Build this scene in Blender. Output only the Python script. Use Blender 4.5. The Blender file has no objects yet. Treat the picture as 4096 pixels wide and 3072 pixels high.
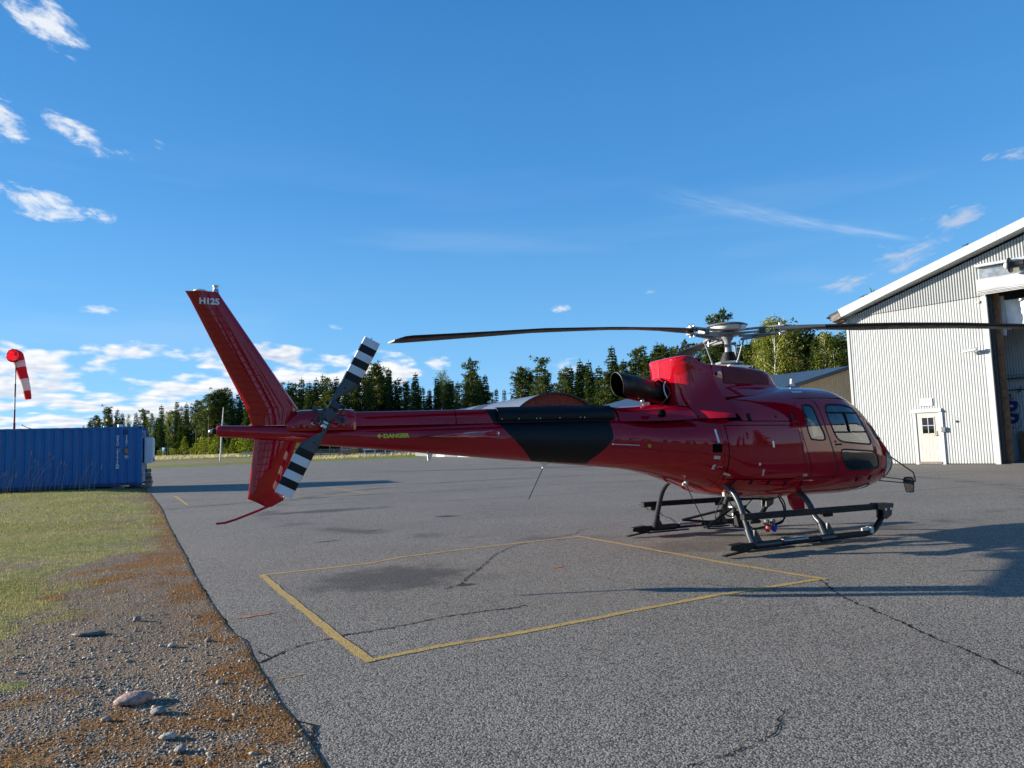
import bpy, bmesh, math, random
import numpy as np
from mathutils import Vector, Matrix, geometry

# ------------------------------------------------------------------ camera, sky, sun, exposure
scene = bpy.context.scene
R = math.radians
CAM_H = 1.473
F_PX, PITCH, ROLL = 2787.0, 0.0840, -0.0330
cam_data = bpy.data.cameras.new('camera')
cam_data.sensor_width = 36.0
cam_data.lens = 36.0 * F_PX / 4096.0
cam_data.clip_start, cam_data.clip_end = 0.1, 6000
cam = bpy.data.objects.new('camera', cam_data)
scene.collection.objects.link(cam)
_f = Vector((0, math.cos(PITCH), math.sin(PITCH)))
_u0 = Vector((0, -math.sin(PITCH), math.cos(PITCH)))
_r0 = Vector((1, 0, 0))
_r = math.cos(ROLL) * _r0 + math.sin(ROLL) * _u0
_u = -math.sin(ROLL) * _r0 + math.cos(ROLL) * _u0
cam.matrix_world = Matrix(((_r.x, _u.x, -_f.x, 0), (_r.y, _u.y, -_f.y, 0), (_r.z, _u.z, -_f.z, CAM_H), (0, 0, 0, 1)))
scene.camera = cam

SUN_EL, SUN_AZ = R(12.85), R(171.2)          # azimuth measured from +X towards +Y
SUN_VEC = Vector((math.cos(SUN_EL) * math.cos(SUN_AZ), math.cos(SUN_EL) * math.sin(SUN_AZ), math.sin(SUN_EL)))
sun_data = bpy.data.lights.new('sun', 'SUN')
sun_data.energy = 5.0
sun_data.angle = R(0.5)
sun_data.color = (1.0, 0.915, 0.79)
sun = bpy.data.objects.new('sun', sun_data)
sun.rotation_euler = (-SUN_VEC).to_track_quat('-Z', 'Y').to_euler()
scene.collection.objects.link(sun)

scene.view_settings.view_transform = 'Standard'
scene.view_settings.look = 'None'
scene.view_settings.exposure = 1.12
scene.view_settings.gamma = 1.0

world = bpy.data.worlds.new('World')
scene.world = world
world.use_nodes = True


class NG:
    """tiny helper to write node graphs"""
    def __init__(self, tree):
        self.t = tree

    def n(self, typ, **kw):
        nd = self.t.nodes.new(typ)
        for k, v in kw.items():
            setattr(nd, k, v)
        return nd

    def link(self, a, b):
        self.t.links.new(a, b)

    def put(self, sock, val):
        if val is None:
            return
        if hasattr(val, 'is_linked') or isinstance(val, bpy.types.NodeSocket):
            self.t.links.new(val, sock)
        elif isinstance(val, (tuple, list)) and len(val) == 3 and sock.type == 'RGBA':
            sock.default_value = (*val, 1)
        else:
            sock.default_value = val

    def math(self, op, a, b=None, c=None, clamp=False):
        nd = self.n('ShaderNodeMath', operation=op, use_clamp=clamp)
        for i, v in enumerate((a, b, c)):
            if v is not None:
                self.put(nd.inputs[i], v)
        return nd.outputs[0]

    def vmath(self, op, a, b=None, out=0):
        nd = self.n('ShaderNodeVectorMath', operation=op)
        self.put(nd.inputs[0], a)
        if b is not None:
            self.put(nd.inputs[1], b)
        return nd.outputs[out]

    def noise(self, vec, scale, detail=4, rough=0.55, dist=0.0, lac=2.0, color=False):
        nd = self.n('ShaderNodeTexNoise')
        if vec is not None:
            self.link(vec, nd.inputs['Vector'])
        nd.inputs['Scale'].default_value = scale
        nd.inputs['Detail'].default_value = detail
        nd.inputs['Roughness'].default_value = rough
        nd.inputs['Distortion'].default_value = dist
        nd.inputs['Lacunarity'].default_value = lac
        return nd.outputs['Color' if color else 'Fac']

    def voronoi(self, vec, scale, feature='F1', out='Distance', rnd=1.0):
        nd = self.n('ShaderNodeTexVoronoi', feature=feature)
        if vec is not None:
            self.link(vec, nd.inputs['Vector'])
        nd.inputs['Scale'].default_value = scale
        nd.inputs['Randomness'].default_value = rnd
        return nd.outputs[out]

    def ss(self, v, lo, hi, a=0.0, b=1.0):
        nd = self.n('ShaderNodeMapRange', interpolation_type='SMOOTHSTEP')
        for i, x in enumerate((v, lo, hi, a, b)):
            self.put(nd.inputs[i], x)
        return nd.outputs[0]

    def lin(self, v, lo, hi, a=0.0, b=1.0):
        nd = self.n('ShaderNodeMapRange')
        for i, x in enumerate((v, lo, hi, a, b)):
            self.put(nd.inputs[i], x)
        return nd.outputs[0]

    def mix(self, fac, a, b, blend='MIX'):
        nd = self.n('ShaderNodeMix', data_type='RGBA', blend_type=blend)
        self.put(nd.inputs[0], fac)
        self.put(nd.inputs[6], a)
        self.put(nd.inputs[7], b)
        return nd.outputs[2]

    def comb(self, x, y, z):
        nd = self.n('ShaderNodeCombineXYZ')
        for i, v in enumerate((x, y, z)):
            self.put(nd.inputs[i], v)
        return nd.outputs[0]

    def sep(self, v):
        nd = self.n('ShaderNodeSeparateXYZ')
        self.link(v, nd.inputs[0])
        return nd.outputs


def build_world():
    t = world.node_tree
    t.nodes.clear()
    g = NG(t)
    sky = g.n('ShaderNodeTexSky')
    sky.sky_type = 'NISHITA'
    sky.sun_disc = False
    sky.sun_elevation = SUN_EL
    sky.sun_rotation = math.pi / 2 - SUN_AZ       # Blender measures clockwise from +Y
    sky.altitude = 0
    sky.air_density = 1.0
    sky.dust_density = 0.0
    sky.ozone_density = 3.0
    tc = g.n('ShaderNodeTexCoord')
    d = g.vmath('NORMALIZE', tc.outputs['Generated'])
    x, y, z = g.sep(d)
    az = g.math('MULTIPLY', g.math('ARCTAN2', x, y), 180 / math.pi)        # degrees, 0 = +Y, positive to the right
    el = g.math('MULTIPLY', g.math('ARCSINE', z), 180 / math.pi)
    # clear northern air: keep the sky texture's brightness pattern (softened), lean its hue to blue
    bw = g.n('ShaderNodeRGBToBW')
    g.link(sky.outputs[0], bw.inputs[0])
    ramp = g.n('ShaderNodeValToRGB')
    g.link(g.lin(el, 0.0, 50.0), ramp.inputs[0])
    cr = ramp.color_ramp
    stops = [(0.0, (1.20, 2.45, 3.80)), (0.10, (0.92, 2.22, 3.75)), (0.2, (0.66, 1.95, 3.70)), (0.4, (0.36, 1.48, 3.40)), (0.72, (0.19, 1.10, 2.90)), (1.0, (0.14, 0.92, 2.6))]
    while len(cr.elements) < len(stops):
        cr.elements.new(0.5)
    for e, (p, c) in zip(cr.elements, stops):
        e.position = p
        e.color = (*[v * 0.25 for v in c], 1)
    k = g.math('MULTIPLY', g.math('POWER', g.math('MAXIMUM', bw.outputs[0], 0.05), 0.22), 3.05)
    graded = g.mix(1.0, ramp.outputs[0], k, 'MULTIPLY')
    clear = g.mix(0.95, sky.outputs[0], graded)
    # ---- low cumulus bank near the horizon
    le = g.math('MULTIPLY', g.math('LOGARITHM', g.math('ADD', g.math('MAXIMUM', el, -0.5), 1.6), math.e), 3.7)
    ax = g.math('MULTIPLY', az, 0.155)
    p1 = g.comb(ax, le, 3.1)
    n_lo = g.noise(p1, 1.0, 5, 0.56)
    puff = g.n('ShaderNodeTexVoronoi', feature='SMOOTH_F1', voronoi_dimensions='2D')
    g.link(g.comb(ax, g.math('MULTIPLY', le, 0.8), 1.0), puff.inputs['Vector'])
    puff.inputs['Scale'].default_value = 3.6
    puff.inputs['Smoothness'].default_value = 0.35
    pf = g.math('MULTIPLY', g.math('SUBTRACT', 0.42, puff.outputs['Distance']), 0.16)
    n_up = g.noise(g.comb(g.math('ADD', ax, -0.045), g.math('ADD', le, 0.11), 3.1), 1.0, 4, 0.55)
    cover = g.noise(g.comb(g.math('MULTIPLY', az, 0.03), 0.0, 1.3), 1.0, 2, 0.5)
    band = g.math('MULTIPLY', g.ss(el, 9.8, 7.2), g.ss(el, -1.5, 1.0))
    azm = g.math('MULTIPLY', g.ss(az, -3.0, -12.0), g.ss(az, -175.0, -120.0))   # the bank lies on the sunward side
    rest = g.math('MULTIPLY', g.math('MULTIPLY', g.ss(cover, 0.48, 0.62), 0.72), g.ss(y, 0.3, 0.0))
    bias = g.math('MULTIPLY', band, g.math('MAXIMUM', azm, rest))
    off = g.math('MULTIPLY_ADD', bias, 0.485, -0.90)
    den1 = g.math('ADD', g.math('ADD', n_lo, pf), off)
    a1 = g.ss(den1, 0.0, 0.13)
    relief = g.ss(g.math('SUBTRACT', g.math('ADD', n_lo, g.math('MULTIPLY', pf, 0.9)), n_up), -0.075, 0.075)
    thick = g.ss(den1, 0.06, 0.26)
    shade = g.math('MULTIPLY', g.math('SUBTRACT', 1.0, relief), g.math('MULTIPLY_ADD', thick, 0.65, 0.35))
    # ---- fair weather wisps
    blobs = [(-34.8, 28.6, 3.0, 1.7, 1.0, -.25), (-31.5, 28.5, 1.3, .7, .75, -.4), (-37.2, 22.2, 2.2, 1.7, 1.0, -.3),
             (-32.4, 22.0, 2.4, .95, 1.0, -.35), (-30.0, 21.4, 1.6, .55, .8, -.35), (-27.3, 22.2, 1.0, .6, .72, -.4),
             (-34.8, 17.2, 4.6, 1.15, 1.0, -.06), (-31.0, 10.3, 1.7, .55, .85, .05), (-14.2, 9.7, 1.0, .42, .75, -.2),
             (4.3, 10.9, 1.2, .42, .95, .08), (4.8, 6.1, 2.0, .8, .95, .02), (-6.2, 6.7, 1.8, .7, .95, 0),
             (26.0, 10.9, 2.4, 1.0, .78, .2), (29.8, 12.4, 3.2, 1.5, .80, .3), (33.0, 14.2, 3.0, 1.4, .75, .25), (12.3, 11.8, 1.6, .35, .7, 0), (36.5, 17.5, 2.5, 1.6, .7, .3)]
    tot = None
    for (ac, ec, ra, re, amp, tilt) in blobs:
        da = g.math('SUBTRACT', az, ac)
        de = g.math('MULTIPLY_ADD', da, -tilt, g.math('SUBTRACT', el, ec))
        da = g.math('MULTIPLY', da, 1 / ra)
        de = g.math('MULTIPLY', de, 1 / re)
        q = g.math('MULTIPLY_ADD', da, da, g.math('MULTIPLY', de, de))
        v = g.math('MULTIPLY_ADD', q, -amp * .5, amp)
        tot = v if tot is None else g.math('MAXIMUM', tot, v)
    # the same kind of wisps drift over the sky behind the camera
    hid = g.math('MULTIPLY', g.ss(g.noise(d, 3.0, 2, 0.5), 0.58, 0.70), g.math('MULTIPLY', g.ss(y, 0.1, -0.2), g.ss(el, 8.0, 16.0)))
    tot = g.math('MAXIMUM', tot, hid)
    tl = g.math('MULTIPLY', az, g.lin(az, -30.0, 20.0, 0.10, -0.10))
    p2 = g.comb(g.math('MULTIPLY', az, 0.42), g.math('MULTIPLY', g.math('ADD', el, g.math('MULTIPLY', tl, 1.6)), 0.95), 8.1)
    n_w = g.noise(p2, 1.0, 5, 0.62, 0.4)
    den2 = g.math('ADD', g.math('SUBTRACT', n_w, 0.82), g.math('MULTIPLY', g.math('MAXIMUM', tot, 0.0), 0.49))
    a2 = g.math('MULTIPLY', g.ss(den2, -0.02, 0.26), g.ss(tot, 0.0, 0.35))
    warm2 = g.ss(az, 5.0, 22.0)
    # condensation streak on the right
    da = g.math('SUBTRACT', az, 25.0)
    ln = g.math('ABSOLUTE', g.math('MULTIPLY_ADD', da, 0.33, g.math('SUBTRACT', el, 15.3)))
    wdt = g.lin(az, 10.0, 31.0, 1.5, 0.25)
    streak = g.math('MULTIPLY', g.ss(g.math('DIVIDE', ln, wdt), 1.0, 0.0), g.math('MULTIPLY', g.ss(az, 9.0, 24.0), g.ss(az, 31.5, 29.5)))
    streak = g.math('MULTIPLY', streak, g.lin(g.noise(g.comb(g.math('MULTIPLY', az, 0.5), g.math('MULTIPLY', g.math('MULTIPLY_ADD', az, 0.33, el), 4.0), 2.0), 1.0, 3, 0.6), 0.3, 0.7, 0.05, 0.36))
    # thin high veil, all round
    veil = g.math('MULTIPLY', g.ss(g.noise(g.comb(g.math('MULTIPLY', az, 0.035), g.math('MULTIPLY', el, 0.30), 0.4), 1.0, 3, 0.55), 0.48, 0.80), 0.14)
    veil = g.math('MULTIPLY', veil, g.ss(el, 26.0, 12.0))
    bright = (3.95, 3.98, 4.02)
    dark = (1.30, 1.78, 2.62)
    col1 = g.mix(g.math('MULTIPLY', shade, 0.92), bright, dark)
    col2 = g.mix(warm2, (3.5, 3.65, 3.85), (2.0, 2.4, 3.1))
    out = g.mix(g.math('ADD', veil, streak, clamp=True), clear, (2.6, 3.1, 3.8))
    out = g.mix(g.math('MULTIPLY', a2, 0.92), out, col2)
    out = g.mix(g.math('MULTIPLY', a1, 0.95), out, col1)
    bg = g.n('ShaderNodeBackground')
    bg.inputs['Strength'].default_value = 0.118
    g.link(out, bg.inputs['Color'])
    o = g.n('ShaderNodeOutputWorld')
    g.link(bg.outputs[0], o.inputs['Surface'])


build_world()

# ------------------------------------------------------------------ object helpers
COL = scene.collection


def link(o, parent=None):
    COL.objects.link(o)
    if parent is not None:
        o.parent = parent
    return o


def tag(o, label=None, cat=None, group=None, kind=None):
    if label: o['label'] = label
    if cat: o['category'] = cat
    if group: o['group'] = group
    if kind: o['kind'] = kind
    return o


def thing(name, label, cat, loc=(0, 0, 0), rz=0.0, group=None):
    o = bpy.data.objects.new(name, None)
    o.empty_display_size = 0.2
    o.location = loc
    o.rotation_euler = (0, 0, rz)
    link(o)
    return tag(o, label, cat, group)


class MB:
    """collects shapes and links them as one mesh object"""
    def __init__(self):
        self.v, self.f, self.m, self.s = [], [], [], []
        self.mi = 0
        self.sm = False

    def add(self, vs, fs, smooth=None):
        o = len(self.v)
        self.v += [tuple(p) for p in vs]
        for f in fs:
            self.f.append([i + o for i in f])
            self.m.append(self.mi)
            self.s.append(self.sm if smooth is None else smooth)
        return self

    def box(self, c, s, M=None, bev=0.0):
        cx, cy, cz = c
        a, b, d = s[0] / 2, s[1] / 2, s[2] / 2
        if bev <= 0:
            vs = [(x, y, z) for x in (-a, a) for y in (-b, b) for z in (-d, d)]
            fs = [(0, 1, 3, 2), (4, 6, 7, 5), (0, 4, 5, 1), (2, 3, 7, 6), (0, 2, 6, 4), (1, 5, 7, 3)]
        else:
            e = min(bev, a * .9, b * .9, d * .9)
            vs, fs = [], []
            idx = {}
            for sx in (-1, 1):
                for sy in (-1, 1):
                    for sz in (-1, 1):
                        for ax in range(3):
                            p = [sx * (a - e), sy * (b - e), sz * (d - e)]
                            p[ax] = (sx * a, sy * b, sz * d)[ax]
                            idx[(sx, sy, sz, ax)] = len(vs)
                            vs.append(tuple(p))
            for ax in range(3):
                o1, o2 = [(1, 2), (2, 0), (0, 1)][ax]
                for sg in (-1, 1):
                    q = []
                    for s1, s2 in ((-1, -1), (1, -1), (1, 1), (-1, 1)):
                        k = [0, 0, 0]
                        k[ax], k[o1], k[o2] = sg, s1, s2
                        q.append(idx[(*k, ax)])
                    fs.append(q if sg > 0 else q[::-1])
            for ax in range(3):
                o1, o2 = [(1, 2), (2, 0), (0, 1)][ax]
                for s1 in (-1, 1):
                    for s2 in (-1, 1):
                        def kk(sa, axx):
                            k = [0, 0, 0]
                            k[ax], k[o1], k[o2] = sa, s1, s2
                            return idx[(*k, axx)]
                        q = [kk(-1, o1), kk(1, o1), kk(1, o2), kk(-1, o2)]
                        fs.append(q if s1 * s2 < 0 else q[::-1])
            for sx in (-1, 1):
                for sy in (-1, 1):
                    for sz in (-1, 1):
                        q = [idx[(sx, sy, sz, k)] for k in range(3)]
                        fs.append(q if sx * sy * sz > 0 else q[::-1])
        M = M or Matrix.Identity(3)
        if len(M) == 4:
            M = M.to_3x3()
        vs = [tuple(M @ Vector(p) + Vector(c)) for p in vs]
        return self.add(vs, fs)

    def tube(self, path, r, n=8, caps=True, smooth=True, closed=False):
        P = [Vector(p) for p in path]
        rs = list(r) if isinstance(r, (list, tuple)) else [r] * len(P)
        vs, fs = [], []
        ref = None
        for i, p in enumerate(P):
            a = P[i - 1] if i > 0 else (P[-1] if closed else P[0])
            b = P[i + 1] if i < len(P) - 1 else (P[0] if closed else P[-1])
            t = (b - a)
            t = t.normalized() if t.length > 1e-9 else Vector((0, 0, 1))
            if ref is None:
                ref = Vector((0, 0, 1)) if abs(t.z) < 0.9 else Vector((1, 0, 0))
            s = t.cross(ref)
            s = s.normalized() if s.length > 1e-6 else t.orthogonal().normalized()
            w = s.cross(t)
            ref = w
            for k in range(n):
                an = 2 * math.pi * k / n
                vs.append(p + (s * math.cos(an) + w * math.sin(an)) * rs[i])
        m = len(P)
        for i in range(m if closed else m - 1):
            j = (i + 1) % m
            for k in range(n):
                l = (k + 1) % n
                fs.append((i * n + k, i * n + l, j * n + l, j * n + k))
        self.add(vs, fs, smooth)
        if caps and not closed:
            self.add(vs[:n], [list(range(n))[::-1]], False)
            self.add(vs[-n:], [list(range(n))], False)
        return self

    def lathe(self, prof, n=24, M=None, smooth=True, arc=2 * math.pi):
        """prof: list of (radius, height) about local z; M 4x4"""
        M = M or Matrix.Identity(4)
        vs, fs = [], []
        full = abs(arc - 2 * math.pi) < 1e-6
        k_n = n if full else n + 1
        for (r, h) in prof:
            for k in range(k_n):
                a = arc * k / n
                vs.append(M @ Vector((r * math.cos(a), r * math.sin(a), h)))
        for i in range(len(prof) - 1):
            for k in range(n):
                l = (k + 1) % k_n
                fs.append((i * k_n + k, i * k_n + l, (i + 1) * k_n + l, (i + 1) * k_n + k))
        return self.add(vs, fs, smooth)

    def prism(self, poly, h0, h1, M=None, smooth=False):
        """poly in local xy extruded from h0 to h1 along local z"""
        M = M or Matrix.Identity(4)
        n = len(poly)
        vs = [M @ Vector((x, y, h0)) for x, y in poly] + [M @ Vector((x, y, h1)) for x, y in poly]
        fs = [list(range(n))[::-1], list(range(n, 2 * n))]
        self.add(vs, fs, False)
        self.add(vs, [(i, (i + 1) % n, n + (i + 1) % n, n + i) for i in range(n)], smooth)
        return self

    def grid(self, rows, closed=False, smooth=True):
        n = len(rows[0])
        vs = [p for r in rows for p in r]
        fs = []
        for i in range(len(rows) - 1):
            for k in range(n if closed else n - 1):
                l = (k + 1) % n
                fs.append((i * n + k, i * n + l, (i + 1) * n + l, (i + 1) * n + k))
        return self.add(vs, fs, smooth)

    def ball(self, c, r, n=10, m=6, M=None):
        s = r if isinstance(r, (tuple, list)) else (r, r, r)
        rows = []
        for i in range(m + 1):
            a = math.pi * i / m
            rr = max(math.sin(a), 1e-4)
            row = []
            for k in range(n):
                p = Vector((s[0] * rr * math.cos(2 * math.pi * k / n), s[1] * rr * math.sin(2 * math.pi * k / n), s[2] * math.cos(a)))
                if M: p = M @ p
                row.append(tuple(p + Vector(c)))
            rows.append(row[::-1])
        return self.grid(rows, closed=True)

    def mesh(self, name, mats):
        me = bpy.data.meshes.new(name)
        me.from_pydata(self.v, [], self.f)
        mats = mats if isinstance(mats, (list, tuple)) else [mats]
        for m in mats:
            me.materials.append(m)
        me.polygons.foreach_set('material_index', self.m)
        me.polygons.foreach_set('use_smooth', self.s)
        me.validate()
        me.update()
        return me

    def build(self, name, mats, parent=None):
        return link(bpy.data.objects.new(name, self.mesh(name, mats)), parent)


def rot_to(axis_z, up=(0, 0, 1)):
    z = Vector(axis_z).normalized()
    x = Vector(up).cross(z)
    if x.length < 1e-6:
        x = Vector((1, 0, 0)).cross(z)
    x.normalize()
    y = z.cross(x)
    return Matrix(((x.x, y.x, z.x), (x.y, y.y, z.y), (x.z, y.z, z.z)))


def TM(loc, M3=None):
    M = (M3 or Matrix.Identity(3)).to_4x4()
    M.translation = Vector(loc)
    return M


def crom(pts, k=6, closed=False):
    """Catmull-Rom through points"""
    P = [Vector(p) for p in pts]
    out = []
    n = len(P)
    for i in range(n if closed else n - 1):
        p1, p2 = P[i], P[(i + 1) % n]
        p0 = P[i - 1] if (i > 0 or closed) else p1 * 2 - p2
        p3 = P[(i + 2) % n] if (i + 2 < n or closed) else p2 * 2 - p1
        for j in range(k):
            t = j / k
            out.append(0.5 * ((2 * p1) + (p2 - p0) * t + (2 * p0 - 5 * p1 + 4 * p2 - p3) * t * t + (3 * p1 - p0 - 3 * p2 + p3) * t ** 3))
    if not closed:
        out.append(P[-1])
    return out


# ------------------------------------------------------------------ materials
MATS = {}


def mat(name, col, rough=0.5, metal=0.0, coat=0.0, spec=0.5, var=0.12, vscale=6.0, bump=0.0, bscale=60.0, col2=None, coord='Object'):
    if name in MATS:
        return MATS[name]
    m = bpy.data.materials.new(name)
    m.use_nodes = True
    t = m.node_tree
    b = t.nodes['Principled BSDF']
    g = NG(t)
    tc = g.n('ShaderNodeTexCoord').outputs[coord]
    nz = g.noise(tc, vscale, 5, 0.6)
    c2 = col2 if col2 else tuple(min(1, c * (1 + var)) for c in col)
    c1 = tuple(c * (1 - var) for c in col) if not col2 else col
    g.link(g.mix(g.ss(nz, 0.3, 0.7), c1, c2), b.inputs['Base Color'])
    g.link(g.lin(g.noise(tc, vscale * 3.1, 4, 0.6), 0.3, 0.7, max(0.02, rough * 0.8), min(1, rough * 1.2)), b.inputs['Roughness'])
    b.inputs['Metallic'].default_value = metal
    b.inputs['Coat Weight'].default_value = coat
    b.inputs['Coat Roughness'].default_value = 0.03
    b.inputs['Specular IOR Level'].default_value = spec
    if bump > 0:
        bn = g.n('ShaderNodeBump')
        bn.inputs['Strength'].default_value = bump
        bn.inputs['Distance'].default_value = 0.01
        g.link(g.noise(tc, bscale, 4, 0.6), bn.inputs['Height'])
        g.link(bn.outputs[0], b.inputs['Normal'])
    MATS[name] = m
    return m


def glass_mat(name, tint=(0.75, 0.8, 0.78), trans=0.9, rough=0.01):
    m = bpy.data.materials.new(name)
    m.use_nodes = True
    t = m.node_tree
    t.nodes.clear()
    g = NG(t)
    tr = g.n('ShaderNodeBsdfTransparent')
    tr.inputs[0].default_value = (*[c * trans for c in tint], 1)
    gl = g.n('ShaderNodeBsdfGlossy')
    gl.inputs['Roughness'].default_value = rough
    fr = g.n('ShaderNodeFresnel')
    fr.inputs['IOR'].default_value = 1.5
    tc = g.n('ShaderNodeTexCoord').outputs['Object']
    bn = g.n('ShaderNodeBump')
    bn.inputs['Strength'].default_value = 0.06
    bn.inputs['Distance'].default_value = 0.02
    g.link(g.noise(tc, 3.0, 2, 0.5), bn.inputs['Height'])
    g.link(bn.outputs[0], fr.inputs['Normal'])
    g.link(bn.outputs[0], gl.inputs['Normal'])
    mx = g.n('ShaderNodeMixShader')
    g.link(g.math('MULTIPLY_ADD', fr.outputs[0], 1.5, 0.05, clamp=True), mx.inputs[0])
    g.link(tr.outputs[0], mx.inputs[1])
    g.link(gl.outputs[0], mx.inputs[2])
    o = g.n('ShaderNodeOutputMaterial')
    g.link(mx.outputs[0], o.inputs[0])
    MATS[name] = m
    return m
scene.cycles.max_bounces = 6
scene.cycles.diffuse_bounces = 2
scene.cycles.glossy_bounces = 3
scene.cycles.transmission_bounces = 3
scene.cycles.transparent_max_bounces = 10
world.cycles.sampling_method = 'MANUAL'
world.cycles.sample_map_resolution = 256


# ------------------------------------------------------------------ ground
def vnoise(x, y, seed=0, octs=((0.5, 1.0), (1.3, 0.6), (3.1, 0.35), (7.7, 0.2))):
    """cheap smooth value noise for numpy arrays, about -1..1"""
    rng = np.random.RandomState(seed)
    out = np.zeros_like(np.asarray(x, float))
    tot = 0
    for f, a in octs:
        for _ in range(3):
            th, ph, k = rng.uniform(0, 6.28), rng.uniform(0, 6.28), rng.uniform(0.75, 1.35)
            out = out + a / 1.8 * np.sin(f * k * 2.1 * (x * np.cos(th) + y * np.sin(th)) + ph + 1.3 * np.sin(f * k * (y * np.cos(th) - x * np.sin(th)) + ph * 2))
        tot += a
    return out / tot


EDGE = [(-24.0, 44.0), (-19.74, 37.04), (-15.87, 30.22), (-12.58, 24.43), (-9.47, 18.86), (-7.11, 14.45), (-5.68, 11.83), (-4.77, 10.19), (-3.97, 8.69), (-3.47, 7.78),
        (-3.0, 6.96), (-2.58, 6.23), (-2.32, 5.8), (-2.13, 5.58), (-1.95, 5.2), (-1.75, 4.82), (-1.58, 4.53), (-1.42, 4.22), (-1.23, 3.92),
        (-1.06, 3.62), (-0.92, 3.36), (-0.4, 2.4), (0.3, 1.1), (1.0, -0.3), (3.0, -4.0), (7.0, -11.0), (22.0, -40.0)]
_ey = np.array([p[1] for p in EDGE][::-1]); _ex = np.array([p[0] for p in EDGE][::-1])


def edge_x(y):
    return np.interp(y, _ey, _ex)


def zones(x, y):
    """weights (grass, moss) on the verge; what is left is gravel"""
    d = (edge_x(y) - x) * 0.87
    n = vnoise(x, y, 3)
    n2 = vnoise(x * 1.7, y * 1.7, 9)
    g = d / 2.4 + (y - 6.2) / 7.0 + 0.50 * n + 0.22 * vnoise(x * 3.1, y * 3.1, 77)
    grass = np.clip((g - 0.45) / 0.5, 0, 1)
    near = np.clip(1 - d / 0.55, 0, 1)
    fine = np.clip(.62 + .85 * vnoise(x * 5.3, y * 5.3, 61), 0, 1)
    moss = fine * np.clip(1.15 * near + 0.80 * np.clip((n2 + 0.05) * 2.0, 0, 1) * np.clip(1.5 - .55 * np.abs(g - 0.35), 0, 1), 0, 1)
    patch = np.clip((vnoise(x * 2.2, y * 2.2, 21) - 0.16) * 3, 0, 1) * np.clip(d - 0.5, 0, 1)
    grass = grass * np.clip(.70 + .75 * vnoise(x * .9, y * .9, 91) + .35 * vnoise(x * 3.3, y * 3.3, 92), .12, 1)
    grass = np.clip(np.maximum(grass * (1 - 0.75 * near), patch * 0.75), 0, 1)
    return grass, moss


def verge_z(x, y):
    d = (edge_x(y) - x) * 0.87
    z = 0.001 + 0.012 * np.clip(d / 1.2, 0, 1) + 0.018 * vnoise(x, y, 5) * np.clip(d / .6, 0.1, 1) + 0.004 + 0.10 * np.clip((y - 14) / 14, 0, 1) * np.clip(d / 2, 0, 1)
    return np.where(d < 0, -0.07, z)


def terr_z(x, y):
    r = np.hypot(x, y)
    t = np.clip((r - 95) / 75, 0, 1)
    return -0.10 + 1.1 * t * t * (3 - 2 * t) + 0.25 * np.clip((r - 60) / 60, 0, 1) * vnoise(x * 0.03, y * 0.03, 4)


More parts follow.
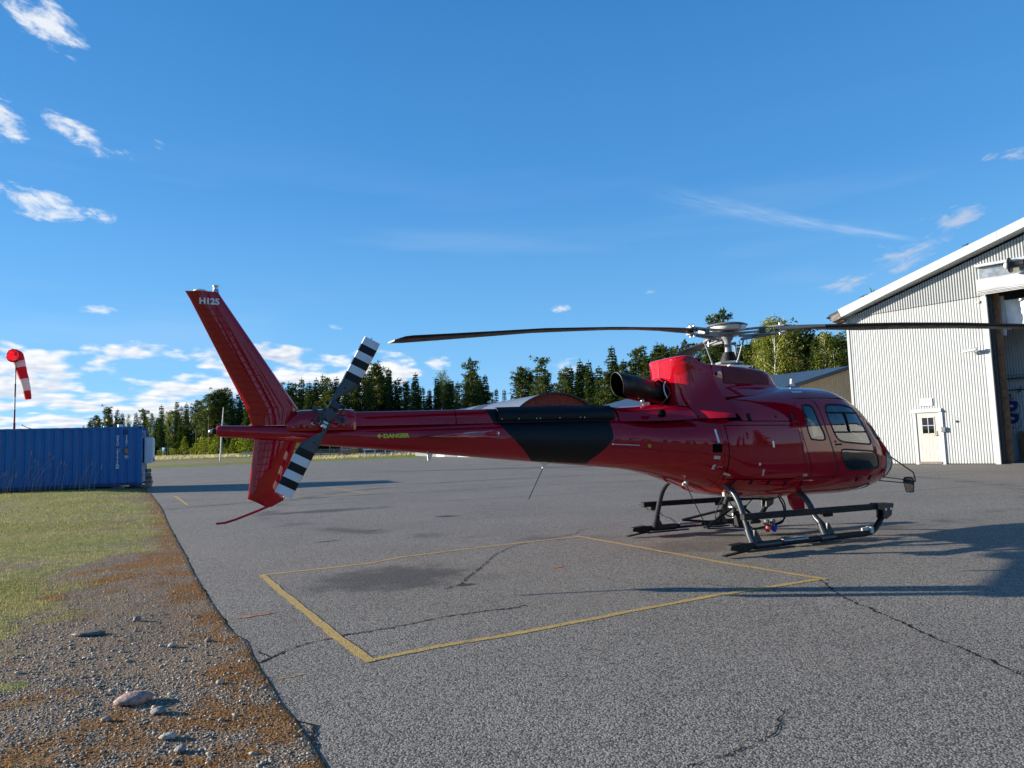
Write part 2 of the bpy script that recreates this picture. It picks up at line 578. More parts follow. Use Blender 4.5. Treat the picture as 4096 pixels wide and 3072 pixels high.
def ground_mats():
    # ---- terrain: mown grass, dry grass
    m = bpy.data.materials.new('field_grass'); m.use_nodes = True
    t = m.node_tree; b = t.nodes['Principled BSDF']; g = NG(t)
    pos = g.n('ShaderNodeNewGeometry').outputs['Position']
    x, y, z = g.sep(pos)
    q = g.math('ADD', g.math('ADD', y, g.math('MULTIPLY', x, -0.42)), g.math('MULTIPLY', g.noise(pos, 0.09, 4), 14.0))
    green = g.mix(g.ss(g.noise(pos, 0.5, 6, 0.65), 0.35, 0.68), (0.13, 0.175, 0.030), (0.24, 0.25, 0.075))
    dry = g.mix(g.ss(g.noise(pos, 0.8, 6, 0.7), 0.35, 0.65), (0.20, 0.15, 0.075), (0.34, 0.27, 0.15))
    band = g.math('MULTIPLY', g.ss(q, 118.0, 128.0), g.ss(q, 152.0, 140.0))
    c = g.mix(band, green, dry)
    c = g.mix(g.math('MULTIPLY', g.ss(g.noise(pos, 0.16, 5, 0.6), 0.56, 0.70), 0.55), c, dry)
    g.link(c, b.inputs['Base Color'])
    b.inputs['Roughness'].default_value = 0.9
    b.inputs['Specular IOR Level'].default_value = 0.1
    bn = g.n('ShaderNodeBump'); bn.inputs['Strength'].default_value = 0.8; bn.inputs['Distance'].default_value = 0.06
    g.link(g.noise(pos, 9.0, 4, 0.7), bn.inputs['Height']); g.link(bn.outputs[0], b.inputs['Normal'])
    MATS['field'] = m
    # ---- asphalt
    m = bpy.data.materials.new('asphalt'); m.use_nodes = True
    t = m.node_tree; b = t.nodes['Principled BSDF']; g = NG(t)
    pos = g.n('ShaderNodeNewGeometry').outputs['Position']
    x, y, z = g.sep(pos)
    vor = g.n('ShaderNodeTexVoronoi'); g.link(pos, vor.inputs['Vector']); vor.inputs['Scale'].default_value = 88.0
    grain = g.sep(vor.outputs['Color'])[0]
    vd = vor.outputs['Distance']
    vor2 = g.n('ShaderNodeTexVoronoi'); g.link(pos, vor2.inputs['Vector']); vor2.inputs['Scale'].default_value = 37.0
    grain2 = g.sep(vor2.outputs['Color'])[1]
    stone = g.math('MULTIPLY', g.ss(grain, 0.25, 1.0), g.ss(vd, 0.62, 0.25))
    stone2 = g.math('MULTIPLY', g.ss(grain2, 0.80, 0.92), g.ss(vor2.outputs['Distance'], 0.50, 0.28))
    big = g.noise(pos, 0.35, 6, 0.6, 0.4)
    mid = g.noise(pos, 2.3, 5, 0.6, 0.2)
    base = g.mix(g.ss(big, 0.3, 0.7), (0.172, 0.152, 0.125), (0.240, 0.212, 0.174))
    base = g.mix(g.ss(mid, 0.35, 0.72), base, (0.208, 0.183, 0.149))
    light = g.mix(g.noise(pos, 60.0, 2, 0.5), (0.28, 0.25, 0.205), (0.62, 0.555, 0.455))
    c = g.mix(g.math('MULTIPLY', g.ss(grain, 0.58, 0.05), 0.72), base, (0.022, 0.020, 0.018))
    c = g.mix(g.math('MULTIPLY', stone, 0.85), c, light)
    c = g.mix(g.math('MULTIPLY', stone2, 0.30), c, (0.44, 0.42, 0.39))
    warm = g.math('MULTIPLY', g.ss(g.noise(pos, 0.22, 4, 0.5), 0.5, 0.72), 0.35)
    c = g.mix(warm, c, (0.24, 0.19, 0.145))
    # stains with a shape of their own: spills and a soot patch inside the painted box
    def blot(cx, cy, rx, ry, rot, amt, col, c, rag=0.9):
        dx = g.math('SUBTRACT', x, cx); dy = g.math('SUBTRACT', y, cy)
        ca, sa = math.cos(rot), math.sin(rot)
        u = g.math('DIVIDE', g.math('ADD', g.math('MULTIPLY', dx, ca), g.math('MULTIPLY', dy, sa)), rx)
        v = g.math('DIVIDE', g.math('SUBTRACT', g.math('MULTIPLY', dy, ca), g.math('MULTIPLY', dx, sa)), ry)
        r = g.math('SQRT', g.math('ADD', g.math('MULTIPLY', u, u), g.math('MULTIPLY', v, v)))
        r = g.math('ADD', r, g.math('MULTIPLY', g.math('SUBTRACT', g.noise(pos, 1.6 / max(rx, .3) + 1.2, 5, 0.65), 0.5), rag * 1.6))
        return g.mix(g.math('MULTIPLY', g.ss(r, 1.0, 0.35), amt), c, col)
    dk = (0.032, 0.031, 0.031)
    c = blot(-1.45, 8.0, 1.25, 1.0, 0.2, 0.72, (0.045, 0.042, 0.040), c)
    c = blot(-0.55, 7.48, 0.16, 0.10, 0.3, 0.95, dk, c, 0.6)
    c = blot(-1.43, 14.6, 0.34, 0.26, 0.0, 0.95, dk, c, 0.6)
    c = blot(-4.6, 16.8, 1.9, 0.55, 0.35, 0.7, dk, c, 1.2)
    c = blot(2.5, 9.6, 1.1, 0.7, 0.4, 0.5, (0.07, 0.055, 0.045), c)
    c = blot(-3.0, 11.3, 0.25, 0.10, 0.5, 0.8, dk, c, 1.0)
    c = blot(-2.5, 12.6, 0.25, 0.07, 0.2, 0.8, dk, c, 1.0)
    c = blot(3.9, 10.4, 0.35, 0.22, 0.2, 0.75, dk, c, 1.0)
    # tyre and sweep marks
    arc = g.math('SQRT', g.math('ADD', g.math('POWER', g.math('ADD', x, -3.0), 2.0), g.math('POWER', g.math('ADD', y, -20.0), 2.0)))
    ring = g.math('MULTIPLY', g.ss(g.math('ABSOLUTE', g.math('SUBTRACT', arc, 9.5)), 0.5, 0.0), g.ss(g.noise(pos, 0.9, 4, 0.6), 0.42, 0.62))
    c = g.mix(g.math('MULTIPLY', ring, 0.6), c, dk)
    streak = g.ss(g.noise(g.comb(g.math('MULTIPLY', g.math('ADD', x, g.math('MULTIPLY', y, -0.25)), 0.07), g.math('MULTIPLY', g.math('ADD', y, g.math('MULTIPLY', x, -0.30)), 1.1), 0.0), 1.0, 5, 0.6), 0.57, 0.72)
    c = g.mix(g.math('MULTIPLY', g.math('MULTIPLY', streak, g.ss(y, 11.0, 22.0)), 0.5), c, dk)
    g.link(c, b.inputs['Base Color'])
    b.inputs['Roughness'].default_value = 0.82
    b.inputs['Specular IOR Level'].default_value = 0.25
    bn = g.n('ShaderNodeBump'); bn.inputs['Strength'].default_value = 0.75; bn.inputs['Distance'].default_value = 0.005
    h = g.math('ADD', g.math('MULTIPLY', g.math('SUBTRACT', 0.7, vd), 0.9), g.math('MULTIPLY', g.noise(pos, 150.0, 2, 0.6), 0.6))
    g.link(h, bn.inputs['Height']); g.link(bn.outputs[0], b.inputs['Normal'])
    MATS['asphalt'] = m
    # ---- worn yellow paint
    m = bpy.data.materials.new('yellow_line_paint'); m.use_nodes = True
    t = m.node_tree; b = t.nodes['Principled BSDF']; g = NG(t)
    pos = g.n('ShaderNodeNewGeometry').outputs['Position']
    vor = g.n('ShaderNodeTexVoronoi'); g.link(pos, vor.inputs['Vector']); vor.inputs['Scale'].default_value = 85.0
    hole = g.math('MULTIPLY', g.ss(vor.outputs['Distance'], 0.52, 0.75), 0.8)
    hole = g.math('MAXIMUM', hole, g.math('MULTIPLY', g.ss(g.noise(pos, 3.5, 6, 0.7), 0.56, 0.68), 0.55))
    yl = g.mix(g.noise(pos, 25.0, 4, 0.6), (0.46, 0.27, 0.045), (0.60, 0.40, 0.10))
    g.link(g.mix(hole, yl, (0.09, 0.085, 0.075)), b.inputs['Base Color'])
    b.inputs['Roughness'].default_value = 0.75
    bn = g.n('ShaderNodeBump'); bn.inputs['Strength'].default_value = 0.5; bn.inputs['Distance'].default_value = 0.004
    g.link(g.math('SUBTRACT', 1.0, vor.outputs['Distance']), bn.inputs['Height']); g.link(bn.outputs[0], b.inputs['Normal'])
    MATS['yellow'] = m
    MATS['orange_mark'] = mat('orange_spray_mark', (0.42, 0.13, 0.06), 0.8, var=0.4, vscale=30)
    MATS['crack'] = mat('crack_dark', (0.022, 0.020, 0.018), 0.95, spec=0.05, var=0.5, vscale=20)  # dark colour of the ribbons laid on the asphalt as cracks
    # ---- verge soil
    m = bpy.data.materials.new('verge_soil'); m.use_nodes = True
    t = m.node_tree; b = t.nodes['Principled BSDF']; g = NG(t)
    pos = g.n('ShaderNodeNewGeometry').outputs['Position']
    at = g.n('ShaderNodeVertexColor', layer_name='zone')
    zr, zg, zb = g.sep(at.outputs['Color'])
    f1 = g.noise(pos, 55.0, 5, 0.7)
    f2 = g.noise(pos, 7.0, 5, 0.65)
    soil = g.mix(g.ss(f1, 0.32, 0.68), (0.100, 0.064, 0.038), (0.26, 0.175, 0.105))
    vor = g.n('ShaderNodeTexVoronoi'); g.link(pos, vor.inputs['Vector']); vor.inputs['Scale'].default_value = 62.0
    peb = g.mix(g.sep(vor.outputs['Color'])[0], (0.09, 0.08, 0.07), (0.34, 0.30, 0.25))
    soil = g.mix(g.math('MULTIPLY', g.ss(vor.outputs['Distance'], 0.55, 0.35), 0.7), soil, peb)
    moss = g.mix(g.ss(f1, 0.35, 0.65), (0.085, 0.045, 0.020), (0.30, 0.145, 0.048))
    turf = g.mix(g.ss(f2, 0.3, 0.7), (0.13, 0.15, 0.035), (0.30, 0.26, 0.10))
    turf = g.mix(g.ss(f1, 0.55, 0.75), turf, (0.25, 0.21, 0.10))
    mw = g.ss(g.math('ADD', g.math('MULTIPLY', zg, 1.25), g.math('MULTIPLY', g.math('SUBTRACT', f2, 0.5), 0.9)), 0.38, 0.62)
    gw = g.ss(g.math('ADD', zr, g.math('MULTIPLY', g.math('SUBTRACT', f2, 0.5), 0.7)), 0.30, 0.62)
    c = g.mix(mw, soil, moss)
    c = g.mix(gw, c, turf)
    g.link(c, b.inputs['Base Color'])
    b.inputs['Roughness'].default_value = 0.92
    b.inputs['Specular IOR Level'].default_value = 0.15
    bn = g.n('ShaderNodeBump'); bn.inputs['Strength'].default_value = 1.0; bn.inputs['Distance'].default_value = 0.02
    g.link(g.math('ADD', g.noise(pos, 24.0, 5, 0.7), g.math('MULTIPLY', vor.outputs['Distance'], -0.6)), bn.inputs['Height']); g.link(bn.outputs[0], b.inputs['Normal'])
    MATS['verge'] = m


ground_mats()


def build_ground():
    # terrain sheet reaching the horizon
    rs = [0, 6, 12, 20, 30, 42, 55, 68, 80, 90, 100, 112, 125, 140, 155, 170, 190, 215, 250, 300, 400, 600, 1000, 1800, 3500]
    n = 96
    vs = [(0, 0, -0.10)]
    fs = []
    for r in rs[1:]:
        for k in range(n):
            a = 2 * math.pi * k / n
            x, y = r * math.cos(a), r * math.sin(a)
            vs.append((x, y, float(terr_z(np.array(x), np.array(y)))))
    for k in range(n):
        fs.append((0, 1 + k, 1 + (k + 1) % n))
    for i in range(len(rs) - 2):
        for k in range(n):
            a, b2 = 1 + i * n + k, 1 + i * n + (k + 1) % n
            fs.append((a, a + n, b2 + n, b2))
    mb = MB(); mb.sm = True; mb.add(vs, fs)
    tag(mb.build('ground', MATS['field']), kind='structure')
    # asphalt apron with a broken edge
    rng = random.Random(4)
    pts = []
    for i in range(len(EDGE) - 1):
        (x0, y0), (x1, y1) = EDGE[i], EDGE[i + 1]
        L = math.hypot(x1 - x0, y1 - y0)
        near = max(0.035, min(1.0, (y0 + 1) * 0.012)) if 0 < y0 < 40 else 1.5
        k = max(1, int(L / near))
        for j in range(k):
            t = j / k
            yy = y0 + t * (y1 - y0)
            jx = 0.05 * float(vnoise(np.array(yy * 1.1), np.array(0.3), 31)) + 0.03 * float(vnoise(np.array(yy * 3.7), np.array(1.3), 32)) + rng.gauss(0, min(.012, near * .3))
            if near > .5: jx = rng.gauss(0, .1)
            pts.append((x0 + t * (x1 - x0) + jx, yy))
    pts.append(EDGE[-1])
    poly = pts + [(60, -60), (140, -40), (140, 120), (70, 112), (30, 103), (-5, 89.4), (-30.3, 80.3), (-39.7, 74.8), (-75, 60), (-70, 50)]
    co = [Vector(p) for p in poly]
    ed = [(i, (i + 1) % len(co)) for i in range(len(co))]
    r = geometry.delaunay_2d_cdt(co, ed, [list(range(len(co)))], 1, 1e-5)
    mb = MB()
    mb.add([(p.x, p.y, 0.0) for p in r[0]], [tuple(f) for f in r[2]])
    n0 = len(pts)
    sk = [(p[0], p[1], 0.0) for p in pts] + [(p[0] - 0.004, p[1], -0.05) for p in pts]
    mb.add(sk, [(i, i + 1, n0 + i + 1, n0 + i) for i in range(n0 - 1)])
    apron = tag(mb.build('apron', MATS['asphalt']), kind='structure')
    # make sure the sheet faces up
    me = apron.data
    if me.polygons[0].normal.z < 0:
        me.flip_normals()

    def ribbon(name, line, w, z, m, jag=0.0, seed=1, step=0.12, taper=False):
        rg = random.Random(seed)
        P = []
        for i in range(len(line) - 1):
            a, b2 = Vector(line[i]), Vector(line[i + 1])
            k = max(1, int((b2 - a).length / step))
            for j in range(k):
                P.append(a.lerp(b2, j / k))
        P.append(Vector(line[-1]))
        vs2 = []
        for i, p in enumerate(P):
            d2 = (P[min(i + 1, len(P) - 1)] - P[max(i - 1, 0)]).normalized()
            nn = Vector((-d2.y, d2.x))
            off = rg.gauss(0, jag) if jag else 0
            ww = w / 2 * (1 + rg.uniform(-.12, .12) if not taper else max(0.15, rg.uniform(0.3, 1.5)))
            if taper and i in (0, len(P) - 1): ww *= .2
            for s in (1, -1):
                q = p + nn * (s * ww + off)
                vs2.append((q.x, q.y, z))
        mb2 = MB(); mb2.add(vs2, [(2 * i, 2 * i + 1, 2 * i + 3, 2 * i + 2) for i in range(len(P) - 1)])
        o = mb2.build(name, m, apron)
        if o.data.polygons[0].normal.z < 0: o.data.flip_normals()
        return o

    Y = MATS['yellow']
    w = 0.068
    ribbon('painted_line', [(-3.05, 8.44), (-1.93, 9.0), (-1.54, 9.46), (-0.55, 10.08), (0.98, 10.90)], w, 0.003, Y, .004, 1)
    ribbon('painted_line', [(0.93, 10.94), (1.76, 9.43), (2.4, 8.25), (3.09, 7.14)], w, 0.0045, Y, .004, 2)
    ribbon('painted_line', [(-1.08, 4.955), (-0.64, 5.24), (0.03, 5.57), (0.81, 6.03), (1.74, 6.57), (2.42, 6.88), (3.08, 7.19)], w, 0.003, Y, .004, 3)
    ribbon('painted_line', [(-1.03, 4.94), (-1.42, 5.57), (-1.9, 6.42), (-2.42, 7.32), (-3.05, 8.45)], w + .012, 0.0045, Y, .004, 4)
    Y2 = [(-11.94, 24.64), (-9.35, 20.07), (-6.98, 21.34), (-4.71, 22.46), (-7.29, 27.2)]
    ribbon('painted_line', Y2[:2], .08, 0.004, Y, .004, 5)
    ribbon('painted_line', Y2[1:4], .05, 0.008, Y, .006, 6)
    ribbon('painted_line', Y2[3:], .06, 0.004, Y, .006, 7)
    O = MATS['orange_mark']
    ribbon('paint_mark', [(-2.52, 6.30), (-2.2, 6.52)], .05, 0.004, O, .006, 8, .05, True)
    ribbon('paint_mark', [(0.40, 8.28), (0.62, 8.42)], .06, 0.004, O, .008, 9, .05, True)
    ribbon('paint_mark', [(-1.60, 4.63), (-1.42, 4.73)], .016, 0.003, Y, .006, 10, .03, True)
    K = MATS['crack']
    cr = [[(-1.98, 4.95), (-1.84, 4.99), (-1.79, 5.08), (-1.74, 5.25), (-1.6, 5.47), (-1.39, 5.65), (-1.15, 5.78), (-0.92, 5.92), (-0.64, 6.14), (-0.33, 6.28), (-0.01, 6.4), (0.08, 6.46)],
          [(-0.75, 7.28), (-0.61, 7.52), (-0.55, 7.98), (-0.43, 8.54), (-0.31, 9.39), (-0.11, 9.99), (0.15, 10.41)],
          [(0.58, 10.86), (0.95, 11.24), (1.06, 11.68), (1.37, 11.93), (1.86, 12.09)],
          [(3.03, 7.16), (2.89, 6.38), (2.93, 5.49), (2.92, 5.1), (2.96, 4.67), (2.97, 4.26), (2.94, 3.82)],
          [(-9.4, 18.65), (-7.68, 20.34), (-4.42, 22.11), (-1.48, 22.89), (1.23, 23.98), (5.07, 24.64), (12, 26.5)],
          [(2.75, 15.91), (2.79, 15.51), (2.72, 14.58), (2.81, 13.85), (2.76, 13.29), (2.81, 12.88), (2.75, 12.35), (2.81, 11.93)],
          [(1.4, 3.89), (1.26, 3.6), (1.14, 3.5), (0.91, 3.34), (0.72, 3.25)],
          [(1.29, 7.18), (1.89, 7.11), (2.36, 6.72), (2.66, 6.42), (2.84, 6.52)],
          [(-1.83, 4.95), (-1.78, 4.72), (-1.62, 4.62)], [(-1.95, 5.3), (-1.80, 5.12)], [(-1.25, 3.95), (-1.12, 3.85), (-1.0, 3.52)]]
    cw = [.017, .014, .011, .016, .055, .020, .008, .007, .020, .016, .016]
    for i, (c, w2) in enumerate(zip(cr, cw)):
        ribbon('crack', c, w2, 0.0035 + .001 * (i % 3), K, .010 if i != 4 else .02, 20 + i, .035 if i != 4 else .3, True)
    # verge
    ys = np.concatenate([np.linspace(-3, 1.8, 12), np.linspace(2.0, 9, 110), np.linspace(9.15, 20, 60), np.linspace(20.4, 38, 40)])
    ds = np.concatenate([[-0.6, -0.3, -0.12], np.linspace(0, 3.2, 56), np.linspace(3.4, 9, 24), np.linspace(9.8, 34, 22)])
    X = edge_x(ys)[:, None] - ds[None, :] / 0.87
    Yg = np.repeat(ys[:, None], len(ds), 1)
    Z = verge_z(X, Yg)
    gr, mo = zones(X, Yg)
    ny, nd = X.shape
    vs = list(zip(X.ravel().tolist(), Yg.ravel().tolist(), Z.ravel().tolist()))
    fs = [(i * nd + j, i * nd + j + 1, (i + 1) * nd + j + 1, (i + 1) * nd + j) for i in range(ny - 1) for j in range(nd - 1)]
    mb = MB(); mb.sm = True; mb.add(vs, fs)
    ve = tag(mb.build('verge', MATS['verge']), kind='structure')
    if ve.data.polygons[500].normal.z < 0: ve.data.flip_normals()
    ca = ve.data.color_attributes.new('zone', 'FLOAT_COLOR', 'POINT')
    buf = np.ones((ny * nd, 4), np.float32); buf[:, 0] = gr.ravel(); buf[:, 1] = mo.ravel(); buf[:, 2] = 0
    ca.data.foreach_set('color', buf.ravel())
    return apron


APRON = build_ground()


# ------------------------------------------------------------------ the helicopter
HELI_YAW = 0.395
HELI_O = (3.1314, 9.9760, 0.0)


def paint_red():
    m = bpy.data.materials.new('crimson_aircraft_paint'); m.use_nodes = True
    t = m.node_tree; b = t.nodes['Principled BSDF']; g = NG(t)
    tc = g.n('ShaderNodeTexCoord').outputs['Object']
    c = g.mix(g.ss(g.noise(tc, 0.8, 3, 0.5), 0.3, 0.7), (0.335, 0.0015, 0.010), (0.37, 0.002, 0.012))
    dirt = g.math('MULTIPLY', g.ss(g.noise(tc, 5.0, 7, 0.7), 0.58, 0.85), 0.06)
    c = g.mix(dirt, c, (0.16, 0.05, 0.04))
    g.link(c, b.inputs['Base Color'])
    b.inputs['Roughness'].default_value = 0.32
    b.inputs['Coat Weight'].default_value = 1.0
    b.inputs['Coat Roughness'].default_value = 0.025
    b.inputs['Specular IOR Level'].default_value = 0.0
    bn = g.n('ShaderNodeBump'); bn.inputs['Strength'].default_value = 0.05; bn.inputs['Distance'].default_value = 0.02
    g.link(g.noise(tc, 2.6, 3, 0.5), bn.inputs['Height'])
    g.link(bn.outputs[0], b.inputs['Coat Normal'])
    MATS['red'] = m


paint_red()
RED = MATS['red']
BLACKV = mat('black_vinyl', (0.0035, 0.004, 0.005), 0.5, var=0.2, vscale=3, spec=0.28)
SKID = mat('dark_grey_skid_paint', (0.024, 0.028, 0.034), 0.36, var=0.25, vscale=8, spec=0.45)
SKIDBLK = mat('black_step_grip', (0.006, 0.0065, 0.0075), 0.6, var=0.25, vscale=8, bump=0.4, bscale=220, spec=.3)
HUBGREY = mat('rotor_head_grey', (0.21, 0.225, 0.235), 0.42, var=0.15, vscale=9)
HUBDARK = mat('rotor_head_slate', (0.035, 0.046, 0.055), 0.45, var=0.2, vscale=9)
BLADE = mat('rotor_blade_slate', (0.055, 0.063, 0.072), 0.40, var=0.12, vscale=3)
BLADEBLK = mat('rotor_blade_dark', (0.007, 0.007, 0.008), 0.45, var=0.2, vscale=3, spec=.3)
STEEL = mat('bare_steel', (0.50, 0.49, 0.47), 0.28, metal=1.0, var=0.15, vscale=10)
ALU = mat('dull_aluminium', (0.62, 0.62, 0.60), 0.42, metal=0.9, var=0.12, vscale=10)
RUBBER = mat('black_rubber', (0.006, 0.006, 0.007), 0.65, var=0.3, vscale=10, spec=.3)
DARK = mat('dark_void', (0.004, 0.004, 0.005), 0.9, spec=0.05, var=0.3)
WHITEP = mat('white_blade_paint', (0.62, 0.66, 0.70), 0.42, var=0.06, vscale=6)
EXH = mat('burnt_exhaust_steel', (0.045, 0.036, 0.030), 0.42, metal=0.8, var=0.5, vscale=5)
WHITEPLAST = mat('white_plastic', (0.70, 0.70, 0.68), 0.45, var=0.05)
YELPRINT = mat('yellow_lettering', (0.55, 0.58, 0.015), 0.45, var=0.05)
WHITEPRINT = mat('white_lettering', (0.66, 0.68, 0.70), 0.45, var=0.05)
LINER = mat('cabin_liner_grey', (0.26, 0.255, 0.245), 0.8, var=0.2)
SEAT = mat('seat_fabric_dark', (0.030, 0.032, 0.036), 0.85, var=0.3, vscale=20)
BEIGE = mat('sheepskin_beige', (0.55, 0.50, 0.42), 0.9, var=0.2, vscale=30)
GLASS = glass_mat('cabin_glass', (0.86, 0.90, 0.88), 0.95)
GLASSD = glass_mat('tinted_cabin_glass', (0.20, 0.21, 0.21), 0.9)
MILKY = mat('clouded_acrylic', (0.34, 0.34, 0.32), 0.25, var=0.15, vscale=5, coat=0.6)
REDLENS = mat('red_lens', (0.35, 0.006, 0.006), 0.15, var=0.1, coat=1.0)

# fuselage sections: x, top, bottom, half width, height of the widest line, exponents above and below it
ST = np.array([[-6.75, 1.755, 1.635, 0.06, 1.695, 2, 2], [-6.45, 1.747, 1.603, 0.072, 1.675, 2, 2], [-6.1, 1.74, 1.56, 0.09, 1.65, 2, 2], [-5.77, 1.722, 1.518, 0.102, 1.62, 2, 2],
    [-5.14, 1.734, 1.45, 0.142, 1.592, 2, 2], [-4.4, 1.751, 1.367, 0.192, 1.559, 2, 2], [-3.6, 1.768, 1.276, 0.246, 1.522, 2, 2], [-2.85, 1.784, 1.192, 0.296, 1.488, 2, 2],
    [-2.15, 1.8, 1.115, 0.345, 1.457, 2, 2], [-1.85, 1.79, 1.075, 0.42, 1.45, 2, 2], [-1.55, 1.77, 1.01, 0.56, 1.42, 2.1, 2.1], [-1.2, 1.78, 0.905, 0.74, 1.38, 2.3, 2.2],
    [-0.85, 1.92, 0.785, 0.87, 1.34, 2.4, 2.3], [-0.5, 2.06, 0.67, 0.925, 1.3, 2.9, 3.0], [0.0, 2.1, 0.605, 0.935, 1.28, 2.9, 3.0], [0.35, 2.12, 0.59, 0.935, 1.28, 2.9, 3.0],
    [0.8, 2.145, 0.585, 0.93, 1.27, 2.9, 3.0], [1.25, 2.13, 0.58, 0.915, 1.25, 2.9, 3.0], [1.6, 2.04, 0.575, 0.87, 1.22, 2.6, 2.8], [1.88, 1.865, 0.585, 0.8, 1.18, 2.4, 2.6],
    [2.12, 1.635, 0.605, 0.705, 1.12, 2.2, 2.4], [2.34, 1.435, 0.64, 0.6, 1.07, 2.1, 2.2], [2.55, 1.275, 0.69, 0.465, 1.02, 2, 2.1], [2.71, 1.16, 0.745, 0.33, 0.985, 2, 2],
    [2.82, 1.06, 0.82, 0.18, 0.955, 2, 2], [2.86, 0.945, 0.945, 0.0001, 0.945, 2, 2]])
NS = len(ST)


def _tan(y):
    d = np.diff(y); m = np.zeros_like(y)
    for i in range(1, len(y) - 1):
        if d[i - 1] * d[i] > 0: m[i] = 2 * d[i - 1] * d[i] / (d[i - 1] + d[i])
    m[0] = d[0]; m[-1] = d[-1] * 1.6 if abs(d[-1]) < abs(d[-2]) * 5 else d[-1]
    return m


SD = np.stack([_tan(ST[:, k]) for k in range(7)], 1)


def sec(u):
    u = np.clip(np.atleast_1d(np.asarray(u, float)), 0, NS - 1 - 1e-9)
    i = u.astype(int); s = (u - i)[:, None]
    return (2 * s**3 - 3 * s * s + 1) * ST[i] + (s**3 - 2 * s * s + s) * SD[i] + (3 * s * s - 2 * s**3) * ST[i + 1] + (s**3 - s * s) * SD[i + 1]


_UT = np.linspace(0, NS - 1, 6000)
_XT = sec(_UT)[:, 0]


def u_of_x(x):
    return np.interp(x, _XT, _UT)


def surf(u, th):
    """right-hand side of the fuselage (y negative)"""
    q = sec(u); th = np.atleast_1d(th)
    x, zt, zb, w, zc, nt, nb = q.T
    s, c = np.sin(th), np.cos(th)
    h = np.maximum(np.where(c >= 0, zt - zc, zc - zb), 1e-5); n = np.where(c >= 0, nt, nb)
    w = np.maximum(w, 1e-5)
    r = ((np.abs(s) / w)**n + (np.abs(c) / h)**n)**(-1 / n)
    return np.stack([x, -r * s, zc + r * c], 1)


def surf_n(u, th):
    e = 1e-3
    u = np.atleast_1d(np.asarray(u, float)); th = np.atleast_1d(np.asarray(th, float))
    du = surf(np.clip(u + e, 0, NS - 1.002), th) - surf(np.clip(u - e, 0, NS - 1.002), th)
    dt = surf(u, th + e) - surf(u, th - e)
    n = np.cross(dt, du)
    l = np.linalg.norm(n, axis=1, keepdims=True)
    n = n / np.maximum(l, 1e-12)
    mid = surf(u, th); q = sec(u)
    out = mid - np.stack([q[:, 0], np.zeros(len(q)), q[:, 4]], 1)
    n = np.where((np.sum(n * out, 1) < 0)[:, None], -n, n)
    return n


def th_of(x, z):
    q = sec(u_of_x(x))[0]
    a, b = 0.0, math.pi
    u = u_of_x(x)
    for _ in range(36):
        m = (a + b) / 2
        if surf(u, m)[0, 2] > z: a = m
        else: b = m
    return (a + b) / 2


def skin(x, z, off=0.0, side=-1):
    """point on the fuselage at side view position x, z"""
    u, t = u_of_x(x), th_of(x, z)
    p = surf(u, t)[0] + surf_n(u, t)[0] * off
    return Vector((p[0], p[1] * (1 if side < 0 else -1), p[2]))


def skin_n(x, z, side=-1):
    n = surf_n(u_of_x(x), th_of(x, z))[0]
    return Vector((n[0], n[1] * (1 if side < 0 else -1), n[2]))


VK = 2.3


def to_uv(p):
    if len(p) == 3:                       # (x, theta, 't')
        return (float(u_of_x(p[0])), p[1] * VK)
    return (float(u_of_x(p[0])), th_of(p[0], p[1]) * VK)


def densify(poly, closed=True, step=0.045):
    out = []
    n = len(poly)
    for i in range(n if closed else n - 1):
        a, b = poly[i], poly[(i + 1) % n]
        k = max(1, int(math.hypot(b[0] - a[0], b[1] - a[1]) / step))
        for j in range(k):
            t = j / k
            q = tuple(a[m] + (b[m] - a[m]) * t for m in range(2))
            out.append(q + (('t',) if len(a) == 3 else ()))
    if not closed: out.append(poly[-1])
    return out


def inset(poly, d):
    n = len(poly); ar = sum(poly[i][0] * poly[(i + 1) % n][1] - poly[(i + 1) % n][0] * poly[i][1] for i in range(n))
    sg = 1 if ar > 0 else -1
    out = []
    for i in range(n):
        a, b = Vector(poly[i - 1][:2]), Vector(poly[(i + 1) % n][:2])
        t = (b - a).normalized()
        nn = Vector((-t.y, t.x)) * sg
        q = Vector(poly[i][:2]) + nn * d
        out.append((q.x, q.y) + (('t',) if len(poly[i]) == 3 else ()))
    return out


def band(line, w):
    P = [Vector(p[:2]) for p in densify(line, False)]
    L, Rr = [], []
    for i, p in enumerate(P):
        t = (P[min(i + 1, len(P) - 1)] - P[max(i - 1, 0)]).normalized()
        n = Vector((-t.y, t.x)) * w / 2
        L.append(tuple(p + n)); Rr.append(tuple(p - n))
    tail = ('t',) if len(line[0]) == 3 else ()
    return [q + tail for q in L + Rr[::-1]]


def rnd(poly, k=4):
    c = [(v.x, v.y) for v in crom([(p[0], p[1], 0) for p in poly], k, True)]
    return [q + (('t',) if len(poly[0]) == 3 else ()) for q in c]


def chaikin(poly, it=3):
    for _ in range(it):
        out = []
        for i in range(len(poly)):
            a, b = poly[i], poly[(i + 1) % len(poly)]
            out += [(a[0] * .75 + b[0] * .25, a[1] * .75 + b[1] * .25), (a[0] * .25 + b[0] * .75, a[1] * .25 + b[1] * .75)]
        poly = out
    return poly


def in_poly(px, py, poly):
    inside = np.zeros(len(px), bool)
    n = len(poly)
    for i in range(n):
        x0, y0 = poly[i]; x1, y1 = poly[(i + 1) % n]
        if y0 == y1: continue
        c = ((y0 > py) != (y1 > py)) & (px < (x1 - x0) * (py - y0) / (y1 - y0) + x0)
        inside ^= c
    return inside


